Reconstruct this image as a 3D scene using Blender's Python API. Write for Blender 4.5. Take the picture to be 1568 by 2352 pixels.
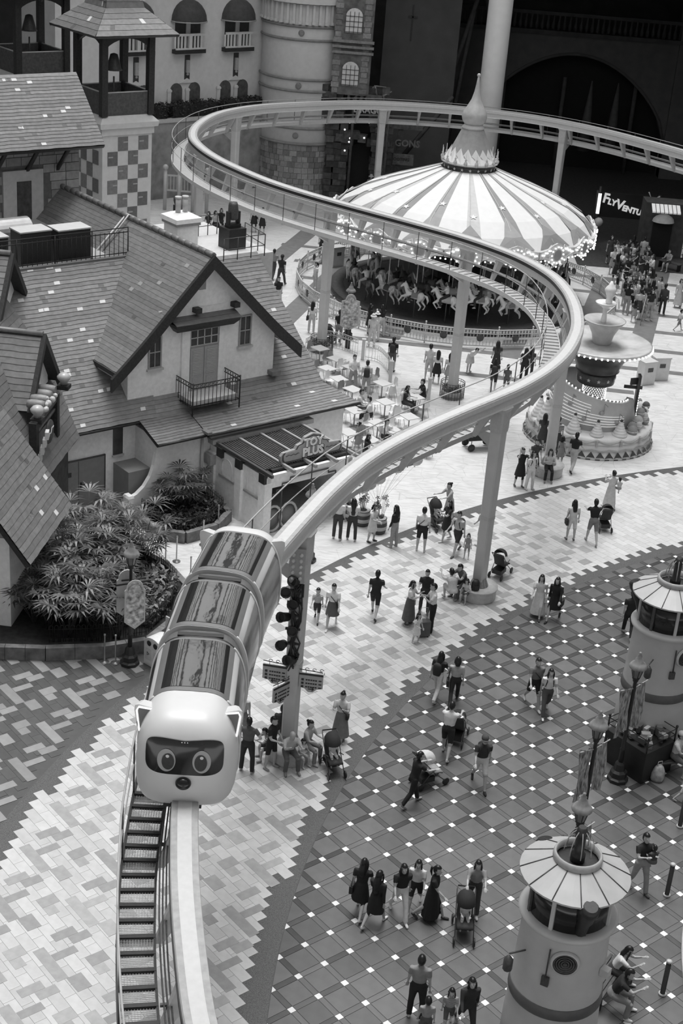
import bpy, bmesh, math, random
from mathutils import Vector, Matrix
random.seed(7)
for o in list(bpy.data.objects): bpy.data.objects.remove(o)
SC = bpy.context.scene
COL = SC.collection
PI = math.pi

# ------------------------------------------------------------------ camera
CAM_H, CAM_F, CAM_P, CAM_R = 23.84, 3401.33, 0.438139, 0.0821076
cd = bpy.data.cameras.new('camera'); cam = bpy.data.objects.new('camera', cd); COL.objects.link(cam)
cd.sensor_fit = 'VERTICAL'; cd.sensor_height = 36.0; cd.lens = 36.0 * CAM_F / 2352
cd.clip_end = 500
cam.matrix_world = Matrix.Translation((0, 0, CAM_H)) @ Matrix.Rotation(PI/2 - CAM_P, 4, 'X') @ Matrix.Rotation(CAM_R, 4, 'Z')
SC.camera = cam

# ------------------------------------------------------------------ light
w = bpy.data.worlds.new('skylight'); SC.world = w; w.use_nodes = True
bg = w.node_tree.nodes['Background']; bg.inputs[0].default_value = (1, 1, 1, 1); bg.inputs[1].default_value = 1.5
sl = bpy.data.lights.new('skylight_sun', 'SUN'); sl.energy = 2.9; sl.angle = math.radians(26)
so = bpy.data.objects.new('skylight_sun', sl); COL.objects.link(so)
so.rotation_euler = Vector((0.06, -0.22, -0.97)).to_track_quat('-Z', 'Y').to_euler()
vs = SC.view_settings; vs.view_transform = 'Standard'; vs.look = 'None'; vs.exposure = 0.40; vs.gamma = 1.0
vs.use_curve_mapping = False

# ------------------------------------------------------------------ helpers
MATS = {}
def M(name, g, rough=.65, metal=0.0, ns=0.0, na=0.0, bump=0.0, spec=.5, emit=0.0, alpha=1.0, coat=0.0, streak=None):
    """grey procedural material: noise varied colour, fine bump"""
    if name in MATS: return MATS[name]
    m = bpy.data.materials.new(name); m.use_nodes = True; nt = m.node_tree
    b = nt.nodes['Principled BSDF']
    b.inputs['Base Color'].default_value = (g, g, g, 1)
    b.inputs['Roughness'].default_value = rough; b.inputs['Metallic'].default_value = metal
    b.inputs['Specular IOR Level'].default_value = spec
    if coat: b.inputs['Coat Weight'].default_value = coat; b.inputs['Coat Roughness'].default_value = .08
    if emit:
        b.inputs['Emission Color'].default_value = (1, 1, 1, 1); b.inputs['Emission Strength'].default_value = emit
    if alpha < 1: b.inputs['Alpha'].default_value = alpha
    if ns:
        tc = nt.nodes.new('ShaderNodeTexCoord'); nz = nt.nodes.new('ShaderNodeTexNoise')
        nz.inputs['Scale'].default_value = ns; nz.inputs['Detail'].default_value = 4
        src = tc.outputs['Object']
        if streak:
            mp = nt.nodes.new('ShaderNodeMapping'); mp.inputs['Scale'].default_value = streak
            nt.links.new(src, mp.inputs[0]); src = mp.outputs[0]
        nt.links.new(src, nz.inputs['Vector'])
        if na:
            r = nt.nodes.new('ShaderNodeValToRGB'); lo, hi = max(0, g*(1-na)), min(1, g*(1+na))
            r.color_ramp.elements[0].position = .3; r.color_ramp.elements[1].position = .7
            r.color_ramp.elements[0].color = (lo, lo, lo, 1); r.color_ramp.elements[1].color = (hi, hi, hi, 1)
            nt.links.new(nz.outputs[0], r.inputs[0]); nt.links.new(r.outputs[0], b.inputs['Base Color'])
        if bump:
            bp = nt.nodes.new('ShaderNodeBump'); bp.inputs['Strength'].default_value = bump; bp.inputs['Distance'].default_value = .02
            nt.links.new(nz.outputs[0], bp.inputs['Height']); nt.links.new(bp.outputs[0], b.inputs['Normal'])
    MATS[name] = m
    return m
def mg(g, rough=.6):
    return M('grey_%03d_%02d' % (int(g*1000), int(rough*100)), g, rough, ns=30, na=.08)

def tag(o, label=None, cat=None, group=None, kind=None):
    if label: o['label'] = label
    if cat: o['category'] = cat
    if group: o['group'] = group
    if kind: o['kind'] = kind
    return o
def place(o, loc=None, rz=0.0, parent=None, scale=None):
    if parent is not None: o.parent = parent
    if loc is not None: o.location = loc
    if rz: o.rotation_euler = (0, 0, rz)
    if scale: o.scale = (scale,)*3 if isinstance(scale, (int, float)) else scale
    return o
def empty(name, loc=(0, 0, 0), rz=0.0, label=None, cat=None, group=None, kind=None, parent=None, scale=None):
    o = bpy.data.objects.new(name, None); COL.objects.link(o); o.empty_display_size = .2
    place(o, loc, rz, parent, scale); tag(o, label, cat, group, kind)
    return o
def link(name, mesh, mats=None, loc=None, rz=0.0, parent=None, scale=None):
    o = bpy.data.objects.new(name, mesh); COL.objects.link(o)
    place(o, loc, rz, parent, scale)
    if mats is not None:
        for i, m in enumerate(mats):
            if i < len(o.material_slots):
                o.material_slots[i].link = 'OBJECT'; o.material_slots[i].material = m
    return o
def copy_tree(o, parent=None):
    c = o.copy(); COL.objects.link(c)
    if parent is not None: c.parent = parent
    for ch in list(o.children): copy_tree(ch, c)
    return c

TMP = bpy.data.scenes.new('bench'); TMPL = TMP.view_layers[0]
def bake(o):
    """evaluated mesh of an object that lives in a small scratch scene"""
    TMP.collection.objects.link(o); TMPL.update(); dg = TMPL.depsgraph
    me = bpy.data.meshes.new_from_object(o.evaluated_get(dg), depsgraph=dg)
    return me
class MB:
    """collects vertices and faces, builds one mesh"""
    def __init__(s): s.v = []; s.f = []; s.m = []; s.sm = []
    def add(s, vs_, fs, mi=0, smooth=False, T=None):
        n = len(s.v)
        if T is not None: vs_ = [T @ Vector(v) for v in vs_]
        s.v += [tuple(v) for v in vs_]
        for f in fs: s.f.append(tuple(i+n for i in f)); s.m.append(mi); s.sm.append(smooth)
        return s
    def box(s, c, d, mi=0, rz=0.0, T=None, taper=1.0):
        x, y, z = d[0]/2, d[1]/2, d[2]/2; k = taper
        vs_ = [(-x,-y,-z),(x,-y,-z),(x,y,-z),(-x,y,-z),(-x*k,-y*k,z),(x*k,-y*k,z),(x*k,y*k,z),(-x*k,y*k,z)]
        TT = Matrix.Translation(c) @ Matrix.Rotation(rz, 4, 'Z')
        if T is not None: TT = T @ TT
        return s.add(vs_, [(0,3,2,1),(4,5,6,7),(0,1,5,4),(1,2,6,5),(2,3,7,6),(3,0,4,7)], mi, False, TT)
    def bx(s, a, b, mi=0, T=None):
        return s.box([(a[i]+b[i])/2 for i in range(3)], [abs(b[i]-a[i]) for i in range(3)], mi, 0, T)
    def prism(s, poly, z0, z1, mi=0, T=None, mtop=None):
        n = len(poly)
        vs_ = [(p[0], p[1], z0) for p in poly] + [(p[0], p[1], z1) for p in poly]
        s.add(vs_, [tuple(range(n-1, -1, -1))] + [(i, (i+1) % n, n+(i+1) % n, n+i) for i in range(n)], mi, False, T)
        n0 = len(s.v)-2*n
        s.f.append(tuple(n0+n+i for i in range(n))); s.m.append(mi if mtop is None else mtop); s.sm.append(False)
        return s
    def loft(s, rings, mi=0, smooth=True, cap=True, closed=True, T=None, loop=False):
        n = len(rings[0]); vs_ = [p for r in rings for p in r]; fs = []
        k = len(rings)
        for j in range(k if loop else k-1):
            j2 = (j+1) % k
            for i in range(n if closed else n-1):
                i2 = (i+1) % n
                fs.append((j*n+i, j*n+i2, j2*n+i2, j2*n+i))
        s.add(vs_, fs, mi, smooth, T)
        if cap and not loop and closed:
            n0 = len(s.v)-len(vs_)
            s.f.append(tuple(n0+i for i in range(n-1, -1, -1))); s.m.append(mi); s.sm.append(False)
            s.f.append(tuple(n0+(k-1)*n+i for i in range(n))); s.m.append(mi); s.sm.append(False)
        return s
    def lathe(s, prof, n=24, mi=0, c=(0, 0, 0), smooth=True, cap=True, T=None, a0=0.0, sq=None):
        rings = []
        for r, z in prof:
            rings.append([(c[0]+r*math.cos(a0+2*PI*i/n), c[1]+r*math.sin(a0+2*PI*i/n), c[2]+z) for i in range(n)])
        return s.loft(rings, mi, smooth, cap, True, T)
    def tube(s, pts, r, n=6, mi=0, smooth=True, loop=False, T=None, flat=1.0):
        pts = [Vector(p) for p in pts]; rings = []; k = len(pts); up = Vector((0, 0, 1)); prev = None
        for j, p in enumerate(pts):
            if loop: d = pts[(j+1) % k]-pts[j-1]
            else: d = pts[min(j+1, k-1)]-pts[max(j-1, 0)]
            if d.length < 1e-9: d = Vector((0, 0, 1))
            d.normalize()
            if prev is None: a = d.cross(up if abs(d.z) < .95 else Vector((1, 0, 0))).normalized()
            else:
                a = prev - d*prev.dot(d)
                a = a.normalized() if a.length > 1e-6 else d.orthogonal().normalized()
            prev = a; b = d.cross(a)
            rr = r[j] if isinstance(r, (list, tuple)) else r
            rings.append([tuple(p + a*(rr*math.cos(2*PI*i/n+PI/n)) + b*(rr*flat*math.sin(2*PI*i/n+PI/n))) for i in range(n)])
        return s.loft(rings, mi, smooth, True, True, T, loop)
    def ball(s, c, r, n=8, m=6, mi=0, T=None, smooth=True):
        rx, ry, rz = (r, r, r) if isinstance(r, (int, float)) else r
        rings = []
        for j in range(m+1):
            a = -PI/2 + PI*j/m; cr = max(math.cos(a), .02)
            rings.append([(c[0]+rx*cr*math.cos(2*PI*i/n), c[1]+ry*cr*math.sin(2*PI*i/n), c[2]+rz*math.sin(a)) for i in range(n)])
        return s.loft(rings, mi, smooth, True, True, T)
    def mesh(s, name, mats):
        me = bpy.data.meshes.new(name); me.from_pydata(s.v, [], s.f)
        for m in mats: me.materials.append(m)
        me.polygons.foreach_set('material_index', s.m)
        me.polygons.foreach_set('use_smooth', s.sm)
        me.update()
        return me
    def obj(s, name, mats, parent=None, loc=None, rz=0.0, label=None, cat=None, group=None, kind=None):
        if not isinstance(mats, (list, tuple)): mats = [mats]
        o = bpy.data.objects.new(name, s.mesh(name, mats)); COL.objects.link(o)
        place(o, loc, rz, parent); tag(o, label, cat, group, kind)
        return o
def text_mesh(name, body, size, mat, parent=None, T=None, ext=.01, align='CENTER', bold=0.0, label=None):
    cu = bpy.data.curves.new(name, 'FONT'); cu.body = body; cu.size = size; cu.extrude = ext; cu.align_x = align; cu.align_y = 'CENTER'
    cu.offset = bold; cu.resolution_u = 2
    to = bpy.data.objects.new(name, cu); me = bake(to)
    bpy.data.objects.remove(to); bpy.data.curves.remove(cu)
    me.materials.clear(); me.materials.append(mat)
    o = bpy.data.objects.new(name, me); COL.objects.link(o)
    if parent is not None: o.parent = parent
    if T is not None: o.matrix_local = T
    if label: o['label'] = label
    return o
def frame(o, x, y):
    """matrix with columns x,y,x*y and origin o: text plane"""
    x = Vector(x).normalized(); y = Vector(y).normalized(); z = x.cross(y).normalized()
    return Matrix(((x[0], y[0], z[0], o[0]), (x[1], y[1], z[1], o[1]), (x[2], y[2], z[2], o[2]), (0, 0, 0, 1)))
def crom(pts, step=.4):
    """evenly resampled Catmull-Rom spline"""
    P = [Vector(p) for p in pts]; out = []
    for i in range(len(P)-1):
        a, b, c, d = P[max(i-1, 0)], P[i], P[i+1], P[min(i+2, len(P)-1)]
        n = max(2, int((c-b).length/.1))
        for k in range(n):
            t = k/n
            out.append(.5*((2*b)+(c-a)*t+(2*a-5*b+4*c-d)*t*t+(3*b-a-3*c+d)*t**3))
    out.append(P[-1])
    res = [out[0]]; acc = 0.0
    for i in range(1, len(out)):
        L = (out[i]-out[i-1]).length
        while acc+L >= step:
            f = (step-acc)/L if L else 1
            q = out[i-1].lerp(out[i], f); res.append(q); out[i-1] = q; L = (out[i]-q).length; acc = 0.0
        acc += L
    return res
# pavement grid of the square, to which the house walls are parallel too
LTH = 0.867283; LK = .75
LO = Vector((5.9928, 41.9247)); LU = Vector((math.cos(LTH), -math.sin(LTH))); LV = Vector((-math.sin(LTH), -math.cos(LTH)))
def lat(u, v): return LO + LU*u + LV*v

# ------------------------------------------------------------------ ground
def seen(x, y, m=230):
    z = y*math.cos(CAM_P)+CAM_H*math.sin(CAM_P); u = y*math.sin(CAM_P)-CAM_H*math.cos(CAM_P)
    if z < 5: return False
    a, b = CAM_F*x/z, -CAM_F*u/z
    px, py = 784+math.cos(CAM_R)*a-math.sin(CAM_R)*b, 1176+math.sin(CAM_R)*a+math.cos(CAM_R)*b
    return -m < px < 1568+m and -m < py < 2352+m
def stone_mat(name, g, crack, scale, rough=.45, ca=.55, var=.1):
    """polished broken stone slabs: cell tone, fine veins, thin joints"""
    m = M(name, g, rough, ns=1.6, na=var)
    nt = m.node_tree; b = nt.nodes['Principled BSDF']; old = b.inputs['Base Color'].links[0].from_socket
    tc = nt.nodes.new('ShaderNodeTexCoord')
    vo = nt.nodes.new('ShaderNodeTexVoronoi'); vo.feature = 'DISTANCE_TO_EDGE'; vo.inputs['Scale'].default_value = scale
    nt.links.new(tc.outputs['Object'], vo.inputs['Vector'])
    r = nt.nodes.new('ShaderNodeValToRGB'); r.color_ramp.elements[0].position = 0.0; r.color_ramp.elements[1].position = crack
    r.color_ramp.elements[0].color = (ca, ca, ca, 1); r.color_ramp.elements[1].color = (1, 1, 1, 1)
    nt.links.new(vo.outputs['Distance'], r.inputs[0])
    wv = nt.nodes.new('ShaderNodeTexNoise'); wv.inputs['Scale'].default_value = 2.2; wv.inputs['Detail'].default_value = 8; wv.inputs['Distortion'].default_value = 1.6
    mp = nt.nodes.new('ShaderNodeMapping'); mp.inputs['Scale'].default_value = (.5, 3.0, 1); mp.inputs['Rotation'].default_value = (0, 0, .6)
    nt.links.new(tc.outputs['Object'], mp.inputs[0]); nt.links.new(mp.outputs[0], wv.inputs['Vector'])
    r2 = nt.nodes.new('ShaderNodeValToRGB'); r2.color_ramp.elements[0].position = .42; r2.color_ramp.elements[1].position = .56
    r2.color_ramp.elements[0].color = (.84, .84, .84, 1); r2.color_ramp.elements[1].color = (1, 1, 1, 1)
    nt.links.new(wv.outputs[0], r2.inputs[0])
    mx = nt.nodes.new('ShaderNodeMix'); mx.data_type = 'RGBA'; mx.blend_type = 'MULTIPLY'; mx.inputs[0].default_value = 1
    nt.links.new(old, mx.inputs[6]); nt.links.new(r.outputs[0], mx.inputs[7])
    m2 = nt.nodes.new('ShaderNodeMix'); m2.data_type = 'RGBA'; m2.blend_type = 'MULTIPLY'; m2.inputs[0].default_value = 1
    nt.links.new(mx.outputs[2], m2.inputs[6]); nt.links.new(r2.outputs[0], m2.inputs[7])
    nt.links.new(m2.outputs[2], b.inputs['Base Color'])
    return m
MARBLE = stone_mat('white_marble_floor', .63, .012, 1.1, .4, .72, .05)
BAND = M('dark_granite_band', .085, .5, ns=60, na=.75)
GRID_BASE = M('grid_joint_granite', .055, .5, ns=40, na=.3)
GRID_TILE = [M('grid_slab_%d' % i, .092+.012*i, .38, ns=2.5, na=.12) for i in range(4)]
GRID_STRIP = [M('grid_strip_%d' % i, .042+.012*i, .38, ns=4, na=.15) for i in range(4)]
GRID_NODE = M('white_node_stone', .74, .4, ns=8, na=.05)
PAVE_L = [M('light_paver_%d' % i, .49+.04*i, .5, ns=5, na=.06) for i in range(3)]
PAVE_LD = [M('light_paver_dark_%d' % i, .29+.05*i, .5, ns=5, na=.1) for i in range(3)]
PAVE_D = [M('dark_paver_%d' % i, .062+.008*i, .5, ns=4, na=.1) for i in range(3)]
PAVE_DL = [M('dark_paver_light_%d' % i, .24+.04*i, .5, ns=4, na=.08) for i in range(2)]

m = MB(); m.bx((-45, 8, -.3), (45, 140, 0))
floor = m.obj('floor', MARBLE, kind='structure')

RC = Vector((30.74, 24.17)); R_IN = 31.46
RO = [(-40, 39.3), (9.4, 39.25), (20, 38.8), (34.4, 38.2), (47.6, 38.1), (64, 37.8), (110, 37.8)]
def r_out(x, y):
    a = math.degrees(math.atan2(y-RC.y, RC.x-x))
    for (a0, r0), (a1, r1) in zip(RO, RO[1:]):
        if a0 <= a <= a1: return r0+(r1-r0)*(a-a0)/(a1-a0)
    return 38
def arc_pt(a, r): a = math.radians(a); return (RC.x-r*math.cos(a), RC.y+r*math.sin(a))
def ring_plate(name, r0, r1, a0, a1, z0, z1, mat, parent, n=70):
    m = MB(); rings = []
    for i in range(n+1):
        a = a0+(a1-a0)*i/n
        f0 = r0(a) if callable(r0) else r0; f1 = r1(a) if callable(r1) else r1
        p, q = arc_pt(a, f0), arc_pt(a, f1)
        rings.append([(p[0], p[1], z0), (p[0], p[1], z1), (q[0], q[1], z1), (q[0], q[1], z0)])
    m.loft(rings, 0, False)
    return m.obj(name, mat, parent)
def ro_a(a): return r_out(*arc_pt(a, 38))
# dark terrazzo ring that carries the light pavers and shows at its saw-tooth edges
ring_plate('terrazzo_ring', R_IN, ro_a, -25, 80, -.1, .004, BAND, floor)
gp = ring_plate('grid_bed', 4.0, R_IN, -25, 80, -.1, .004, GRID_BASE, floor)
gp['label'] = 'dark granite bed of the chequered slab field'
m = MB(); m.prism([(-9.5, 42.5), (-30, 42.5), (-30, 12), (-12, 12)] + [arc_pt(a, ro_a(a)) for a in (-25, -15, -5, 2, 6, 9, 12, 15, 18, 21, 24, 26)], -.1, .003)
m.obj('dark_paver_bed', PAVE_D[1], floor)

def pieces(name, items, bank, parent, limit=300):
    """items: (dist, mesh_key, (x,y,z), rz, material); nearest become objects, the rest one joined part"""
    items.sort(key=lambda t: t[0])
    for it in items[:limit]:
        o = link(name, bank[it[1]], [it[4]], it[2], it[3], parent)
    rest = items[limit:]
    if rest:
        mats = []; mb = MB()
        for it in rest:
            if it[4] not in mats: mats.append(it[4])
            me = bank[it[1]]
            T = Matrix.Translation(it[2]) @ Matrix.Rotation(it[3], 4, 'Z')
            mb.add([v.co for v in me.vertices], [tuple(p.vertices) for p in me.polygons], mats.index(it[4]), False, T)
        o = mb.obj(name+'_field', mats, parent, kind='stuff')
def slab(a, b, t=.02):
    mb = MB(); mb.box((0, 0, -t/2), (a, b, t)); return mb.mesh('slab', [GRID_BASE])
bank = {'node': slab(.145, .145), 'tile': slab(.585, .585), 'strip': slab(.585, .135)}
RZ = -LTH
nodes, tiles, strips, cuts = [], [], [], []
rg = random.Random(3)
for i in range(-60, 60):
    for j in range(-60, 60):
        p = lat(i*LK, j*LK); d = p.length
        for kind, du, dv in (('node', 0, 0), ('tile', .5, .5), ('su', .5, 0), ('sv', 0, .5)):
            q = lat((i+du)*LK, (j+dv)*LK)
            r = (q-RC).length
            lim = {'node': .12, 'tile': .5, 'su': .36, 'sv': .36}[kind]
            if R_IN-lim < r < R_IN+.4 and seen(q.x, q.y): cuts.append((kind, q, rg.choice(GRID_TILE) if kind == 'tile' else GRID_NODE if kind == 'node' else rg.choice(GRID_STRIP[:3])))
            if r > R_IN-lim or q.x > 24 or not seen(q.x, q.y): continue
            if kind == 'node': nodes.append((d, 'node', (q.x, q.y, .013), RZ, GRID_NODE))
            elif kind == 'tile': tiles.append((d, 'tile', (q.x, q.y, .012), RZ, rg.choice(GRID_TILE)))
            else:
                worn = q.y < 33 and rg.random() < .62
                mt = rg.choice(GRID_TILE) if worn else rg.choice(GRID_STRIP[:3])
                strips.append((d, 'strip', (q.x, q.y, .0115), RZ if kind == 'su' else RZ+PI/2, mt))
pieces('white_node_stone', nodes, bank, floor); pieces('granite_slab', tiles, bank, floor); pieces('granite_strip', strips, bank, floor)

# pieces cut along the curved edge of the slab field
def clip_ring(poly, rlim):
    out = []; k = len(poly)
    c = sum(poly, Vector((0, 0)))/k; n = (c-RC).normalized()
    f = lambda p: (p-RC).dot(n)-rlim
    for i in range(k):
        a, b = poly[i], poly[(i+1) % k]; fa, fb = f(a), f(b)
        if fa <= 0: out.append(a)
        if fa*fb < 0: out.append(a.lerp(b, fa/(fa-fb)))
    return out
for kind, q, mt in cuts:
    a, b = {'tile': (.2925, .2925), 'node': (.0725, .0725), 'su': (.2925, .0675), 'sv': (.0675, .2925)}[kind]
    pl = clip_ring([q+LU*x+LV*y for x, y in ((-a, -b), (a, -b), (a, b), (-a, b))], R_IN-.02)
    if len(pl) < 3: continue
    mb = MB(); mb.prism([p-q for p in pl], -.02, 0); mb.obj('cut_slab', mt, floor, (q.x, q.y, .0125 if kind == 'node' else .012))
TU = .2925
SHAPES = [(0, 1.2, 0, 1.6), (1.2, 2.3, .6, 1.6), (1.23, 5.23, -1.37, -.38), (2.32, 3.15, -3.4, -1.37), (5.23, 7.0, -2.4, -1.15), (4.3, 5.25, .6, 2.6), (5.25, 6.2, -.15, 1.57)]
SHB = {}
for k, (a, b, c, e) in enumerate(SHAPES): SHB[k] = slab((b-a)*TU-.008, (e-c)*TU-.008, .012)
SHB['dom'] = slab(2*TU-.006, TU-.006); SHB['dom1'] = slab(TU-.006, TU-.006)
SO_U, SO_V = -21.84*.25, 55.36*.25
inl_l, inl_d, dom_l, dom_d = [], [], [], []
def zone_light(q, e): return R_IN+e < (q-RC).length < r_out(q.x, q.y)-e and -12 < math.degrees(math.atan2(q.y-RC.y, RC.x-q.x)) < 78
def zone_dark(q, e): return (q-RC).length > r_out(q.x, q.y)+e and q.y < 41.2 and q.x < -4
for a in range(-14, 15):
    for b in range(-14, 15):
        for k, (u0, u1, v0, v1) in enumerate(SHAPES):
            cu = SO_U+((u0+u1)/2+8*a+4*b)*TU; cv = SO_V+((v0+v1)/2+5*b)*TU
            q = lat(cu, cv)
            if not seen(q.x, q.y): continue
            if zone_light(q, .72): inl_l.append((q.length, k, (q.x, q.y, .0165), RZ, rg.choice(PAVE_LD)))
            elif zone_dark(q, .3): inl_d.append((q.length, k, (q.x, q.y, .0165), RZ, rg.choice(PAVE_DL)))
for j in range(-150, 150):
    for i in range(-75, 75):
        q = lat(SO_U+(2*i+(j % 2)+1)*TU, SO_V+(j+.5)*TU)
        if not seen(q.x, q.y, 160): continue
        if zone_light(q, .44): dom_l.append((q.length, 'dom', (q.x, q.y, .012), RZ, rg.choice(PAVE_L)))
        elif zone_dark(q, .32): dom_d.append((q.length, 'dom', (q.x, q.y, .012), RZ, rg.choice(PAVE_D)))
pieces('light_paver', dom_l, SHB, floor); pieces('grey_inlay_paver', inl_l, SHB, floor)
pieces('dark_paver', dom_d, SHB, floor); pieces('pale_inlay_paver', inl_d, SHB, floor)

# dark stone bands set in the white floor around the carousel
def band_strip(p0, ang, l0, l1, wd, name):
    d = Vector((math.cos(math.radians(ang)), math.sin(math.radians(ang)))); n = Vector((-d.y, d.x))*wd/2
    a, b = Vector(p0)+d*l0, Vector(p0)+d*l1
    m = MB(); m.prism([a-n, b-n, b+n, a+n], -.05, .005 if wd < .8 else .009); m.obj(name, M('dark_floor_band', .17, .4, ns=3, na=.15), floor)
for y, l0, l1 in ((68.2, 3.6, 13.5), (71.8, -1.2, 22), (75.1, -2, 22), (78.4, -3, 22), (81.6, -3.5, 22), (84.9, -4, 22), (88.2, -5, 22)):
    band_strip((0, y-.06), -5, l0, l1, .55, 'dark_stone_band')
for x, l0, l1 in ((-7.4, 10, 18), (-3.45, -2.5, 17), (2.3, -3, 4), (8.6, -4.5, 3.5), (11.9, -1, 12), (15.0, -2, 16)):
    band_strip((x, 75), 77, l0, l1, 1.15, 'dark_stone_band')

# ------------------------------------------------------------------ monorail track
WHITE = M('white_steel_paint', .56, .42, ns=9, na=.04)
OFFW = M('pale_steel_paint', .46, .45, ns=9, na=.06)
BLACK = M('black_paint', .018, .45, ns=20, na=.3)
DARKG = M('dark_grey_metal', .06, .45, ns=20, na=.3)
MIDG = M('mid_grey_metal', .32, .45, ns=12, na=.1)
TRK = [(-.45, 13.4), (-.95, 15.1), (-1.45, 16.62), (-1.77, 18.0), (-2.06, 19.52), (-2.26, 20.89), (-2.4, 22.14), (-2.52, 24.6), (-2.44, 27.2), (-2.15, 29.8), (-1.72, 31.9),
 (-1.27, 33.5), (-0.9, 34.7), (-0.34, 36.4), (0.44, 38.35), (1.3, 39.95), (2.34, 41.56), (3.45, 43.09), (4.63, 44.63), (5.57, 45.95), (6.6, 47.78), (7.39, 49.71), (7.95, 51.81), (8.2, 53.43), (8.31, 55.38), (8.22, 57.4), (7.82, 59.47), (6.88, 61.6), (5.75, 63.14), (4.29, 64.67), (2.38, 66.23), (0.38, 67.75), (-1.28, 69.03), (-2.99, 70.44), (-4.8, 72.22), (-6.27, 74.1), (-7.84, 76.48), (-9.04, 79.02), (-9.75, 81.47), (-9.92, 84.4), (-9.5, 87.6), (-8.59, 90.1), (-6.93, 92.49), (-4.38, 94.63), (-1.7, 96.39), (0.65, 97.3), (3.89, 97.75), (6.7, 97.63), (9.46, 97.02), (12.13, 95.6), (14.6, 93.51), (16.87, 90.9), (18.36, 89.02), (20.5, 86.2), (23, 82.5)]
PATH = crom([(x, y, 0) for x, y in TRK], .4)
def tang(i):
    d = PATH[min(i+1, len(PATH)-1)]-PATH[max(i-1, 0)]; return d.normalized()
def off(i, o, z):
    """point o metres to the left of the track centre"""
    t = tang(i); p = PATH[i]; return Vector((p.x-t.y*o, p.y+t.x*o, z))
def nearest(x, y): return min(range(len(PATH)), key=lambda i: (PATH[i].x-x)**2+(PATH[i].y-y)**2)
ZT = 7.5
track = empty('monorail_track', (0, 0, 0), label='elevated white monorail track with side walkway looping over the square', cat='monorail track')
PROF = [(-.23, 0), (-.10, .012), (.10, .012), (.23, 0), (.25, -.05), (.25, -.20), (.19, -.24), (.19, -.46), (.22, -.5), (-.22, -.5), (-.19, -.46), (-.19, -.24), (-.25, -.20), (-.25, -.05)]
def sweep(name, prof, z, i0, i1, mat, parent, smooth=False):
    m = MB(); m.loft([[tuple(off(i, a, z+b)) for a, b in prof] for i in range(i0, i1+1)], 0, smooth); return m.obj(name, mat, parent)
N = len(PATH)
SEG = 15
for a in range(0, N-1, SEG):
    b = min(a+SEG, N-1)
    sweep('beam_section', PROF, ZT, a, b, WHITE, track)
    for o0 in (-.235, .125): sweep('running_strip', [(o0, .004), (o0, .012), (o0+.11, .012), (o0+.11, .004)], ZT, a, b, M('running_strip', .36, .5, ns=6, na=.15), track)
    sweep('conductor_strip', [(.252, -.06), (.268, -.06), (.268, -.19), (.252, -.19)], ZT, a, b, BLACK, track)
ZW = 6.15
for a in range(0, N-1, SEG):
    b = min(a+SEG, N-1)
    sweep('edge_channel', [(.46, -.14), (.46, .04), (.5, .04), (.5, -.14)], ZW, a, b, WHITE if a > 45 else BLACK, track)
    sweep('edge_channel', [(1.10, -.14), (1.10, .06), (1.14, .06), (1.14, -.14)], ZW, a, b, WHITE if a > 45 else BLACK, track)
    for z, r in ((1.32, .022), (.72, .014)):
        m = MB(); m.tube([off(i, 1.12, ZW+z) for i in range(a, b+1)], r, 6); m.obj('handrail', M('handrail_steel', .40 if z > .9 else .25, .4, ns=5, na=.1), track)
    for o in (.29, .35, .41):
        m = MB(); m.tube([off(i, o, ZW+.42) for i in range(a, b+1)], .016, 5); m.tube([off(i, o, ZW+.36) for i in range(a, b+1)], .012, 4); m.obj('power_rail', DARKG if a < 60 else MIDG, track)
# mesh grating: expanded metal bars on near panels, a fine perforated plate further on
GRATE = M('grating_steel', .42, .5, ns=6, na=.1)
for a in range(0, N-1, 2):
    b = min(a+2, N-1)
    mid = PATH[a]
    m = MB()
    if mid.y < 24:
        for k in range(13):
            o0 = .51+.59*k/12
            m.tube([off(a, o0, ZW), off(b, o0, ZW)], .006, 4)
        for k in range(20):
            t = k/20; p, q = off(a, .5, ZW).lerp(off(b, .5, ZW), t), off(a, 1.1, ZW).lerp(off(b, 1.1, ZW), t)
            m.tube([p, q], .006, 4)
    else:
        P = [[off(i, o, ZW+e) for o in (.5, 1.1)] for i in range(a, b+1) for e in (0,)]
        m.loft([[tuple(off(i, .5, ZW)), tuple(off(i, 1.1, ZW)), tuple(off(i, 1.1, ZW-.02)), tuple(off(i, .5, ZW-.02))] for i in range(a, b+1)], 0, False)
    m.obj('walkway_panel', GRATE, track)
rung = MB(); rung.box((0, 0, 0), (.66, .09, .07)); rung_me = rung.mesh('rung', [BLACK])
def rz_at(i): t = tang(i); return math.atan2(t.y, t.x)-PI/2
for i in range(0, N):
    if i % 1 == 0 and PATH[i].y < 66:
        p = off(i, .8, ZW+.012); link('walkway_rung', rung_me, [BLACK if PATH[i].y < 30 else OFFW], p, rz_at(i), track)
post = MB(); post.tube([(0, 0, -.1), (0, 0, 1.32)], .018, 6); post_me = post.mesh('post', [DARKG])
clamp = MB(); clamp.box((0, 0, 0), (.24, .05, .05)); clamp.box((0, 0, -.25), (.05, .04, .5)); clamp_me = clamp.mesh('clamp', [DARKG])
brk = MB()
brk.add([(-.2, -.09, 0), (.2, -.09, 0), (.2, .09, 0), (-.2, .09, 0), (.34, -.05, -.95), (.5, -.05, -.95), (.5, .05, -.95), (.34, .05, -.95)], [(0, 1, 2, 3), (4, 7, 6, 5), (0, 4, 5, 1), (1, 5, 6, 2), (2, 6, 7, 3), (3, 7, 4, 0)])
brk.box((.8, 0, -.97), (.7, .1, .08)); brk_me = brk.mesh('bracket', [OFFW])
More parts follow.
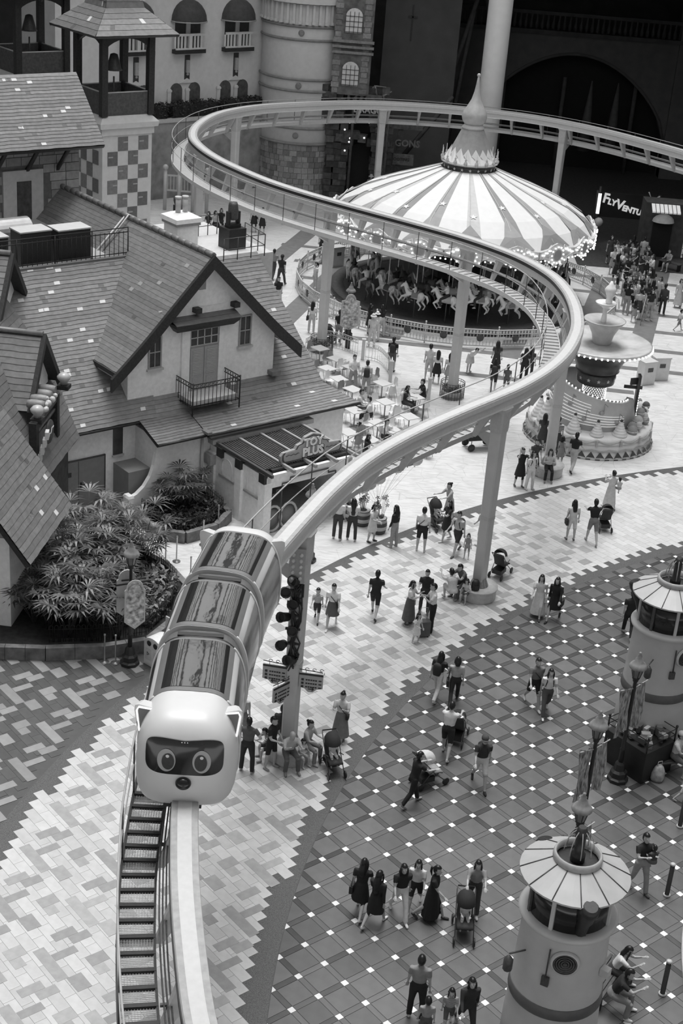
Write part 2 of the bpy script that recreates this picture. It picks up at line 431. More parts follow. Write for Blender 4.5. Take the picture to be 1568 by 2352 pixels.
for i in range(2, N, 5):
    p = off(i, 1.12, ZW); link('handrail_post', post_me, None, p, 0, track)
    if i % 2 == 0: p = off(i, .35, ZW+.40); link('rail_clamp', clamp_me, None, p, rz_at(i), track)
    p = PATH[i]; link('walkway_bracket', brk_me, None, (p.x, p.y, ZT-.5), rz_at(i)+PI, track)

# pillars under the beam
def pillar(x, y, label, base=None, rot=.45):
    i = nearest(x, y); p = PATH[i]; r = rz_at(i)
    t = empty('monorail_support', (p.x, p.y, 0), r, label, 'pillar', 'white pillars under the monorail')
    a = .19
    def ring(k, z): return [(k*a*cx, k*a*cy, z) for cx, cy in ((-1, -.8), (-.8, -1), (.8, -1), (1, -.8), (1, .8), (.8, 1), (-.8, 1), (-1, .8))]
    m = MB(); m.loft([ring(.98, 0), ring(1.0, 3.0), ring(1.12, 6.15)], 0, False); m.obj('shaft', M('pillar_paint', .52, .5, ns=2.5, na=.05), t)
    m = MB(); m.loft([ring(1.22, 6.15), ring(1.3, 6.3), ring(1.32, 6.86), ring(1.6, 7.0)], 0, False); m.obj('capital', OFFW, t)
    m = MB()
    m.add([(-1.1, -.09, 6.02), (-.2, -.09, 6.02), (-.2, -.09, 5.5), (-1.1, .09, 6.02), (-.2, .09, 6.02), (-.2, .09, 5.5)], [(0, 2, 1), (3, 4, 5), (0, 1, 4, 3), (1, 2, 5, 4), (2, 0, 3, 5)])
    m.obj('walkway_arm', OFFW, t)
    m = MB(); m.loft([ring(1.06, 2.98), ring(1.06, 3.1)], 0, False); m.obj('weld_collar', OFFW, t)
    if base == 'bench':
        m = MB(); m.lathe([(.60, 0.0), (.62, .05), (.62, .40), (.66, .41), (.66, .46), (.2, .47)], 28); m.obj('bench_drum', M('bench_stone', .52, .5, ns=8, na=.1), t)
        m = MB(); n = 16
        for k in range(n):
            a0 = 2*PI*k/n
            m.add([(.33*math.cos(a0+.02), .33*math.sin(a0+.02), .46), (.33*math.cos(a0+2*PI/n-.02), .33*math.sin(a0+2*PI/n-.02), .46), (.215*math.cos(a0+2*PI/n-.02), .215*math.sin(a0+2*PI/n-.02), .74), (.215*math.cos(a0+.02), .215*math.sin(a0+.02), .74)], [(0, 1, 2, 3)])
        m.lathe([(.31, .45), (.2, .73)], 16); m.obj('skirt_boards', M('skirt_wood', .26, .6, ns=14, na=.2), t)
    if base == 'planter':
        m = MB(); m.lathe([(.50, 0), (.50, .32), (.46, .34), (.46, .26), (.1, .26)], 24); m.obj('planter_tub', M('planter_stone', .3, .7, ns=8, na=.2), t)
        m = MB()
        for k in range(26):
            b0 = 2*PI*k/26; m.tube([(.56*math.cos(b0), .56*math.sin(b0), 0), (.56*math.cos(b0), .56*math.sin(b0), .75)], .010, 4)
        for z in (.12, .66, .76): m.tube([(.56*math.cos(2*PI*k/26), .56*math.sin(2*PI*k/26), z) for k in range(26)], .014, 4, loop=True)
        m.obj('railing', DARKG, t)
        m = MB(); rr = random.Random(5)
        for k in range(220):
            b0 = rr.random()*6.28; d = .2+.26*rr.random(); z = .34+.25*rr.random(); q = Vector((d*math.cos(b0), d*math.sin(b0), z)); e = Vector((rr.uniform(-1, 1), rr.uniform(-1, 1), rr.uniform(-.3, 1)))*.07; f = Vector((rr.uniform(-1, 1), rr.uniform(-1, 1), rr.uniform(-.3, 1)))*.05
            m.add([q-e, q+f, q+e, q-f], [(0, 1, 2, 3)])
        m.obj('flowers', M('planter_leaf', .12, .6, ns=20, na=.8), t)
    return t
pillar(5.0, 45.0, 'white monorail pillar standing in a round stone bench beside the light paving edge', 'bench')
PB = pillar(-.8, 34.7, 'white monorail pillar hung with direction signs and stage lights', 'bench')
pillar(8.25, 56.4, 'white monorail pillar on a round bench in front of the fountain', 'bench')
pillar(4.5, 64.5, 'white monorail pillar in a railed flower tub before the carousel', 'planter')
pillar(-1.5, 69.2, 'white monorail pillar at the left of the carousel behind the cafe terrace', 'planter')
pillar(-8.9, 79, 'white monorail pillar beside the house chimney')
pillar(-8.3, 90.6, 'white monorail pillar in front of the castle archway')
pillar(.65, 97.3, 'white monorail pillar in front of the dark dragon sign')
pillar(12.1, 95.6, 'white monorail pillar rising behind the right side of the carousel roof')
# stage lights and cables strapped to the sign pillar
t = empty('stage_light_cluster', (0, 0, 0), label='cluster of black stage lights strapped to the sign pillar', cat='stage lights')
i = nearest(-.8, 34.7); pc = PATH[i]
LX, LY = pc.x, pc.y
for k, z in enumerate((3.3, 3.75, 4.2, 4.6, 5.0, 5.35, 5.7)):
    m = MB(); s = -1 if k % 2 else -.6
    T = Matrix.Translation((LX+(-.36 if k % 2 else -.12), LY-.34, z)) @ Matrix.Rotation(math.radians(-35+22*(k % 3)), 4, 'Z') @ Matrix.Rotation(math.radians(70), 4, 'X')
    m.lathe([(.07, -.2), (.12, -.18), (.13, .05), (.15, .16), (.13, .16), (.11, .06)], 12, T=T)
    m.box((LX-.1, LY-.22, z), (.4, .06, .06)); m.obj('stage_light', BLACK, t)
m = MB(); rr = random.Random(8)
for k in range(8):
    m.tube([(LX+rr.uniform(-.22, .12), LY-.24-.05*rr.random(), 3.0+.38*j+rr.uniform(-.1, .1)) for j in range(8)], .022, 5)
m.obj('cables', BLACK, t)
m = MB(); m.box((LX-.1, LY-.30, 6.15), (.42, .14, 1.0)); m.obj('control_panel', MIDG, t)
for k in range(10):
    m = MB(); m.ball((LX-.2+.2*(k % 2), LY-.375, 5.8+.17*(k//2)), .055, 8, 6); m.obj('panel_lamp', M('panel_bulb', .55, .3, ns=5, na=.1), t)

# ------------------------------------------------------------------ monorail train
TW = M('train_white_gloss', .62, .36, ns=3, na=.02)
TGREY = M('train_roof_grey', .16, .4, ns=4, na=.05)
TGLASS = M('train_roof_glass', .02, .06, ns=1.1, bump=.28, spec=1.0, metal=.0, streak=(1.6, .8, 1))
SGLASS = M('train_side_glass', .03, .14, ns=2.2, na=.8, bump=.25, spec=.9, streak=(1, .7, .7))
ZC, HT, HB, HWID, PEX = 8.10, 1.12, .88, .93, 4.0
def tap(z): return 1-.19*max(0, (z-ZC)/HT)**1.6
def zn(z): return (z-ZC)/(HT if z > ZC else HB)
def side_l(z): return HWID*tap(z)*max(0, 1-abs(zn(z))**PEX)**(1/PEX)
def roof_z(l):
    a, b = ZC+.3, ZC+HT
    for _ in range(30):
        c = (a+b)/2
        if side_l(c) > abs(l): a = c
        else: b = c
    return a
ND = 1.05
def nose_d(l, z):
    L = abs(l/(HWID*tap(z)))**PEX+abs(zn(z))**PEX
    return ND*max(0, 1-L)**(1/PEX)
def sec(k, y, n=40):
    r = []
    for i in range(n):
        a = 2*PI*i/n; c, s = math.cos(a), math.sin(a)
        e = 2/PEX
        z = ZC+(HT if s > 0 else HB)*k*math.copysign(abs(s)**e, s)
        l = HWID*tap(z)*k*math.copysign(abs(c)**e, c)
        r.append((l, y, z))
    return r
train = empty('monorail_train', (PATH[nearest(-2.4, 26.4)].x, PATH[nearest(-2.4, 26.4)].y, 0), 0, 'white three-car monorail train with an animal face nose on the elevated track', 'train')
TO = train.location.copy()
def patch(f, u0, u1, v0, v1, nu=10, nv=8):
    vs_, fs = [], []
    for i in range(nu+1):
        for j in range(nv+1): vs_.append(f(u0+(u1-u0)*i/nu, v0+(v1-v0)*j/nv))
    for i in range(nu):
        for j in range(nv): a = i*(nv+1)+j; fs.append((a, a+nv+1, a+nv+2, a+1))
    return vs_, fs
def disc(f, cx, cz, rx, rz_, p=2.0, n=32, m=6, dip=0.0):
    vs_ = [f(cx, cz)]; fs = []
    for j in range(1, m+1):
        for i in range(n):
            a = 2*PI*i/n; c, s = math.cos(a), math.sin(a)
            x = cx+rx*j/m*math.copysign(abs(c)**(2/p), c); z = cz+rz_*j/m*math.copysign(abs(s)**(2/p), s)
            if dip and s > 0: z -= dip*(j/m)*math.exp(-(x/.28)**2)
            vs_.append(f(x, z))
    for i in range(n): fs.append((0, 1+i, 1+(i+1) % n))
    for j in range(m-1):
        for i in range(n): a, b = 1+j*n+i, 1+j*n+(i+1) % n; fs.append((a, a+n, b+n, b))
    return vs_, fs
for ci, yc in enumerate((24.1, 26.42, 28.8)):
    i = min(range(60), key=lambda k: abs(PATH[k].y-yc)); p = PATH[i]; rz = rz_at(i)
    car = empty('train_car', (p.x-TO.x, p.y-TO.y, 0), rz, parent=train)
    hl = .98
    rings = []
    if ci == 0:
        for d in (1.0, .992, .97, .93, .86, .76, .62, .45, .25, .1, 0): rings.append(sec((1-min(d, .9995)**PEX)**(1/PEX), -hl-ND*d))
    else: rings.append(sec(1, -hl))
    if ci == 2:
        rings.append(sec(1, hl))
        for d in (.1, .25, .45, .62, .76, .86, .93, .97, 1.0): rings.append(sec((1-min(d, .9995)**PEX)**(1/PEX), hl+.55*d))
    else: rings.append(sec(1, hl))
    m = MB(); m.loft(rings, 0, True); m.obj('car_body', TW, car)
    # roof: grey surround and rippled glass
    m = MB(); v, f = patch(lambda l, y: (l, y, roof_z(l)+.006), -.70, .70, -hl+.02, hl-.02, 24, 4); m.add(v, f, 0, True); m.obj('roof_surround', TGREY, car)
    m = MB(); v, f = patch(lambda l, y: (l, y, roof_z(l)+.014), -.56, .60, -hl+.16, hl-.10, 24, 4); m.add(v, f, 0, True); m.obj('roof_window', TGLASS, car)
    for s in (-1, 1):
        m = MB()
        def sf(y, z, s=s):
            return (s*(side_l(z)+.012), y, z)
        v, f = patch(sf, -hl+.06, hl-.06, 7.62, 8.86, 8, 14); m.add(v, f if s > 0 else [q[::-1] for q in f], 0, True); m.obj('side_window', SGLASS, car)
        for yy in (-hl+.03, hl-.03): m = MB(); m.tube([(s*(side_l(7.4+.05*k)+.012), yy, 7.4+.05*k) for k in range(34)], .022, 5); m.obj('window_frame', TW, car)
    # joint frame to the next car
    if ci < 2:
        m = MB(); m.loft([sec(1.0, hl), sec(.965, hl+.03), sec(.955, hl+.20), sec(.955, hl+.36)], 0, True); m.obj('joint_frame', M('joint_grey', .13, .45, ns=6, na=.1), car)
        m = MB(); m.loft([sec(1.004, hl-.03), sec(1.010, hl), sec(1.004, hl+.03)], 0, True); m.obj('joint_rim', BLACK, car)
        m = MB(); m.box((0, hl+.2, roof_z(0)-.055), (.9, .13, .03)); m.obj('joint_vent', BLACK, car)
    m = MB()
    for s in (-1, 1): m.box((s*.42, 0, 7.22), (.22, 1.7, .42))
    m.obj('bogie_skirt', DARKG, car)
    m = MB(); m.box((0, 0, 7.55), (.5, 1.8, .06)); m.obj('bogie_plate', BLACK, car)
    if ci in (0, 2):
        sg = -1 if ci == 0 else 1
        for s in (-1, 1):
            m = MB(); y0 = sg*(hl+.28) if ci == 0 else sg*(hl+.12)
            poly = [(s*.56, 9.02), (s*.90, 9.10), (s*.97, 9.08), (s*.98, 8.98), (s*.90, 8.42), (s*.78, 8.60)]
            a = [(x, y0-.06, z) for x, z in poly]; b = [(x*.92, y0+.20, z-.06) for x, z in poly]
            m.loft([a, b], 0, False); ear = m.obj('ear', TW, car)
            if ci == 0:
                m = MB(); m.tube([(s*.66, y0-.075, 9.02), (s*.90, y0-.075, 9.055), (s*.935, y0-.075, 8.98), (s*.885, y0-.075, 8.55)], .020, 6); m.obj('ear_light_strip', M('ear_lamp', .9, .3, emit=.5), ear)
                m = MB(); m.add([(s*.62, y0-.064, 9.0), (s*.92, y0-.064, 9.06), (s*.885, y0-.064, 8.5), (s*.80, y0-.064, 8.62)], [(0, 1, 2, 3)]); m.obj('ear_inset', TGREY, ear)
    if ci == 0:
        def nf(o):
            return lambda x, z: (x, -hl-nose_d(x, z)-o, z)
        m = MB(); v, f = disc(nf(.012), 0, 8.50, .70, .37, 4.4, 48, 8, .05); m.add(v, f, 0, True); vis = m.obj('windscreen', M('windscreen_black', .012, .12, ns=3, na=.3), car)
        for s in (-1, 1):
            m = MB(); v, f = disc(nf(.022), s*.315, 8.43, .165, .235); m.add(v, f, 0, True); e = m.obj('eye_ring', M('eye_grey', .34, .4, ns=4, na=.03), vis)
            m = MB(); v, f = disc(nf(.032), s*.315+(.03 if s < 0 else -.015), 8.41, .112, .168); m.add(v, f, 0, True); m.obj('eye_pupil', BLACK, vis)
            m = MB(); v, f = disc(nf(.042), s*.315+(.02 if s < 0 else .0), 8.53, .032, .032); m.add(v, f, 0, True); m.obj('eye_glint', TW, vis)
        for k in range(3):
            m = MB(); v, f = disc(nf(.02), -.05+.05*k, 8.80, .012, .012, n=8, m=1); m.add(v, f); m.obj('camera_dot', TW, vis)
        m = MB(); m.ball((.0, -hl-nose_d(0, 7.96)-.02, 7.96), (.145, .12, .125), 20, 14); m.obj('nose_lamp', M('nose_black', .012, .2, ns=5, na=.2), car)
        m = MB(); m.box((.0, -hl-.72, 7.46), (.66, .30, .36)); m.obj('coupler_box', BLACK, car)
        m = MB(); m.lathe([(.07, 0), (.075, .02), (.05, .03)], 14, T=Matrix.Translation((-.90, -hl-.30, 8.72)) @ Matrix.Rotation(-PI/2, 4, 'Y') @ Matrix.Scale(1.6, 4, (1, 0, 0))); m.obj('side_marker', DARKG, car)

# ------------------------------------------------------------------ house with the toy shop (walls follow the pavement grid)
HA = math.radians(40.31)
HOUSE_O = Vector((-8.88, 49.78, 0))
def hframe(o=HOUSE_O): return Matrix.Translation(o) @ Matrix(((math.cos(HA), math.sin(HA), 0, 0), (math.sin(HA), -math.cos(HA), 0, 0), (0, 0, 1, 0), (0, 0, 0, 1)))
# local axes: x along the front, y towards the square, z up (mirrored frame, so faces are flipped when built)
HT_ = hframe()
class HB_(MB):
    """mesh builder in house coordinates, baked to world"""
    def obj(s, name, mats, parent=None, **k):
        s.v = [tuple(HT_ @ Vector(v)) for v in s.v]; s.f = [f[::-1] for f in s.f]
        if parent is not None and parent.type == 'EMPTY' or parent is not None:
            off_ = world_loc(parent); s.v = [(v[0]-off_[0], v[1]-off_[1], v[2]-off_[2]) for v in s.v]
        return MB.obj(s, name, mats, parent, **k)
def world_loc(o):
    p = Vector(o.location)
    while o.parent is not None: o = o.parent; p = p+Vector(o.location)
    return p
STUCCO = M('white_stucco', .80, .8, ns=7, na=.07, bump=.25)
STUCCO2 = M('grey_stucco', .5, .8, ns=7, na=.07, bump=.2)
SHING = [M('slate_%d' % i, g, .42, ns=5, na=.16, bump=.15) for i, g in enumerate((.155, .175, .195))]
SHINGD = M('slate_dark_course', .12, .6, ns=5, na=.14)
SH_L = M('slate_light_piece', .62, .5, ns=5, na=.06); SH_D = M('slate_dark_piece', .10, .5, ns=5, na=.1)
FASCIA = M('black_timber', .022, .55, ns=12, na=.4)
def wavy(i, j): return .012*math.sin(i*2.1+j*1.7)
def roof_plane(parent, A, B, C, D, rows, mats=SHING, seed=1, lights=10, cols=None, name='shingle_course', odd=True):
    """A-B lower edge, D-C upper edge; every course its own overlapping strip; a few odd light and dark shingles"""
    A, B, C, D = map(Vector, (A, B, C, D)); rr = random.Random(seed)
    nrm = (B-A).cross(D-A).normalized()
    if nrm.z < 0: nrm = -nrm
    th = .022
    for j in range(rows):
        t0, t1 = j/rows, (j+1)/rows
        a, b = A.lerp(D, t0), B.lerp(C, t0); d, c = A.lerp(D, t1+.25/rows if j < rows-1 else t1), B.lerp(C, t1+.25/rows if j < rows-1 else t1)
        n = max(2, int((b-a).length/.32)); m = HB_()
        up = (d-a).normalized()
        vs_, fs = [], []
        for i in range(n+1):
            u = i/n; lo = a.lerp(b, u); hi = d.lerp(c, u)
            jag = up*(.028*((i*7+j*3) % 3)/3)
            vs_ += [lo-jag, lo-jag+nrm*th, hi+nrm*.002]
        for i in range(n):
            k = 3*i; fs += [(k, k+3, k+4, k+1), (k+1, k+4, k+5, k+2)]
        # orient up
        m.add(vs_, fs); m.obj(name, rr.choice(mats), parent)
    if odd and lights:
        W = ((A-B).length+(C-D).length)/2; S = (D-A).length
        for q in range(lights*2):
            j = rr.randrange(rows); t = (j+.08)/rows; t2 = (j+.98)/rows; u = rr.uniform(.04, .94); du = .22/max(W, .3)
            a, b, c, d = A.lerp(D, t).lerp(B.lerp(C, t), u), A.lerp(D, t).lerp(B.lerp(C, t), u+du), A.lerp(D, t2).lerp(B.lerp(C, t2), u+du), A.lerp(D, t2).lerp(B.lerp(C, t2), u)
            m = HB_(); e = nrm*.024; e2 = nrm*.010
            m.add([a+e, b+e, c+e2, d+e2, a+nrm*.0, b+nrm*.0], [(0, 1, 2, 3), (4, 5, 1, 0)]); m.obj('odd_shingle', SH_L if q % 2 == 0 else SH_D, parent)
def deck(parent, pts, th, mat, name='roof_deck'):
    """solid slab under a roof plane, pts 4 corners, thickness down"""
    pts = [Vector(p) for p in pts]; n = (pts[1]-pts[0]).cross(pts[3]-pts[0]).normalized()
    if n.z < 0: n = -n
    m = HB_(); k = len(pts)
    m.add([p-n*.004 for p in pts]+[p-n*th for p in pts], [tuple(range(k)), tuple(range(2*k-1, k-1, -1))]+[(i, k+i, k+(i+1) % k, (i+1) % k) for i in range(k)])
    return m.obj(name, mat, parent)

house = empty('stucco_house', HT_ @ Vector((4, -4, 0)), 0, 'white stucco house with slate roofs, big front gable and shuttered door', 'house')
W = house
# ground floor masses
m = HB_(); m.bx((-6.5, -9, 0), (1.35, 0, 3.5)); m.obj('wall', STUCCO, W)
m = HB_(); m.bx((1.35, -9, 0), (10.1, 1.45, 2.95)); m.obj('wall', STUCCO, W)
m = HB_(); m.bx((1.35, -9, 2.95), (9.3, -.1, 3.7)); m.obj('wall', STUCCO, W)
# gable wall
AP = (4.4, 9.08)
def gable_z(s): return AP[1]-.35-.96*abs(s-AP[0])
m = HB_()
poly = [(1.05, 3.4), (7.6, 3.4), (7.6, gable_z(7.6)), (AP[0], gable_z(AP[0])), (1.05, gable_z(1.05))]
m.loft([[(s, -.1, z) for s, z in poly], [(s, -11.5, z) for s, z in poly]], 0, False); m.obj('gable_wall', STUCCO, W)
# main roof left of the gable, raised a little, and right of it, with a flared foot
roof_plane(W, (-7.5, .5, 3.34), (1.95, .5, 3.34), (3.55, -4.2, 8.04), (-7.5, -4.2, 8.04), 40, seed=2, lights=44)
deck(W, [(-7.5, .5, 3.30), (1.95, .5, 3.30), (3.55, -4.2, 8.0), (-7.5, -4.2, 8.0)], .14, FASCIA)
roof_plane(W, (1.9, .5, 3.31), (9.75, .5, 3.31), (9.4, -4.0, 7.6), (1.9, -4.0, 7.6), 36, seed=3, lights=14)
deck(W, [(1.9, .5, 3.28), (9.75, .5, 3.28), (9.4, -4.0, 7.57), (1.9, -4.0, 7.57)], .14, FASCIA)
roof_plane(W, (1.2, 1.8, 2.86), (3.3, 1.8, 2.86), (3.3, .5, 3.33), (1.2, .5, 3.33), 10, seed=4, lights=2, odd=False)
roof_plane(W, (3.3, 1.9, 2.88), (10.5, 1.9, 2.88), (9.8, .5, 3.35), (3.3, .5, 3.35), 10, seed=5, lights=5)
deck(W, [(1.2, 1.8, 2.83), (3.3, 1.8, 2.83), (3.3, .5, 3.30), (1.2, .5, 3.30)], .10, FASCIA)
deck(W, [(3.3, 1.9, 2.85), (10.5, 1.9, 2.85), (9.8, .5, 3.32), (3.3, .5, 3.32)], .10, FASCIA)
m = HB_(); m.tube([(1.2, 1.84, 2.83), (3.3, 1.84, 2.83)], .045, 6); m.obj('gutter', FASCIA, W)
m = HB_(); m.tube([(3.3, 1.95, 2.85), (10.5, 1.95, 2.85)], .055, 6); m.obj('gutter', FASCIA, W)
m = HB_(); m.tube([(-7.5, .54, 3.27), (1.95, .54, 3.27)], .05, 6); m.obj('gutter', FASCIA, W)
m = HB_(); m.bx((3.22, 1.6, 2.9), (3.42, 2.0, 3.0)); m.obj('roof_step_cap', SHING[2], W)
m = HB_(); m.tube([(3.3, 1.55, 2.8), (3.3, 1.55, .3)], .05, 8); m.obj('drain_pipe', OFFW, W)
m = HB_(); m.bx((7.35, -.1, 3.95), (7.75, .25, 4.12)); m.obj('roof_step_cap', SHING[1], W)
# gable roof: two curved slopes, ridge tiles, heavy black barge boards
def gz(s): return AP[1]-.96*abs(s-AP[0])
def bell(s):
    d = abs(s-AP[0]); return AP[1]-(.99*d-.028*max(0, d-2.4)**2*1.6)
def slope(side, t0, t1, seed, rows=32, mats=SHING, lights=5):
    rr = random.Random(seed)
    for j in range(rows):
        d0 = 4.0-4.0*j/rows; d1 = 4.0-4.0*(j+1.22)/rows
        d1 = max(d1, 0)
        s0, s1 = AP[0]+side*d0, AP[0]+side*d1; z0, z1 = bell(s0), bell(s1); n = max(3, int((t0-t1)/.34)); vs_, fs = [], []
        for i in range(n+1):
            t = t0+(t1-t0)*i/n; jg = .03*((i*5+j*2) % 3)/3
            vs_ += [(s0+side*jg, t, z0-jg-.012), (s0+side*jg, t, z0-jg+.018), (s1, t, z1+.002)]
        for i in range(n): k = 3*i; fs += [(k, k+1, k+4, k+3), (k+1, k+2, k+5, k+4)]
        if side < 0: fs = [f[::-1] for f in fs]
        m = HB_(); m.add(vs_, fs); m.obj('shingle_course', rr.choice(mats), W)
    for q in range(lights*2):
        d = rr.uniform(.5, 3.7); t = rr.uniform(t1+.3, t0-.4); j = int((4-d)/4*rows); d0 = 4.0-4.0*(j+.05)/rows; d1 = 4-4.0*(j+.95)/rows
        s0, s1 = AP[0]+side*d0, AP[0]+side*d1
        m = HB_(); m.add([(s0, t, bell(s0)+.03), (s0, t+.22, bell(s0)+.03), (s1, t+.22, bell(s1)+.02), (s1, t, bell(s1)+.02)], [(0, 1, 2, 3)]); m.obj('odd_shingle', mg(.33) if q % 2 else SH_D, W)
slope(-1, .28, -5.9, 11); slope(1, .28, -5.9, 12)
slope(-1, -5.9, -11.6, 13, mats=[SHINGD, SHING[0]]); slope(1, -5.9, -11.6, 14)
for side in (-1, 1):
    m = HB_(); L = []
    for k in range(13): d = 4.0*k/12; s = AP[0]+side*d; L.append((s, bell(s)))
    m.loft([[(s, .24, z-.05), (s, .24, z-.27), (s, -11.6, z-.20), (s, -11.6, z-.05)] for s, z in L], 0, False); m.obj('roof_deck', STUCCO2, W)
    L2 = L+[(AP[0]+side*4.25, bell(AP[0]+side*4.25)-.02)]
    m = HB_(); m.loft([[(s, .20, z+.03), (s, .34, z+.03), (s, .34, z-.47), (s, .20, z-.47)] for s, z in L2], 0, False); m.obj('barge_board', FASCIA, W)
    m = HB_(); s = AP[0]+side*4.02; m.bx((s-.05, -1.6, bell(s)-.16), (s+.05, .3, bell(s)+.0)); m.obj('eave_board', FASCIA, W)
for k in range(26):
    t = .22-k*.455; m = HB_(); m.tube([(AP[0], t, AP[1]+.0), (AP[0], t-.44, AP[1]+.02)], [.12, .105], 8); m.obj('ridge_tile', SHING[1] if k < 14 else SHINGD, W)
m = HB_(); m.tube([(AP[0]-2.6, -5.9, bell(AP[0]-2.6)+.03), (AP[0], -5.9, AP[1]+.06), (AP[0]+2.6, -5.9, bell(AP[0]+2.6)+.03)], .055, 6); m.obj('verge_strip', OFFW, W)
m = HB_(); m.tube([(AP[0]-1.2, -5.6, 7.96), (AP[0]-.1, -5.55, AP[1]+.14), (AP[0]+.6, -5.5, AP[1]-.3)], .04, 6); m.obj('roof_pipe', OFFW, W)
# shutter door, transom, hood, side windows, balcony
yg = -.1
DW = M('door_paint', .34, .6, ns=10, na=.06)
door = HB_(); door.bx((3.65, yg, 3.6), (4.95, yg+.05, 6.3)); door = door.obj('door', DW, W)
for x0 in (3.70, 4.32):
    m = HB_(); m.bx((x0, yg+.04, 3.6), (x0+.58, yg+.08, 5.55)); lf = m.obj('door_leaf', DW, W)
    for k in range(16): m = HB_(); m.bx((x0+.09, yg+.08, 4.50+.060*k), (x0+.49, yg+.10, 4.54+.060*k)); m.obj('louvre_slat', M('louvre_grey', .42, .6, ns=8, na=.05), lf)
    for z0, z1 in ((3.7, 3.98), (4.05, 4.38)): m = HB_(); m.bx((x0+.1, yg+.08, z0), (x0+.48, yg+.095, z1)); m.obj('door_panel', DW, lf)
m = HB_()
m.bx((3.66, yg+.03, 5.62), (4.94, yg+.06, 6.27)); tr = m.obj('transom_light', M('window_dark', .05, .2, ns=3, na=.3), W)
m = HB_()
for k in range(5): m.bx((3.66+.305*k, yg+.05, 5.62), (3.70+.305*k, yg+.09, 6.27))
for z in (5.62, 5.93, 6.24): m.bx((3.66, yg+.05, z), (4.94, yg+.09, z+.035))
m.obj('transom_bars', OFFW, tr)
for x0 in (3.30, 4.95): m = HB_(); m.bx((x0, yg, 3.7), (x0+.35, yg+.10, 6.34)); m.obj('door_casing', STUCCO, W)
m = HB_(); m.loft([[(2.95, yg, 6.34), (5.45, yg, 6.34), (5.45, yg+.30, 6.34), (2.95, yg+.30, 6.34)], [(2.80, yg, 6.54), (5.6, yg, 6.54), (5.6, yg+.48, 6.54), (2.8, yg+.48, 6.54)], [(2.78, yg, 6.66), (5.62, yg, 6.66), (5.62, yg+.5, 6.66), (2.78, yg+.5, 6.66)]], 0, False); m.obj('door_hood', FASCIA, W)
roof_plane(W, (2.76, yg+.52, 6.66), (5.64, yg+.52, 6.66), (5.64, yg, 6.84), (2.76, yg, 6.84), 2, seed=8, lights=0, odd=False, mats=[SHINGD])
def hwin(x0, x1, z0, z1, mull=True, name='window'):
    m = HB_(); m.bx((x0, yg-.02, z0), (x1, yg+.012, z1)); wn = m.obj(name, M('window_dark', .05), W)
    m = HB_(); e = .06
    m.bx((x0-e, yg, z0-e), (x0, yg+.05, z1+e)); m.bx((x1, yg, z0-e), (x1+e, yg+.05, z1+e)); m.bx((x0, yg, z1), (x1, yg+.05, z1+e)); m.bx((x0, yg, z0-e), (x1, yg+.05, z0))
    if mull: m.bx((x0, yg, (z0+z1)/2-.02), (x1, yg+.04, (z0+z1)/2+.02)); m.bx(((x0+x1)/2-.015, yg, z0), ((x0+x1)/2+.015, yg+.035, z1))
    m.obj('window_frame', MIDG, wn)
    m = HB_(); m.bx((x0-.12, yg, z0-.14), (x1+.12, yg+.12, z0-.06)); m.obj('window_sill', OFFW, wn)
hwin(1.95, 2.40, 5.08, 6.2); hwin(5.95, 6.4, 5.35, 6.45)
m = HB_(); m.bx((4.02, yg-.1, 7.75), (4.32, yg+.015, 8.25)); m.obj('vent_niche', M('niche_shade', .3, .8, ns=4, na=.05), W)
m = HB_(); m.bx((2.3, yg, 7.12), (6.5, yg+.02, 7.17)); m.obj('string_course', STUCCO, W)
for x in (3.75, 5.45): m = HB_(); m.bx((x, yg, 6.95), (x+.25, yg+.3, 7.14)); m.obj('corbel', FASCIA, W)
m = HB_(); m.bx((3.2, yg, 3.70), (5.2, yg+1.05, 3.86)); bal = m.obj('balcony', STUCCO2, W)
m = HB_()
bx0, bx1, by1, bz = 3.15, 5.25, yg+1.15, 3.62
def rail_run(m, p, q, n, z0, z1):
    p, q = Vector(p), Vector(q)
    for k in range(n+1):
        a = p.lerp(q, k/n); m.tube([(a.x, a.y, z0), (a.x, a.y, z1-.16)], .013, 4)
        if k < n:
            b = p.lerp(q, (k+.5)/n); r = .07
            dd = (q-p).normalized()
            m.tube([(b.x+dd.x*r*math.cos(6.28*j/8), b.y+dd.y*r*math.cos(6.28*j/8), z1-.08+r*math.sin(6.28*j/8)) for j in range(8)], .010, 4, loop=True)
    for z in (z0+.05, z1-.16, z1): m.tube([(p.x, p.y, z), (q.x, q.y, z)], .018, 5)
for p, q, n in (((bx0, yg, 0), (bx0, by1, 0), 7), ((bx0, by1, 0), (bx1, by1, 0), 12), ((bx1, by1, 0), (bx1, yg, 0), 7)): rail_run(m, p, q, n, bz, bz+.95)
for c in ((bx0, by1), (bx1, by1)): m.tube([(c[0], c[1], bz-.3), (c[0], c[1], bz+1.0)], .03, 6)
m.obj('balcony_railing', BLACK, bal)
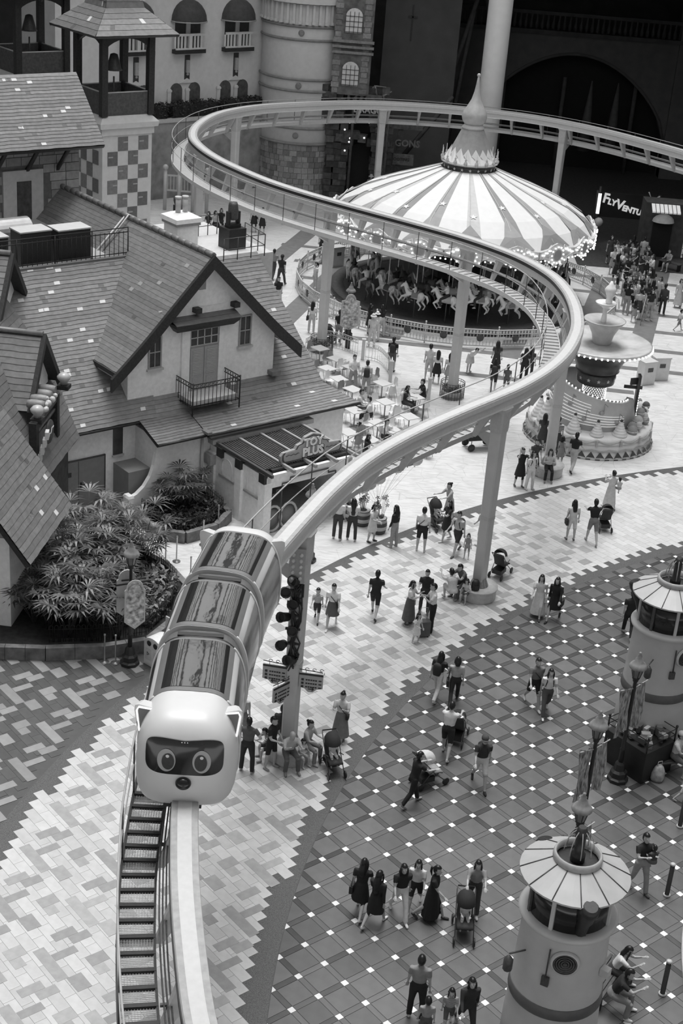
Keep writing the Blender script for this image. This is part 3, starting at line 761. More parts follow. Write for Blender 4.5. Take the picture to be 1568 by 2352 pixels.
# chimney on the right slope
m = HB_(); m.bx((6.65, -6.7, 6.5), (7.65, -5.7, 8.55)); ch = m.obj('chimney', STUCCO, W)
m = HB_(); m.bx((6.58, -6.77, 8.45), (7.72, -5.63, 8.58)); m.obj('chimney_band', MIDG, ch)
m = HB_(); m.loft([[(6.52, -6.83, 8.58), (7.78, -6.83, 8.58), (7.78, -5.57, 8.58), (6.52, -5.57, 8.58)], [(6.55, -6.8, 8.75), (7.75, -6.8, 8.75), (7.75, -5.6, 8.75), (6.55, -5.6, 8.75)], [(6.85, -6.5, 8.9), (7.45, -6.5, 8.9), (7.45, -5.9, 8.9), (6.85, -5.9, 8.9)]], 0, False); m.obj('chimney_cap', STUCCO, ch)
for x in (6.98, 7.32): m = HB_(); m.tube([(x, -6.2, 8.85), (x, -6.2, 9.5)], .11, 8); m.tube([(x, -6.2, 9.46), (x, -6.2, 9.55)], .14, 8); m.obj('chimney_pot', OFFW, ch)
# terraces and railings
m = HB_(); m.bx((-7.5, -12, 3.5), (3.6, -4.15, 7.85)); m.obj('terrace_block', M('terrace_grey', .3, .7, ns=3, na=.1), W)
m = HB_(); m.bx((-7.5, -4.4, 7.8), (3.6, -4.12, 8.06)); m.obj('terrace_kerb', M('kerb_grey', .13, .7, ns=3, na=.1), W)
m = HB_()
n = 54
for k in range(n+1): x = -7.4+10.9*k/n; m.tube([(x, -4.26, 8.05), (x, -4.26, 9.0)], .013, 4)
for k in range(8): x = -7.4+10.9*k/7; m.tube([(x, -4.26, 8.05), (x, -4.26, 9.12)], .025, 5)
for z in (8.15, 8.95, 9.12): m.tube([(-7.4, -4.26, z), (3.5, -4.26, z)], .02, 5)
m.obj('terrace_railing', BLACK, W)
m = HB_(); m.bx((7.0, -9.5, 4), (10.2, -3.95, 7.5)); m.obj('terrace_block', STUCCO2, W)
m = HB_()
for p, q in (((7.6, -3.75), (9.6, -3.75)), ((9.6, -3.75), (9.9, -5.6)), ((8.2, -7.2), (9.6, -7.2))):
    m = HB_()
    for k in range(4): a = Vector(p).lerp(Vector(q), k/3); m.tube([(a.x, a.y, 7.45), (a.x, a.y, 8.35)], .022, 5)
    for z in (7.9, 8.35): m.tube([(p[0], p[1], z), (q[0], q[1], z)], .018, 5)
    m.obj('roof_railing', DARKG, W)
# gate in the left wall, small window, service box, buttress wall
m = HB_(); m.bx((-3.2, -.02, 0), (0.02, .05, 2.02)); gate = m.obj('double_door', M('gate_grey', .20, .55, ns=6, na=.06), W)
m = HB_(); m.bx((-1.06, .05, 0), (-1.04, .06, 2.0)); m.bx((0.02, 0, 0), (.07, .06, 2.07)); m.bx((-3.2, 0, 2.02), (.07, .06, 2.07)); m.obj('door_joint', DARKG, gate)
m = HB_(); m.bx((-.98, .05, .95), (-.93, .12, 1.15)); m.bx((-.98, .1, 1.05), (-.80, .13, 1.08)); m.obj('door_handle', BLACK, gate)
m = HB_(); m.bx((-1.52, .05, 1.45), (-1.35, .07, 1.62)); m.obj('door_plate', BLACK, gate)
m = HB_(); m.bx((.40, -.02, 1.95), (.80, .04, 3.05)); m.obj('window', M('window_dark', .05), W)
m = HB_(); m.bx((.36, .0, 1.88), (.84, .09, 1.95)); m.obj('window_sill', OFFW, W)
m = HB_(); m.bx((.42, .02, 0), (1.35, 1.1, 1.65)); m.obj('service_box', M('box_grey', .22, .6, ns=4, na=.06), W)
m = HB_()
cur = [(1.35, 2.9), (1.33, 2.4), (1.25, 1.9), (1.1, 1.5), (.85, 1.15), (.55, .92), (.33, .84), (.33, 0)]
m.loft([[(s, 1.32, z) for s, z in cur]+[(1.4, 1.32, 0), (1.4, 1.32, 2.9)], [(s, 1.5, z) for s, z in cur]+[(1.4, 1.5, 0), (1.4, 1.5, 2.9)]], 0, False); m.obj('buttress_wall', STUCCO, W)
m = HB_(); m.bx((.12, 1.25, 0), (.34, 1.62, .88)); m.loft([[(.10, 1.23, .86), (.36, 1.23, .86), (.36, 1.64, .86), (.10, 1.64, .86)], [(.14, 1.27, .95), (.32, 1.27, .95), (.32, 1.6, .95), (.14, 1.6, .95)]], 0, False); m.obj('buttress_post', STUCCO, W)
m = HB_(); m.bx((3.45, 1.5, 1.6), (3.7, 1.9, 2.0)); m.obj('meter_box', MIDG, W)
# arched opening at the right end of the front wall
m = HB_()
def arch_pts(cx, z0, r, h, n=10): return [(cx-r, z0), (cx+r, z0), (cx+r, z0+h)]+[(cx+r*math.cos(PI*k/n), z0+h+r*math.sin(PI*k/n)) for k in range(1, n)]+[(cx-r, z0+h)]
pl = arch_pts(8.55, .9, .55, .5); m.loft([[(x, 1.38, z) for x, z in pl], [(x, 1.47, z) for x, z in pl]], 0, False); m.obj('arched_window', M('arch_dark', .07, .5, ns=4, na=.4), W)

# ------------------------------------------------------------------ toy shop lean-to in front of the house
shop = empty('toy_shop', HT_ @ Vector((5.6, 3.4, 0)), 0, 'toy shop lean-to with slatted glass canopy and scrolled name board', 'shop')
S = shop
m = HB_(); m.bx((3.72, 1.5, 0), (3.92, 5.1, 2.28)); m.obj('side_wall', STUCCO, S)
for t0 in (1.5, 3.25, 4.75): m = HB_(); m.bx((3.62, t0, 0), (3.95, t0+.38, 2.05)); m.obj('pilaster', STUCCO, S)
for t0 in (2.05, 3.25, 4.75): m = HB_(); m.bx((3.60, t0, 2.05), (3.98, t0+.34, 2.42)); m.obj('beam_end', FASCIA, S)
for t0 in (2.15, 3.75): m = HB_(); m.bx((3.66, t0, 1.28), (3.73, t0+.95, 1.36)); m.obj('wall_trim', MIDG, S)
for t0 in (2.62, 4.22):
    m = HB_(); n = 10; m.tube([(3.715, t0-.32, 1.4), (3.715, t0-.32, 1.75)]+[(3.715, t0-.32*math.cos(PI*k/n), 1.75+.32*math.sin(PI*k/n)) for k in range(1, n)]+[(3.715, t0+.32, 1.75), (3.715, t0+.32, 1.4)], .018, 4); m.obj('wall_arch_moulding', STUCCO, S)
m = HB_(); m.bx((7.45, 1.5, 0), (7.65, 5.1, 2.3)); m.obj('side_wall', STUCCO, S)
m = HB_(); m.bx((3.75, 4.95, 1.85), (7.6, 5.1, 2.35)); m.obj('shop_header', STUCCO, S)
m = HB_()
zz = [(3.95, 1.6), (4.15, 1.6), (4.15, 1.75), (4.4, 1.75), (4.4, 1.95), (4.75, 1.95), (4.75, 2.12), (6.5, 2.12), (6.5, 1.95), (6.85, 1.95), (6.85, 1.75), (7.1, 1.75), (7.1, 1.6), (7.4, 1.6)]
m.tube([(x, 5.13, z) for x, z in zz], .03, 4); m.obj('header_moulding', DARKG, S)
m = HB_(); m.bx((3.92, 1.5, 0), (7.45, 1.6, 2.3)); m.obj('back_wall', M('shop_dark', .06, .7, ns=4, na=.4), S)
rr = random.Random(4)
for k in range(14):
    x = 4.1+.23*k; m = HB_(); m.bx((x, 1.7, .3+.0*k), (x+.18, 2.1, .3+rr.uniform(.5, 1.6))); m.obj('toy_box', mg(rr.choice((.1, .3, .5, .7))), S)
for x in (4.15, 4.85):
    m = HB_(); n = 16; m.tube([(x+.38*math.cos(2*PI*k/n), 5.0, .55+.5*math.sin(2*PI*k/n)) for k in range(n)], .05, 6, loop=True); m.obj('display_hoop', OFFW, S)
    m = HB_(); m.lathe([(.02, 0), (.36, .01), (.36, .03), (.02, .04)], 18, T=Matrix.Translation((x, 4.97, .55)) @ Matrix.Rotation(PI/2, 4, 'X')); m.obj('display_disc', mg(.2), S)
# canopy: beams and dark slats
for k in range(5):
    x = 3.70+3.92*k/4; m = HB_(); m.bx((x-.05, 1.9, 2.42), (x+.05, 5.45, 2.54)); m.obj('canopy_beam', MIDG if k else DARKG, S)
for k in range(4):
    x0 = 3.75+3.92*k/4; x1 = x0+.88
    m = HB_(); m.bx((x0, 1.95, 2.43), (x1, 4.75, 2.455)); pn = m.obj('canopy_panel', M('canopy_glass', .03, .25, ns=5, na=.4), S)
    for q in range(8):
        x = x0+.06+.105*q; m = HB_(); m.bx((x, 1.97, 2.455), (x+.028, 4.73, 2.475)); m.obj('canopy_slat', M('slat_grey', .11, .5, ns=6, na=.3), pn)
m = HB_(); m.bx((3.5, 1.62, 2.44), (8.2, 1.95, 2.62)); m.obj('canopy_ledger', MIDG, S)
m = HB_(); m.bx((3.55, 1.5, 2.52), (7.9, 1.75, 2.7)); m.obj('canopy_flashing', OFFW, S)
m = HB_(); m.bx((4.1, 4.72, 2.28), (7.9, 4.88, 2.44)); m.obj('front_beam', FASCIA, S)
# name board
def board(k, y0, y1, cx=6.02, z0=2.48):
    o = [(-1.42, .12), (-1.36, .0), (1.36, .0), (1.42, .12), (1.42, .30), (1.32, .42), (.78, .46), (.70, .60), (.50, .66), (.36, .86), (0, .96), (-.36, .86), (-.50, .66), (-.70, .60), (-.78, .46), (-1.32, .42), (-1.42, .30)]
    c = (0, .40)
    return [[(cx+c[0]+(x-c[0])*k[0], y, z0+c[1]+(z-c[1])*k[1]) for x, z in o] for y in (y0, y1)]
m = HB_(); m.loft(board((1, 1), 4.55, 4.68), 0, False); sb = m.obj('name_board', MIDG, S)
m = HB_(); m.loft(board((.955, .90), 4.66, 4.695), 0, False); m.obj('board_rim', DARKG, sb)
m = HB_(); m.loft(board((.915, .82), 4.67, 4.71), 0, False); m.obj('board_face', M('board_face', .36, .5, ns=5, na=.04), sb)
def hvec(x, y, z): return (HT_ @ Vector((x, y, z)))-(HT_ @ Vector((0, 0, 0)))
def htext(name, body, size, mat, x, y, z, parent, bold=.0, ext=.012):
    T = frame(HT_ @ Vector((x, y, z))-world_loc(parent), hvec(1, 0, 0), (0, 0, 1))
    return text_mesh(name, body, size, mat, parent, T, ext, bold=bold)
htext('lettering_toy', 'TOY', .42, M('letter_white', .78, .4, ns=4, na=.02), 6.02, 4.74, 3.12, sb, .02)
htext('lettering_plus', 'PLUS', .44, MATS['letter_white'], 6.02, 4.74, 2.76, sb, .024)
htext('lettering_toy_shadow', 'TOY', .43, BLACK, 6.05, 4.712, 3.09, sb, .03, .004)
htext('lettering_plus_shadow', 'PLUS', .45, BLACK, 6.05, 4.712, 2.73, sb, .045, .004)
for sx in (-1, 1):
    m = HB_(); m.tube([(6.02+sx*(.62+.06*k), 4.72, 2.78+.025*math.sin(k*1.8)) for k in range(11)], .012, 4); m.obj('board_scroll', DARKG, sb)

# ------------------------------------------------------------------ stone house behind the terrace
stone = empty('stone_house', HT_ @ Vector((0, -13, 0)), 0, 'stone block house with slate roof behind the black terrace railing', 'house')
STB = [M('stone_block_%d' % i, g, .75, ns=6, na=.15, bump=.3) for i, g in enumerate((.24, .28, .33))]
m = HB_(); m.bx((-9, -14.5, 0), (5.2, -11.1, 11.3)); m.obj('wall', M('stone_joint', .13, .85, ns=5, na=.2), stone)
rr = random.Random(21)
bkm = {}
for j in range(10):
    z = 7.9+.36*j; x = -3.0+(.35 if j % 2 else 0)
    while x < 5.1:
        wd = rr.uniform(.5, .85); x1 = min(x+wd, 5.2)
        if not (1.6 < (x+x1)/2 < 3.6 and z < 9.9): m = HB_(); m.bx((x+.012, -11.12, z+.012), (x1-.012, -11.05, z+.345)); m.obj('stone_block', rr.choice(STB), stone)
        x = x1
m = HB_(); m.bx((1.7, -11.1, 7.8), (3.5, -10.98, 9.9)); m.obj('door_surround', M('surround_grey', .42, .7, ns=5, na=.08), stone)
m = HB_(); m.bx((2.3, -11.0, 7.8), (2.95, -10.96, 9.45)); m.obj('door', M('door_shade', .05, .7, ns=5, na=.4), stone)
m = HB_(); m.bx((-.6, -11.1, 7.8), (.7, -11.0, 9.9)); m.obj('door_surround', MATS['surround_grey'], stone)
roof_plane(stone, (-9, -9.9, 10.95), (5.75, -9.9, 10.95), (5.75, -12.3, 13.45), (-9, -12.3, 13.45), 22, seed=31, lights=30)
deck(stone, [(-9, -9.9, 10.9), (5.75, -9.9, 10.9), (5.75, -12.3, 13.4), (-9, -12.3, 13.4)], .16, FASCIA)
deck(stone, [(-9, -14.7, 10.9), (5.75, -14.7, 10.9), (5.75, -12.3, 13.4), (-9, -12.3, 13.4)], .16, FASCIA)
for x in (1.4, 2.8, 4.2): m = HB_(); m.tube([(x, -11.1, 9.8), (x, -10.1, 10.85)], .09, 4); m.obj('eave_brace', FASCIA, stone)

# ------------------------------------------------------------------ chequered tower and open belfries
def belfry(name, s0, t0, z0, w, d, roof, label, tower_h=None):
    """s0,t0: front left corner in house axes, z0: floor of the lantern"""
    o = empty(name, HT_ @ Vector((s0+w/2, t0-d/2, 0)), 0, label, 'tower')
    s1, t1 = s0+w, t0-d
    m = HB_(); m.bx((s0-.1, t1-.1, 0), (s1+.1, t0+.1, z0-.6)); m.obj('shaft', M('tower_stucco', .60, .7, ns=4, na=.05), o)
    m = HB_(); m.loft([[(s0-.18, t1-.18, z0-.95), (s1+.18, t1-.18, z0-.95), (s1+.18, t0+.18, z0-.95), (s0-.18, t0+.18, z0-.95)], [(s0-.18, t1-.18, z0-.6), (s1+.18, t1-.18, z0-.6), (s1+.18, t0+.18, z0-.6), (s0-.18, t0+.18, z0-.6)]], 0, False); m.obj('cornice', MATS['tower_stucco'], o)
    m = HB_(); e = .32; m.loft([[(s0-e, t1-e, z0-.6), (s1+e, t1-e, z0-.6), (s1+e, t0+e, z0-.6), (s0-e, t0+e, z0-.6)], [(s0-e-.04, t1-e-.04, z0-.35), (s1+e+.04, t1-e-.04, z0-.35), (s1+e+.04, t0+e+.04, z0-.35), (s0-e-.04, t0+e+.04, z0-.35)], [(s0, t1, z0), (s1, t1, z0), (s1, t0, z0), (s0, t0, z0)]], 0, False); m.obj('cornice', MATS['tower_stucco'], o)
    m = HB_(); m.bx((s0+.05, t1+.05, z0-.02), (s1-.05, t0-.05, z0+.02)); m.obj('lantern_floor', M('lantern_floor', .8, .7, ns=3, na=.04), o)
    ph = 1.05
    for a, b in (((s0, t0), (s1, t0)), ((s1, t0), (s1, t1)), ((s1, t1), (s0, t1)), ((s0, t1), (s0, t0))):
        A, B = Vector((*a, 0)), Vector((*b, 0)); dd = (B-A).normalized(); nn = Vector((dd.y, -dd.x, 0))*.05
        m = HB_(); m.loft([[A-nn+Vector((0, 0, z0-.02)), A+nn+Vector((0, 0, z0-.02)), A+nn+Vector((0, 0, z0+ph)), A-nn+Vector((0, 0, z0+ph))], [B-nn+Vector((0, 0, z0-.02)), B+nn+Vector((0, 0, z0-.02)), B+nn+Vector((0, 0, z0+ph)), B-nn+Vector((0, 0, z0+ph))]], 0, False); pr = m.obj('parapet', M('parapet_timber', .075, .6, ns=8, na=.3), o)
        m = HB_()
        for k in range(3):
            c = A.lerp(B, (k+.5)/3); l = dd*.38
            for sg in (-1, 1):
                m.tube([c-l*sg+Vector((0, 0, z0+.15)), c+l*sg+Vector((0, 0, z0+.9))], .045, 4)
        m.obj('parapet_braces', FASCIA, pr)
        m = HB_(); m.tube([A+Vector((0, 0, z0+ph)), B+Vector((0, 0, z0+ph))], .06, 4); m.obj('parapet_cap', OFFW, pr)
        # arched brace between posts
        m = HB_(); pts = []
        for k in range(11):
            u = k/10; arch = math.sin(PI*u)**.6; pts.append((A.lerp(B, u), z0+2.95+.62*arch))
        m.loft([[p-nn*1.2+Vector((0, 0, z)), p+nn*1.2+Vector((0, 0, z)), p+nn*1.2+Vector((0, 0, z0+3.85)), p-nn*1.2+Vector((0, 0, z0+3.85))] for p, z in pts], 0, False); m.obj('arch_brace', FASCIA, o)
    for x in (s0, s1):
        for y in (t0, t1): m = HB_(); m.bx((x-.16, y-.16, z0-.05), (x+.16, y+.16, z0+3.9)); m.obj('post', FASCIA, o)
    zr = z0+3.85; e = 1.0
    C = [(s0-e, t0+e), (s1+e, t0+e), (s1+e, t1-e), (s0-e, t1-e)]; mid = .55
    Mid = [(s0+.25, t0-.25), (s1-.25, t0-.25), (s1-.25, t1+.25), (s0+.25, t1+.25)]
    cx, cy = (s0+s1)/2, (t0+t1)/2
    Top = [(cx-.3, cy+.3), (cx+.3, cy+.3), (cx+.3, cy-.3), (cx-.3, cy-.3)]
    for k in range(4):
        a, b = C[k], C[(k+1) % 4]; c, d2 = Mid[k], Mid[(k+1) % 4]; e1, e2 = Top[k], Top[(k+1) % 4]
        roof_plane(o, (*a, zr), (*b, zr), (*d2, zr+1.1), (*c, zr+1.1), 5, seed=40+k, lights=1)
        roof_plane(o, (*c, zr+1.1), (*d2, zr+1.1), (*e2, zr+4.5), (*e1, zr+4.5), 12, seed=50+k, lights=2)
        deck(o, [(*a, zr-.02), (*b, zr-.02), (*d2, zr+1.06), (*c, zr+1.06)], .14, FASCIA)
    m = HB_(); m.bx((s0-.2, t1-.2, zr-.12), (s1+.2, t0+.2, zr+.1)); m.obj('wall_plate', FASCIA, o)
    m = HB_(); m.tube([(cx, cy, z0), (cx, cy, z0+1.6)], .05, 6); m.obj('bell_stand', DARKG, o)
    m = HB_(); m.lathe([(.05, 2.9), (.18, 2.85), (.28, 2.5), (.36, 2.2), (.42, 2.1)], 12, c=(cx, cy, z0-.2)); m.obj('bell', DARKG, o)
    return o
tw = belfry('chequered_tower', 11.55, -20.05, 9.9, 2.6, 2.5, True, 'white tower with dark chequered tiles under an open timber belfry')
rr = random.Random(9)
CHK = [M('chequer_%d' % i, .13+.03*i, .6, ns=8, na=.15) for i in range(3)]
for j in range(12):
    for k in range(4):
        if (j+k) % 2 == 0: continue
        s = 12.02+.58*k-.29; z = 8.15-.70*j
        if k == 0 and j % 2: pass
        m = HB_(); m.bx((s+.01, -19.97, z+.01), (s+.57, -19.93, z+.69)); m.obj('chequer_tile', rr.choice(CHK), tw)
        m = HB_(); q = rr.choice((0, .25)); m.bx((s+.05+q, -19.935, z+.4), (s+.30+q, -19.92, z+.47)); m.obj('light_brick', mg(.35), tw)
for j in range(12):
    for k in range(5):
        if (j+k) % 2 == 0: continue
        t = -20.3-.58*k; z = 8.15-.70*j; m = HB_(); m.bx((11.42, t-.57, z+.01), (11.46, t-.01, z+.69)); m.obj('chequer_tile', rr.choice(CHK), tw)
belfry('timber_belfry', 10.1, -26.0, 10.9, 2.7, 2.7, True, 'open timber belfry behind the ridge of the stone house')

# ------------------------------------------------------------------ slate house at the left edge (roof falls towards the square)
LH = Matrix.Translation((-9.2, 39.4, 0)) @ Matrix.Rotation(math.radians(-5), 4, 'Z')
HT_SAVE = HT_
HT_ = LH @ Matrix(((1, 0, 0, 0), (0, 1, 0, 0), (0, 0, 1, 0), (0, 0, 0, 1)))
lh = empty('slate_house', LH @ Vector((-3, 4, 0)), 0, 'slate roofed house with dormers beside the palm bed', 'house')
K = 1.4
roof_plane(lh, (0, -.05, 2.8), (0, 4.35, 2.8), (-4.5, 4.35, 2.8+4.5*K), (-4.5, -.05, 2.8+4.5*K), 38, seed=61, lights=14)
deck(lh, [(0, -.05, 2.76), (0, 4.35, 2.76), (-4.5, 4.35, 2.76+4.5*K), (-4.5, -.05, 2.76+4.5*K)], .16, FASCIA)
roof_plane(lh, (-1.1, 4.35, 3.25), (-1.1, 10.5, 3.25), (-4.6, 10.5, 3.25+3.5*K), (-4.6, 4.35, 3.25+3.5*K), 24, seed=62, lights=0, odd=False, mats=[SHINGD, SHING[0]])
deck(lh, [(-1.1, 4.35, 3.2), (-1.1, 10.5, 3.2), (-4.6, 10.5, 3.2+3.5*K), (-4.6, 4.35, 3.2+3.5*K)], .16, FASCIA)
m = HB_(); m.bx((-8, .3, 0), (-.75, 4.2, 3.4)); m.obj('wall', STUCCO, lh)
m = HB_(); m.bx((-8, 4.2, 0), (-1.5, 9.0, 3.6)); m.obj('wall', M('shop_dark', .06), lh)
m = HB_(); m.bx((-.78, 3.6, 0), (-.55, 4.25, 2.7)); m.obj('corner_post', STUCCO, lh)
def dormer(y, zf, xf, hw=1.7, hh=2.15):
    m = HB_(); m.loft([[(xf, y-hw+.25, zf-.6), (xf, y+hw-.25, zf-.6), (xf, y+hw-.3, zf+.35), (xf, y, zf+hh-.35), (xf, y-hw+.3, zf+.35)], [(xf-3, y-hw+.25, zf-.6), (xf-3, y+hw-.25, zf-.6), (xf-3, y+hw-.3, zf+.35), (xf-3, y, zf+hh-.35), (xf-3, y-hw+.3, zf+.35)]], 0, False); d = m.obj('dormer', STUCCO, lh)
    for sg in (-1, 1):
        a, b = (xf+.3, y+sg*hw, zf), (xf+.3, y, zf+hh)
        roof_plane(d, a, (xf-3, y+sg*hw, zf), (xf-3, y, zf+hh), b, 12, seed=70+sg, lights=0, odd=False)
        deck(d, [a, (xf-3, y+sg*hw, zf), (xf-3, y, zf+hh), b], .12, FASCIA)
        m = HB_(); m.loft([[(xf+.26, p, z+.04), (xf+.42, p, z+.04), (xf+.42, p, z-.30), (xf+.26, p, z-.30)] for p, z in ((y+sg*hw*1.03, zf-.05), (y, zf+hh))], 0, False); m.obj('barge_board', FASCIA, d)
    m = HB_(); m.tube([(xf+.3, y, zf+hh+.03), (xf-3, y, zf+hh+.03)], .1, 6); m.obj('ridge_tile', SHING[1], d)
    m = HB_(); m.bx((xf-.05, y-.9, zf-1.0), (xf+.55, y+.35, zf-.62)); m.obj('window_box', FASCIA, d)
dormer(8.0, 5.1, -2.35); dormer(10.6, 7.0, -4.3)
# black lattice gate by the corner
m = HB_()
for y in (4.4, 5.6): m.bx((-1.0, y-.07, 0), (-.85, y+.07, 2.3))
for z in (.4, .9, 1.4, 1.8, 2.25): m.bx((-.96, 4.4, z-.04), (-.89, 5.6, z+.04))
for y in (4.8, 5.2): m.bx((-.95, y-.03, 0), (-.90, y+.03, 2.3))
m.obj('timber_lattice', FASCIA, lh)
# roof sign of barrels, globes and slats
sg_ = empty('barrel_roof_sign', LH @ Vector((-1.7, 6.6, 4.2)), 0, 'carved barrel sign with globe lamps on the dark slate roof', 'sign')
OFFS = Vector((-1.7, 6.6, 4.2))
def sp(m, name, mat, par=None): return m.obj(name, mat, par or sg_)
P0, P1 = Vector((-1.52, 5.2, 3.8)), Vector((-1.56, 7.65, 3.9))
m = HB_(); m.bx((P0.x-.13, P0.y-.13, 3.5), (P0.x+.13, P0.y+.13, 5.2)); sp(m, 'post', FASCIA)
m = HB_(); m.bx((P1.x-.13, P1.y-.13, 3.6), (P1.x+.13, P1.y+.13, 5.3)); sp(m, 'post', FASCIA)
m = HB_(); m.tube([(P0.x, P0.y, 5.1), (P1.x, P1.y, 5.2)], .16, 4); m.tube([(P0.x, P0.y, 4.7), (P1.x, P1.y, 4.8)], .08, 4); sp(m, 'beam', M('sign_timber', .09, .6, ns=8, na=.4))
for k in range(4):
    c = P0.lerp(P1, .42+.17*k)+Vector((0, 0, 1.62 if k else 1.55)); m = HB_(); m.lathe([(.13, -.30), (.16, -.18), (.17, 0), (.16, .18), (.13, .30)], 12, T=Matrix.Translation((c.x-.22, c.y, 5.42+.03*k)) @ Matrix.Rotation(PI/2, 4, 'Y')); sp(m, 'barrel', M('barrel_grey', .24, .5, ns=6, na=.2))
for c in ((P0.x+.05, P0.y+.25, 5.5), (P1.x+.10, P1.y+.75, 5.6)):
    m = HB_(); m.lathe([(.10, -.22), (.14, -.1), (.22, .0), (.24, .08), (.15, .18), (.03, .22)], 14, c=c); gl = sp(m, 'globe_lamp', M('globe_glass', .42, .3, ns=4, na=.1))
    m = HB_(); m.bx((c[0]-.2, c[1]-.2, c[2]-.36), (c[0]+.2, c[1]+.2, c[2]-.22)); m.obj('globe_base', FASCIA, gl)
rr = random.Random(77)
for k in range(9):
    c = P0.lerp(P1, .28+.075*k); m = HB_(); m.ball((c.x+.08+rr.uniform(-.05, .12), c.y, 5.34+rr.uniform(0, .18)), (rr.uniform(.07, .12),)*3, 8, 6); sp(m, 'carved_figure', M('figure_pale', .55, .5, ns=8, na=.2))
for k in range(4):
    c = P0+Vector((.22+.07*k, .10+.04*k, 0)); m = HB_(); m.box((c.x-.05, c.y, 3.95+.26*k), (.12, .30, .26), rz=.2); sp(m, 'step_slat', mg(.6))
m = HB_(); m.lathe([(.05, -.04), (.40, -.03), (.42, 0), (.40, .03), (.05, .04)], 20, T=Matrix.Translation((-1.35, 6.35, 4.45)) @ Matrix.Rotation(PI/2, 4, 'Y')); dk = sp(m, 'round_plate', M('plate_dark', .07, .5, ns=4, na=.3))
m = HB_(); m.tube([(-1.28, 6.1+.06*k, 4.38+.05*math.sin(k*1.5)+.03*k) for k in range(9)], .018, 4); m.obj('script_lettering', mg(.6), dk)
HT_ = HT_SAVE
# air handling units on the terrace
for k, (s, t, w_, h_) in enumerate(((-1.9, -5.1, 1.25, 1.25), (-.1, -5.2, 1.25, 1.3), (1.45, -5.1, 1.35, 1.25))):
    o = empty('speaker_cabinet', HT_ @ Vector((s, t, 7.86)), 0, ('black equipment cabinet with open pale lid on the terrace, %s' % ('against the dormer side', 'in the middle of the three', 'nearest the roof ridge'))[0:200] if False else ['black cabinet with pale top farthest along the terrace from the gable roof', 'black cabinet with pale top between two others on the terrace', 'black cabinet with pale top on the terrace close to the gable roof'][k], 'cabinet', 'black cabinets on the roof terrace')
    m = HB_(); m.bx((s-w_/2, t-.4, 7.86), (s+w_/2, t+.4, 7.86+h_)); m.obj('cabinet_body', BLACK, o)
    m = HB_(); m.bx((s-w_/2-.03, t-.44, 7.86+h_), (s+w_/2+.03, t+.44, 7.86+h_+.05)); m.obj('cabinet_top', M('cab_top', .5, .5, ns=4, na=.05), o)
o = empty('spot_drum', HT_ @ Vector((-.2, -7.2, 7.86)), 0, 'curved metal hood of the extractor on the terrace', 'extractor')
m = HB_(); n = 12; m.loft([[(x, -7.2+.55*math.cos(PI*k/n), 8.55+.55*math.sin(PI*k/n)) for k in range(n+1)]+[(x, -7.75, 7.86), (x, -6.65, 7.86)] for x in (-.9, .8)], 0, False); m.obj('hood_shell', M('hood_metal', .45, .25, metal=.6, ns=4, na=.1), o)
m = HB_(); m.bx((-1.0, -7.7, 7.86), (-.9, -6.7, 9.0)); m.obj('hood_cheek', BLACK, o)
# moving-head lights on flight cases, right terrace
for k, (s, t) in enumerate(((7.55, -6.9), (9.0, -5.2))):
    o = empty('moving_head_light', HT_ @ Vector((s, t, 7.5)), 0, ['black moving-head spotlight tilted on its flight case beside the chimney', 'black moving-head spotlight upright on its flight case by the roof railing'][k], 'spotlight')
    m = HB_(); m.bx((s-.42, t-.38, 7.5), (s+.42, t+.38, 8.35)); m.obj('flight_case', BLACK, o)
    m = HB_()
    for sg in (-1, 1): m.bx((s+sg*.24-.04, t-.12, 8.5), (s+sg*.24+.04, t+.12, 9.0))
    m.bx((s-.28, t-.18, 8.35), (s+.28, t+.18, 8.5)); m.obj('yoke', BLACK, o)
    m = HB_(); T = Matrix.Translation((s, t, 8.95)) @ Matrix.Rotation(.7 if k == 0 else .1, 4, 'X'); m.lathe([(.12, -.3), (.2, -.25), (.22, 0), (.2, .3), (.16, .42)], 14, T=T); m.obj('lamp_head', DARKG, o)

# ------------------------------------------------------------------ carousel
CX, CY = 5.33, 80.6
car = empty('carousel', (CX, CY, 0), 0, 'big carousel with striped tent roof, onion spire and bulb lit cornice', 'carousel')
BULB = M('lit_bulb', .9, .3, emit=2.2)
CFL = M('carousel_floor', .045, .35, ns=6, na=.5, streak=(1, 1, 1))
m = MB(); m.lathe([(7.05, 0), (7.08, .22), (6.95, .30), (6.4, .31)], 64); m.lathe([(6.45, .3), (.1, .31)], 64); m.obj('platform', CFL, car)
m = MB(); m.lathe([(7.0, .29), (7.0, .345), (6.3, .35), (6.3, .3)], 64); m.obj('platform_rim', M('rim_wood', .10, .4, ns=8, na=.3), car)
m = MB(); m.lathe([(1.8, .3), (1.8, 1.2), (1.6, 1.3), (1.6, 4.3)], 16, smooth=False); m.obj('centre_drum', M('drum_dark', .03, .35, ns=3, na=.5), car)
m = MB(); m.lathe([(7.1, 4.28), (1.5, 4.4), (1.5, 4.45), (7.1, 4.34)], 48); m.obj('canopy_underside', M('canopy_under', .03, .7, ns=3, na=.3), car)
CPROF = [(7.2, 4.45), (6.6, 5.05), (5.6, 5.65), (4.2, 6.22), (2.8, 6.72), (1.5, 7.2)]
def cz(r):
    for (r0, z0), (r1, z1) in zip(CPROF, CPROF[1:]):
        if r1 <= r <= r0: return z0+(z1-z0)*(r0-r)/(r0-r1)
    return 7.2
CW = M('tent_white', .66, .7, ns=3, na=.03); CG1 = M('tent_grey', .30, .7, ns=3, na=.06); CG2 = M('tent_pale', .48, .7, ns=5, na=.06); CG3 = M('tent_dark', .24, .7, ns=3, na=.06)
NSEG = 54
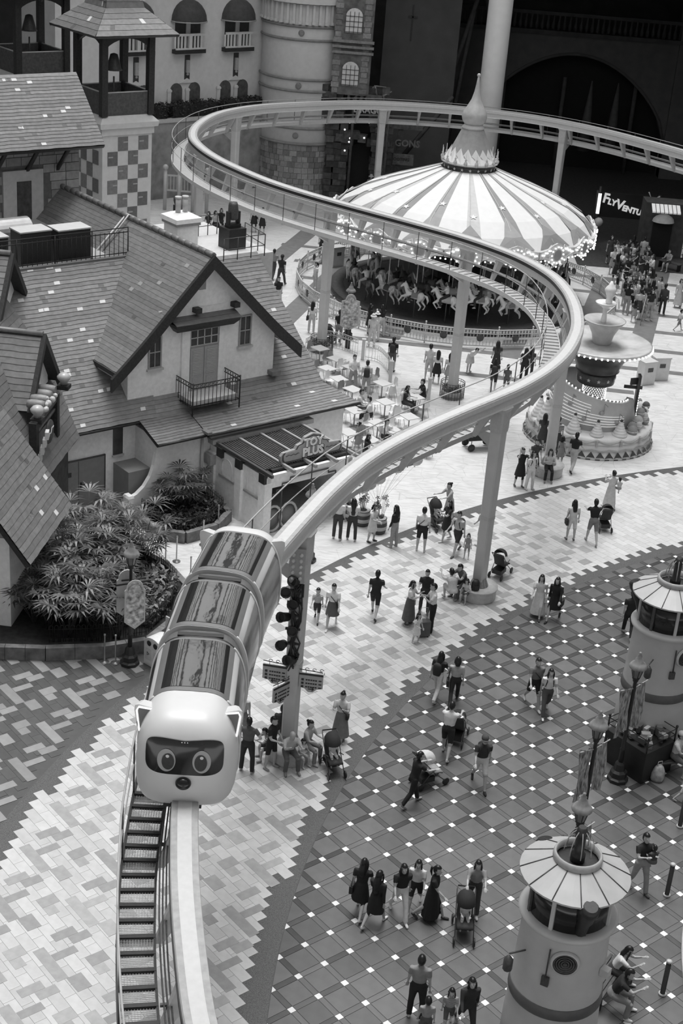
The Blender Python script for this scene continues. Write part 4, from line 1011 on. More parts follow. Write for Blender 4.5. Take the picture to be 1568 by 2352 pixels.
seq = [CW, CG1, CW, CW, CG2, CW, CW, CG3, CW]
for k in range(NSEG):
    wd = 1.0; a0 = 2*PI*k/NSEG+.03; a1 = 2*PI*(k+1)/NSEG+.03
    rings = []
    for r, z in CPROF:
        sag = .05*(1-abs(2*((k % 3)+.0)/3-1))
        rings.append([(r*math.cos(a0), r*math.sin(a0), z), (r*math.cos(a1), r*math.sin(a1), z), (r*math.cos(a1), r*math.sin(a1), z-.05), (r*math.cos(a0), r*math.sin(a0), z-.05)])
    m = MB(); m.loft(rings, 0, False); m.obj('tent_panel', seq[k % 9], car)
for k in range(18):
    a = 2*PI*(k+.5)/18; m = MB(); m.tube([((r+.0)*math.cos(a), (r+.0)*math.sin(a), z+.02) for r, z in CPROF], .025, 4); m.obj('tent_seam', CG2, car)
    # triangular appliques above the cornice
    h = .052*2 if k % 2 else .10; rr_ = 5.9 if k % 2 else 5.2
    pts = [(7.12, a-.15), (7.12, a+.15), (rr_, a)]
    m = MB(); m.add([(r*math.cos(t)*1.0, r*math.sin(t), cz(r)+.05) for r, t in pts]+[(6.55*math.cos(a-.075), 6.55*math.sin(a-.075), cz(6.55)+.07), (6.55*math.cos(a+.075), 6.55*math.sin(a+.075), cz(6.55)+.07), (6.6*math.cos(a), 6.6*math.sin(a), cz(6.6)+.07)], [(0, 5, 3), (3, 5, 2), (0, 1, 5), (1, 4, 5), (4, 2, 5)]); m.obj('tent_applique', CG3 if k % 2 else CG1, car)
# star patches
def star(m, T, r, mi=0, th=.02):
    p = [(r*(1 if i % 2 == 0 else .42)*math.cos(PI/2+i*PI/5), r*(1 if i % 2 == 0 else .42)*math.sin(PI/2+i*PI/5)) for i in range(10)]
    m.prism(p, 0, th, mi, T)
for k in range(18):
    a = 2*PI*(k*3+4.5)/NSEG+.03; r = 5.3-.8*(k % 2); m = MB(); s = (cz(r-.1)-cz(r+.1))/.2
    rad = Vector((math.cos(a), math.sin(a), -s)).normalized(); tn = Vector((-math.sin(a), math.cos(a), 0))
    star(m, frame((r*math.cos(a), r*math.sin(a), cz(r)+.012), tn, -rad), .22); m.obj('star_patch', CW, car)
# crown and spire
m = MB(); m.lathe([(1.46, 7.0), (1.52, 7.06), (1.46, 7.14), (1.40, 7.16), (1.40, 7.44), (1.48, 7.48), (1.5, 7.56), (1.4, 7.6)], 40); cr_ = m.obj('crown_band', M('crown_dark', .045, .4, ns=5, na=.2), car)
for k in range(20):
    a = 2*PI*k/20; m = MB(); star(m, frame((1.405*math.cos(a), 1.405*math.sin(a), 7.3), (-math.sin(a), math.cos(a), 0), (0, 0, 1)), .09); m.obj('crown_star', CW, cr_)
for z in (7.08, 7.55):
    m = MB(); m.tube([(1.5*math.cos(2*PI*k/40), 1.5*math.sin(2*PI*k/40), z) for k in range(40)], .05, 6, loop=True); m.obj('crown_moulding', mg(.4), cr_)
m = MB(); m.lathe([(1.42, 7.58), (1.30, 7.75), (1.08, 8.15), (.88, 8.6), (.68, 9.05), (.56, 9.3)], 40); m.obj('crown_cone', M('crown_grey', .30, .5, ns=4, na=.1), car)
m = MB(); n = 16
for k in range(n):
    a0, a1, a2 = 2*PI*k/n, 2*PI*(k+.5)/n, 2*PI*(k+1)/n
    m.add([(1.44*math.cos(a0), 1.44*math.sin(a0), 7.6), (1.44*math.cos(a2), 1.44*math.sin(a2), 7.6), (1.16*math.cos(a2), 1.16*math.sin(a2), 8.0), (1.03*math.cos(a1), 1.03*math.sin(a1), 8.36), (1.16*math.cos(a0), 1.16*math.sin(a0), 8.0)], [(0, 1, 2, 3, 4)])
m.obj('crown_leaves', CW, car)
for k in range(16):
    a = 2*PI*(k+.5)/16; x, y = 1.5*math.cos(a), 1.5*math.sin(a); m = MB(); m.lathe([(.03, 0), (.06, .08), (.10, .16), (.09, .24), (.03, .30), (.06, .36), (.02, .42), (.01, .75)], 8, c=(x, y, 7.5)); m.obj('crown_finial', mg(.5), car)
m = MB(); m.lathe([(.56, 9.28), (.62, 9.34), (.56, 9.4), (.5, 9.5)], 24); m.obj('spire_collar', mg(.55), car)
m = MB(); m.lathe([(.48, 9.5), (.62, 9.68), (.68, 9.9), (.62, 10.15), (.44, 10.45), (.26, 10.8), (.15, 11.2), (.09, 11.6), (.05, 12.0)], 28); m.ball((0, 0, 12.05), .1, 10, 8); m.obj('onion_spire', M('spire_grey', .42, .4, ns=4, na=.1), car)
# cornice boards with bulbs
CORN = M('cornice_cream', .52, .4, ns=6, na=.25)
NB = 18
bulb = MB(); bulb.ball((0, 0, 0), .045, 6, 4); bulb_me = bulb.mesh('bulb', [BULB])
allb = []
for k in range(NB):
    a = 2*PI*(k+.5)/NB; tn = Vector((-math.sin(a), math.cos(a), 0)); o_ = Vector((7.16*math.cos(a), 7.16*math.sin(a), 4.15))
    T = frame(o_, tn, (0, 0, 1)); w2 = 1.24
    top = [(-w2, .35), (-.6, .42), (-.3, .62), (0, .7), (.3, .62), (.6, .42), (w2, .35)]; bot = [(w2, -.02), (.8, -.06), (.45, -.32), (0, -.45), (-.45, -.32), (-.8, -.06), (-w2, -.02)]
    m = MB(); m.prism(top+bot, -.04, .05, 0, T); cb = m.obj('cornice_board', CORN, car)
    m = MB(); m.lathe([(.03, .05), (.30, .06), (.34, .11), (.26, .13), (.05, .10)], 16, T=T @ Matrix.Translation((0, .1, 0))); m.obj('cartouche', mg(.3), cb)
    m = MB(); m.tube([T @ Vector((x, z+.05, .08)) for x, z in ((-1.2, .3), (-.8, .36), (-.45, .55), (-.38, .1), (-.6, -.1), (-1.0, .02))], .03, 5); m.obj('scrollwork', mg(.62), cb); m = MB(); m.tube([T @ Vector((-x, z+.05, .08)) for x, z in ((-1.2, .3), (-.8, .36), (-.45, .55), (-.38, .1), (-.6, -.1), (-1.0, .02))], .03, 5); m.obj('scrollwork', mg(.62), cb)
    for q in range(12): t = 2*PI*q/12; allb.append(T @ Vector((.42*math.cos(t), .1+.42*math.sin(t), .12)))
    for q in range(9): x = -1.15+2.3*q/8; allb.append(T @ Vector((x, -.12-.40*max(0, 1-abs(x)/.75), .1)))
    for q in range(6):
        for sx in (-1, 1): allb.append(T @ Vector((sx*(.55+.11*q), .38-.05*q+.06*(q % 2), .12)))
vis = sorted(allb, key=lambda p: p.y)
for p in vis[:300]: link('bulb', bulb_me, None, p, 0, car)
m = MB()
for p in vis[300:]: m.ball(p, .045, 6, 4)
m.obj('bulb_chain', BULB, car, kind='stuff')

# carousel poles (brass) are parts of the horses
def remesh(mb, vox, smooth=3):
    me = mb.mesh('tmp', []); o = bpy.data.objects.new('tmp', me)
    md = o.modifiers.new('r', 'REMESH'); md.mode = 'VOXEL'; md.voxel_size = vox
    if smooth: s2 = o.modifiers.new('s', 'SMOOTH'); s2.iterations = smooth; s2.factor = .5
    out = bake(o)
    bpy.data.objects.remove(o); bpy.data.meshes.remove(me)
    out.polygons.foreach_set('use_smooth', [True]*len(out.polygons))
    return out
def limb(m, pts, rad, n=10): m.tube(pts, rad, n)
def horse_mesh(v):
    """galloping horse, x forward, hooves tucked or stretched"""
    m = MB()
    m.tube([(-.50, 0, .98), (-.38, 0, 1.0), (-.1, 0, .95), (.2, 0, .97), (.40, 0, 1.02), (.48, 0, 1.04)], [.10, .20, .19, .18, .19, .12], 12)
    m.tube([(.38, 0, 1.05), (.52, 0, 1.25), (.60, 0, 1.45), (.62, 0, 1.54)], [.16, .12, .09, .07], 10)
    m.tube([(.57, 0, 1.52), (.68, 0, 1.46), (.82, 0, 1.32), (.86, 0, 1.28)], [.075, .085, .055, .035], 10)
    for s in (-1, 1):
        m.tube([(.60, s*.05, 1.55), (.59, s*.06, 1.66)], [.03, .01], 6)
        f = .10 if s > 0 else -.06
        if v == 0:
            m.tube([(.38, s*.11, .95), (.58+f, s*.11, .74), (.42+f, s*.11, .52), (.36+f, s*.11, .46)], [.10, .065, .04, .045], 8)
            m.tube([(-.42, s*.11, .95), (-.40+f, s*.11, .68), (-.64+f, s*.11, .50), (-.72+f, s*.11, .30), (-.68+f, s*.11, .24)], [.13, .08, .05, .035, .045], 8)
        else:
            m.tube([(.38, s*.11, .95), (.62+f, s*.11, .82), (.74+f, s*.11, .58), (.80+f, s*.11, .50)], [.10, .06, .04, .045], 8)
            m.tube([(-.42, s*.11, .95), (-.30+f, s*.11, .66), (-.50+f, s*.11, .46), (-.44+f, s*.11, .28), (-.38+f, s*.11, .24)], [.13, .08, .05, .035, .045], 8)
    return remesh(m, .03, 2)
HM = [horse_mesh(0), horse_mesh(1)]
for me in HM: me.materials.append(CW)
mm = MB()
mm.tube([(.62, 0, 1.62), (.52, 0, 1.50), (.44, 0, 1.32), (.34, 0, 1.16)], [.03, .07, .08, .05], 8, flat=.45); MANE = mm.mesh('mane', [MIDG])
mm = MB(); mm.tube([(-.50, 0, 1.06), (-.66, 0, 1.0), (-.74, 0, .80), (-.70, 0, .62)], [.04, .07, .06, .02], 8); TAIL = mm.mesh('tail', [MIDG])
mm = MB(); mm.loft([[(x, .215*math.sin(t), .93+.235*math.cos(t)) for t in [(-1.7+3.4*k/10) for k in range(11)]] for x in (-.22, -.12, .05, .15)], 0, True, cap=False, closed=False); mm.box((-.2, 0, 1.2), (.06, .26, .12)); SAD = mm.mesh('saddle', [DARKG])
mm = MB(); mm.tube([(0, 0, .0), (0, 0, 3.95)], .028, 8); HPOLE = mm.mesh('pole', [M('brass_pole', .5, .25, metal=.7, ns=3, na=.1)])
HG = [M('horse_white', .74, .35, ns=5, na=.05), M('horse_dapple', .45, .35, ns=9, na=.35), M('horse_dark', .10, .35, ns=5, na=.2)]
HORSES = []
rh = random.Random(12)
HLAB = {0: 'white carousel horse', 1: 'dappled grey carousel horse', 2: 'dark carousel horse'}
for ring, (r, n, a_) in enumerate(((6.0, 22, .05), (4.7, 18, .2), (3.3, 12, .1))):
    for k in range(n):
        a = 2*PI*(k+a_)/n
        if math.sin(a) > (.45, .35, -.1)[ring]: continue
        x, y = CX+r*math.cos(a), CY+r*math.sin(a); dz = .35*rh.random(); c = rh.choices((0, 1, 2), (6, 2, 1))[0]
        if ring == 2: c = rh.choice((1, 2))
        mn, sd2 = rh.choice((MIDG, DARKG, HG[0])), rh.choice((.05, .2, .4)); desc = ' with %s mane and %s saddle' % ({MIDG: 'grey', DARKG: 'black', HG[0]: 'white'}[mn], {.05: 'black', .2: 'dark', .4: 'pale'}[sd2])
        h = empty('carousel_horse', (x, y, .33), a+PI/2+PI, HLAB[c]+desc+(' on the outer row', ' on the middle row', ' on the inner row')[ring], 'carousel horse', ('outer', 'middle', 'inner')[ring]+' row: '+HLAB[c]+desc)
        v = rh.randrange(2)
        link('horse_body', HM[v], [HG[c]], (0, 0, dz), 0, h); link('mane', MANE, [mn], (0, 0, dz), 0, h); link('tail', TAIL, [rh.choice((MIDG, HG[0]))], (0, 0, dz), 0, h)
        link('saddle', SAD, [mg(sd2)], (0, 0, dz), 0, h); link('pole', HPOLE, None, (0, 0, 0), 0, h)
        HORSES.append((h, dz, ring, math.sin(a), x, y))
# ------------------------------------------------------------------ white fence around the carousel
fen = empty('carousel_fence', (CX, CY, 0), 0, 'white picket fence with round medallions circling the carousel', 'fence')
FP = MB(); L = 1.86
FP.box((0, 0, .98), (L, .05, .05)); FP.box((0, 0, .78), (L, .04, .04)); FP.box((0, 0, .14), (L, .05, .06)); FP.box((0, 0, .52), (L, .03, .10))
for k in range(11):
    x = -L/2+L*(k+.5)/11; FP.tube([(x, 0, .14), (x, 0, .78)], .016, 4); FP.lathe([(.05, -.012), (.07, 0), (.05, .012)], 10, T=Matrix.Translation((x, 0, .88)) @ Matrix.Rotation(PI/2, 4, 'X'))
    FP.add([(x-.05, -.012, .3), (x+.05, -.012, .3), (x, -.012, .46), (x-.05, .012, .3), (x+.05, .012, .3), (x, .012, .46)], [(0, 1, 2), (3, 5, 4), (0, 3, 4, 1), (1, 4, 5, 2), (2, 5, 3, 0)])
FPM = FP.mesh('fence_panel', [WHITE])
md_ = MB(); md_.lathe([(.02, -.035), (.17, -.03), (.20, 0), (.17, .03), (.02, .035)], 18, T=Matrix.Rotation(PI/2, 4, 'X')); MDM = md_.mesh('medallion', [DARKG])
fp_ = MB(); fp_.tube([(0, 0, 0), (0, 0, 1.08)], .035, 6); fp_.ball((0, 0, 1.13), .05, 8, 6); FPO = fp_.mesh('fence_post', [WHITE])
nf_ = 30; RF = 8.9
for k in range(nf_):
    a = 2*PI*k/nf_; p = link('fence_panel', FPM, None, (RF*math.cos(a), RF*math.sin(a), 0), a+PI/2, fen)
    md2 = link('medallion', MDM, None, (0, 0, .55), 0, p)
    b = a+PI/nf_; link('fence_post', FPO, None, (RF*math.cos(b), RF*math.sin(b), 0), 0, fen)

# ------------------------------------------------------------------ fountain
FX, FY = 10.5, 60.9
ft = empty('music_fountain', (FX, FY, 0), 0, 'tiered fountain with bulb rimmed bowl and music staves on its curved wall', 'fountain')
FW_ = M('fountain_white', .74, .45, ns=4, na=.05); FG = M('fountain_grey', .40, .5, ns=4, na=.1); FD = M('fountain_dark', .06, .45, ns=4, na=.3)
m = MB(); m.lathe([(2.82, 0), (2.84, .12), (2.72, .16), (2.70, .5), (2.6, .62)], 56); m.obj('basin_foot', FW_, ft)
m = MB(); n = 44
for k in range(n):
    a0, a1, a2 = 2*PI*k/n, 2*PI*(k+.5)/n, 2*PI*(k+1)/n; R1, R2 = 2.845, 2.75
    m.add([(R1*math.cos(a0), R1*math.sin(a0), .10), (R1*math.cos(a2), R1*math.sin(a2), .10), (R2*math.cos(a1), R2*math.sin(a1), .36)], [(0, 1, 2)])
    m.add([(2.87*math.cos(a0), 2.87*math.sin(a0), .02), (2.87*math.cos(a1), 2.87*math.sin(a1), .02), (2.87*math.cos(a1), 2.87*math.sin(a1), .07), (2.87*math.cos(a0), 2.87*math.sin(a0), .07)], [(0, 1, 2, 3)])
m.obj('triangle_frieze', FD, ft)
m = MB(); m.tube([(2.74*math.cos(2*PI*k/88), 2.74*math.sin(2*PI*k/88), .40+.035*math.sin(k*PI/2)) for k in range(88)], .03, 5, loop=True); m.obj('frieze_wave', FG, ft)
m = MB(); m.lathe([(2.5, .5), (2.66, .66), (2.70, .80), (2.62, .92), (2.3, .96), (1.4, .97)], 56); m.obj('scalloped_ledge', FW_, ft)
for k in range(16):
    a0 = 2*PI*k/16; m = MB(); m.tube([(2.69*math.cos(a0+2*PI/16*j/8), 2.69*math.sin(a0+2*PI/16*j/8), .86-.16*math.sin(PI*j/8)) for j in range(9)], .05, 6); m.obj('garland', FG, ft)
    m = MB(); m.box((2.74*math.cos(a0), 2.74*math.sin(a0), .74), (.09, .09, .26), rz=a0); m.obj('garland_drop', FG, ft)
# wall with lit staves: rises towards the left and back
m = MB(); rings = []
def wtop(a): return 2.0+.75*(.5+.5*math.cos(a-math.radians(165)))
nA = 48
for k in range(nA+1):
    a = math.radians(95)+math.radians(255)*k/nA
    z = wtop(a); rings.append([(1.62*math.cos(a), 1.62*math.sin(a), .9), (1.98*math.cos(a), 1.98*math.sin(a), .9), (1.72*math.cos(a), 1.72*math.sin(a), z), (1.42*math.cos(a), 1.42*math.sin(a), z+.04)])
m.loft(rings, 0, True); wl = m.obj('stave_wall', M('stave_wall_grey', .58, .5, ns=4, na=.05), ft)
for s_ in range(5):
    for b0 in (0, 1):
        m = MB(); pts = []
        for k in range(25):
            a = math.radians(150+70*b0)+math.radians(110-20*b0)*k/24; f = .80-.085*s_-.26*b0
            z = .95+(wtop(a)-.95)*f; r = 1.98-(1.98-1.72)*f+.02; pts.append((r*math.cos(a), r*math.sin(a), z))
        m.tube(pts, .015, 4); m.obj('lit_stave', M('stave_led', .9, .3, emit=.25), wl)
for k in range(7):
    a = math.radians(165+22*k); f = .35+.3*(k % 2); z = .95+(wtop(a)-.95)*f; r = 1.98-.26*f+.04; p = Vector((r*math.cos(a), r*math.sin(a), z))
    m = MB(); m.ball(p, (.12, .12, .09), 10, 8); m.tube([p+Vector((.08, 0, .02)), p+Vector((.08, 0, .42))], .018, 4); m.tube([p+Vector((.08, 0, .42)), p+Vector((.22, -.03, .30))], .025, 4); m.obj('note', FG, wl)
m = MB(); nn = 26
for k in range(nn):
    a = math.radians(150)+math.radians(190)*k/nn; m.ball((1.55*math.cos(a), 1.55*math.sin(a), wtop(a)+.07), .035, 6, 4)
m.obj('wall_bulbs', BULB, wl)
# shaft, starry bands, bowl
m = MB(); m.lathe([(.62, .9), (.60, 1.7), (.52, 1.75)], 28); m.obj('shaft_foot', FD, ft)
m = MB(); m.lathe([(.50, 1.7), (.50, 2.45), (.55, 2.5)], 28); m.obj('bulb_shaft', M('shaft_grey', .3, .4, ns=6, na=.2), ft)
m = MB()
for j in range(9):
    for k in range(28): a = 2*PI*(k+.5*(j % 2))/28; m.ball((.505*math.cos(a), .505*math.sin(a), 1.76+.082*j), .022, 5, 3)
m.obj('shaft_bulbs', BULB, ft)
m = MB(); m.lathe([(.62, 2.45), (.80, 2.55), (.84, 3.0), (.70, 3.05)], 28); bd = m.obj('star_band', M('band_dark', .10, .4, ns=5, na=.3), ft)
for k in range(12):
    a = 2*PI*k/12; m = MB(); star(m, frame((.83*math.cos(a), .83*math.sin(a), 2.8), (-math.sin(a), math.cos(a), 0), (0, 0, 1)), .09); m.obj('band_star', FW_, bd)
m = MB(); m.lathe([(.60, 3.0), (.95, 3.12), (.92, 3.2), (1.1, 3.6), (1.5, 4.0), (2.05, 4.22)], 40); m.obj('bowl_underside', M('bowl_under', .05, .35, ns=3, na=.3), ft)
m = MB(); m.lathe([(2.05, 4.2), (2.16, 4.26), (2.18, 4.36), (2.08, 4.38), (1.6, 4.28), (1.0, 4.24), (.4, 4.28)], 48); m.obj('bowl', M('bowl_grey', .46, .4, ns=2, na=.2), ft)
for k in range(56):
    a = 2*PI*k/56; m_ = link('bulb', bulb_me, None, (2.2*math.cos(a), 2.2*math.sin(a), 4.26), 0, ft)
m = MB(); m.lathe([(.36, 4.24), (.40, 4.35), (.48, 4.7), (.66, 5.05), (.86, 5.28), (.90, 5.34), (.82, 5.33), (.4, 5.2), (.05, 5.18)], 36); m.obj('upper_bowl', M('bowl_grey', .4), ft)
m = MB(); m.lathe([(.10, 5.15), (.13, 5.3), (.09, 5.6), (.10, 5.8), (.2, 5.9), (.42, 6.02), (.46, 6.08), (.36, 6.06), (.1, 6.02)], 18, c=(-.05, .05, 0)); m.obj('jet_cup', FW_, ft)
m = MB(); m.lathe([(.10, 6.0), (.15, 6.12), (.12, 6.3), (.20, 6.5), (.26, 6.62), (.20, 6.74), (.10, 6.85), (.05, 7.0)], 18, c=(.05, .05, 0)); m.tube([(.05, .05, 6.2), (.25, -.1, 6.45), (.42, -.15, 6.3), (.48, -.15, 5.9)], .035, 6); m.obj('spout_finial', FW_, ft)
# tiered icing cones and round parcels on the ledge
def icing(a, r, h, rad, nm='icing_cone'):
    m = MB(); prof = []
    for j in range(6):
        rr0 = rad*(1-j/6.5); prof += [(rr0, h*j/6), (rr0*1.04, h*(j+.45)/6), (rr0*.86, h*(j+.95)/6)]
    prof.append((.02, h)); m.lathe(prof, 16, c=(r*math.cos(a), r*math.sin(a), .94)); c = m.obj(nm, FW_, ft)
    m = MB(); m.ball((r*math.cos(a), r*math.sin(a), .94+h+.04), .07, 8, 6); m.obj('cone_cherry', FD, c)
icing(math.radians(245), 2.28, .75, .34); icing(math.radians(270), 2.3, .6, .30); icing(math.radians(296), 2.3, .62, .32); icing(math.radians(205), 2.28, .95, .36); icing(math.radians(190), 2.3, .8, .36)
rr = random.Random(15)
for k in range(15):
    a = math.radians(312+5.2*k); r = 2.15+.22*rr.random(); z = 1.05+.5*rr.random()+.35*math.sin(PI*k/15)*rr.random(); g = rr.choice((.12, .3, .5, .7))
    m = MB(); s = rr.uniform(.12, .24); m.ball((r*math.cos(a), r*math.sin(a), z), (s, s*.9, s*1.15), 10, 8); b = m.obj('festive_ball', mg(g), ft)
    m = MB(); m.tube([(r*math.cos(a)+s*math.cos(t*PI/4), r*math.sin(a)+s*.9*math.sin(t*PI/4), z) for t in range(8)], .02, 4, loop=True); m.obj('ball_ribbon', mg(.65), b)
# bulb edged arrow board on the rim
m = MB(); P = [(2.0*math.cos(.2), 2.0*math.sin(.2))]
m.box((1.9, .15, 1.95), (.12, .34, 2.0)); ab = m.obj('arrow_board', FD, ft)
for k in range(16): link('bulb', bulb_me, None, (1.98, .15+.02*k-.1, 1.1+.11*k), 0, ab)
m = MB(); m.box((1.7, .2, 2.35), (.8, .06, .14)); m.box((1.75, .2, 2.62), (.45, .08, .3), rz=.4); m.obj('arrow_finger', FD, ab)

# ------------------------------------------------------------------ castle tower and wings at the back
cas = empty('castle_tower', (-5.1, 104.4, 0), 0, 'round pale castle tower with ring mouldings above a stone block base', 'tower')
CT = M('castle_plaster', .56, .75, ns=3, na=.05, bump=.1); RINGM = M('ring_moulding', .20, .7, ns=4, na=.15)
m = MB(); m.lathe([(2.85, 0), (2.85, 3.45), (2.9, 3.5), (2.92, 22)], 48); m.obj('shaft', CT, cas)
rr = random.Random(31); SC_ = [M('castle_stone_%d' % i, g, .8, ns=7, na=.2, bump=.3) for i, g in enumerate((.16, .21, .26, .31))]
for j in range(9):
    a = PI*1.02+rr.random()*.1; z0 = .38*j
    while a < PI*2.0:
        da = rr.uniform(.10, .2); m = MB(); r0, r1 = 2.84, 2.90+.03*rr.random(); n = 2
        rings = [[(r0*math.cos(t), r0*math.sin(t), z0+.01), (r1*math.cos(t), r1*math.sin(t), z0+.01), (r1*math.cos(t), r1*math.sin(t), z0+.37), (r0*math.cos(t), r0*math.sin(t), z0+.37)] for t in (a+.006, a+da/2, a+da-.006)]
        m.loft(rings, 0, False); m.obj('stone_block', rr.choice(SC_), cas); a += da
for z in (3.5, 4.55, 7.0, 8.0-.25, 10.3, 11.15):
    m = MB(); m.tube([(2.96*math.cos(2*PI*k/48), 2.96*math.sin(2*PI*k/48), z) for k in range(48)], .085, 6, loop=True); m.obj('ring_moulding', RINGM, cas)
for z in (4.05, 7.35, 10.75):
    a = math.radians(268); m = MB(); m.lathe([(.02, .03), (.16, .04), (.20, .0), (.2, -.05)], 16, T=frame((2.97*math.cos(a), 2.97*math.sin(a), z), (-math.sin(a), math.cos(a), 0), (0, 0, 1))); m.obj('round_boss', RINGM, cas)
for k in range(22):
    a = PI*1.02+PI*.96*k/21; m = MB(); T = frame((2.92*math.cos(a), 2.92*math.sin(a), 11.95), (-math.sin(a), math.cos(a), 0), (0, 0, 1)); m.box((0, 0, 0), (.16, 1.2, .30), T=T); m.box((0, -.55, 0), (.2, .18, .42), T=T); m.obj('corbel', CT, cas)
m = MB(); m.lathe([(3.25, 12.6), (3.25, 22)], 48, cap=False); m.obj('corbelled_storey', CT, cas)
# left wing with balconies and arches
WA = math.radians(43); WO = Vector((-8.0, 104.0, 0))
def wf(l, d, z): return (WO.x-l*math.cos(WA)+d*math.sin(WA), WO.y-l*math.sin(WA)-d*math.cos(WA), z)
wing = empty('castle_wing', wf(5, -2, 0), 0, 'pale castle wing with awnings, balconies and paired arches above clipped hedges', 'building')
WL = Vector(wing.location)
class WB(MB):
    def obj(s, name, mats, parent=None, **k):
        s.v = [tuple(Vector(wf(*v))-WL) for v in s.v]; return MB.obj(s, name, mats, parent, **k)
m = WB(); m.bx((-3, -4, 0), (16, 0, 20)); m.obj('wall', CT, wing)
m = WB(); m.bx((-.5, 0, 4.3), (14, .9, 5.05)); m.obj('ledge', M('ledge_grey', .30, .7, ns=3, na=.1), wing)
m = WB(); m.bx((-.5, .7, 4.95), (14, 1.0, 5.2)); m.obj('ledge_trim', OFFW, wing)
for k, l in enumerate((1.6, 5.6, 9.6)):
    m = WB(); n = 14
    for j in range(2):
        c = l+.1+1.45*j-.2
        pl = [(c-.48, 5.9), (c+.48, 5.9), (c+.48, 6.75)]+[(c+.48*math.cos(PI*q/n), 6.75+.5*math.sin(PI*q/n)) for q in range(1, n)]+[(c-.48, 6.75)]
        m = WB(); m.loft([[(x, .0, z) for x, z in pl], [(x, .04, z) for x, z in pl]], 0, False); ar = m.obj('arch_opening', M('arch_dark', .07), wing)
        m = WB(); m.bx((c+.45, 0, 5.9), (c+.72, .12, 6.9)); m.bx((c+.42, 0, 6.72), (c+.76, .16, 6.84)); m.obj('arch_pier', CT, ar)
        m = WB(); m.bx((c-.6, 0, 5.75), (c+.6, .2, 5.92)); m.obj('arch_sill', OFFW, ar)
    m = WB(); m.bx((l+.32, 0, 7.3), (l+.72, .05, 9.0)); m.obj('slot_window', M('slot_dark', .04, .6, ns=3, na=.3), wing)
    m = WB(); m.bx((l+.42, .05, 7.9), (l+.66, .2, 8.7)); m.ball((l+.54, .12, 7.8), .1, 6, 5); m.obj('wall_lantern', MIDG, wing)
    m = WB(); m.add([(l+.0, 0, 7.25), (l+.55, 0, 7.55), (l+1.1, 0, 7.25), (l+.0, .12, 7.25), (l+.55, .12, 7.55), (l+1.1, .12, 7.25)], [(0, 1, 4, 3), (1, 2, 5, 4), (3, 4, 5), (0, 3, 5, 2)]); m.obj('pediment', CT, wing)
    m = WB(); m.bx((l-.65, 0, 9.15), (l+1.75, .45, 9.4)); bl = m.obj('balcony', FASCIA, wing)
    m = WB(); m.bx((l-.6, .3, 10.25), (l+1.7, .42, 10.4)); m.bx((l-.6, .3, 9.4), (l+1.7, .42, 9.5)); m.bx((l+.45, .26, 9.4), (l+.7, .44, 10.4)); m.obj('balcony_rail', CT, bl)
    for j in range(8):
        x = l-.5+.14*1+(.26*j if j < 4 else .26*j+.25); m = WB(); m.bx((x, .32, 9.5), (x+.12, .40, 10.25)); m.obj('baluster', CT, bl)
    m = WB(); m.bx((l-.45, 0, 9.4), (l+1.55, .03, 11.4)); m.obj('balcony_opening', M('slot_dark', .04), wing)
    m = WB(); m.bx((l+.40, .03, 9.4), (l+.72, .1, 11.6)); m.obj('mullion', CT, wing)
    m = WB(); n = 10; nn = 6; vs_, fs = [], []
    for i in range(nn+1):
        ph = PI/2*i/nn
        for j in range(n+1):
            th = PI*j/n; vs_.append((l+.55-1.3*math.cos(th)*math.cos(ph*.98), 1.1*math.sin(th)*math.cos(ph*.98), 11.2+1.3*math.sin(ph)))
    for i in range(nn):
        for j in range(n): a = i*(n+1)+j; fs.append((a, a+1, a+n+2, a+n+1))
    m.add(vs_, fs, 0, True); m.obj('awning', M('awning_dark', .05, .8, ns=4, na=.2), wing)
    m = WB(); m.tube([(l+.55-1.32*math.cos(PI*j/n), 1.12*math.sin(PI*j/n), 11.15) for j in range(n+1)], .05, 4); m.obj('awning_trim', MIDG, wing)
# clipped hedges on the ledge
LEAFD = M('hedge_leaf', .035, .7, ns=9, na=.8)
def leafy(name, boxmin, boxmax, n, size, seed, mat, parent, f=None, shape='box'):
    rr = random.Random(seed); m = MB()
    for k in range(n):
        q = [rr.uniform(boxmin[i], boxmax[i]) for i in range(3)]
        if shape == 'ell':
            while sum(((q[i]-(boxmin[i]+boxmax[i])/2)/((boxmax[i]-boxmin[i])/2))**2 for i in range(3)) > 1: q = [rr.uniform(boxmin[i], boxmax[i]) for i in range(3)]
        p = Vector(f(*q)) if f else Vector(q)
        a = Vector((rr.uniform(-1, 1), rr.uniform(-1, 1), rr.uniform(-.4, 1))).normalized()*size*rr.uniform(.7, 1.3); b = a.orthogonal().normalized()*size*.5
        b = Matrix.Rotation(rr.random()*6.28, 3, a.normalized()) @ b
        m.add([p-a, p+b, p+a, p-b], [(0, 1, 2, 3)])
    return m.obj(name, mat, parent)
for k, (l0, l1) in enumerate(((.1, 3.7), (4.0, 7.8), (8.1, 12))):
    h = empty('hedge', wf((l0+l1)/2, .5, 5.1), 0, ['clipped dark hedge on the castle ledge beside the round tower', 'clipped dark hedge on the castle ledge in the middle of the row', 'clipped dark hedge on the castle ledge behind the belfry'][k], 'hedge', 'hedges on the castle ledge')
    hl_ = Vector(h.location); leafy('foliage', (l0, .0, 5.1), (l1, .95, 6.15), 1700, .10, 90+k, LEAFD, h, lambda l, d, z: Vector(wf(l, d, z))-hl_)
    m = WB(); WLs = WL; WL = hl_; m.bx((l0+.1, .1, 5.05), (l1-.1, .85, 6.0)); m.obj('hedge_core', M('hedge_core', .015, .9, ns=6, na=.4), h); WL = WLs
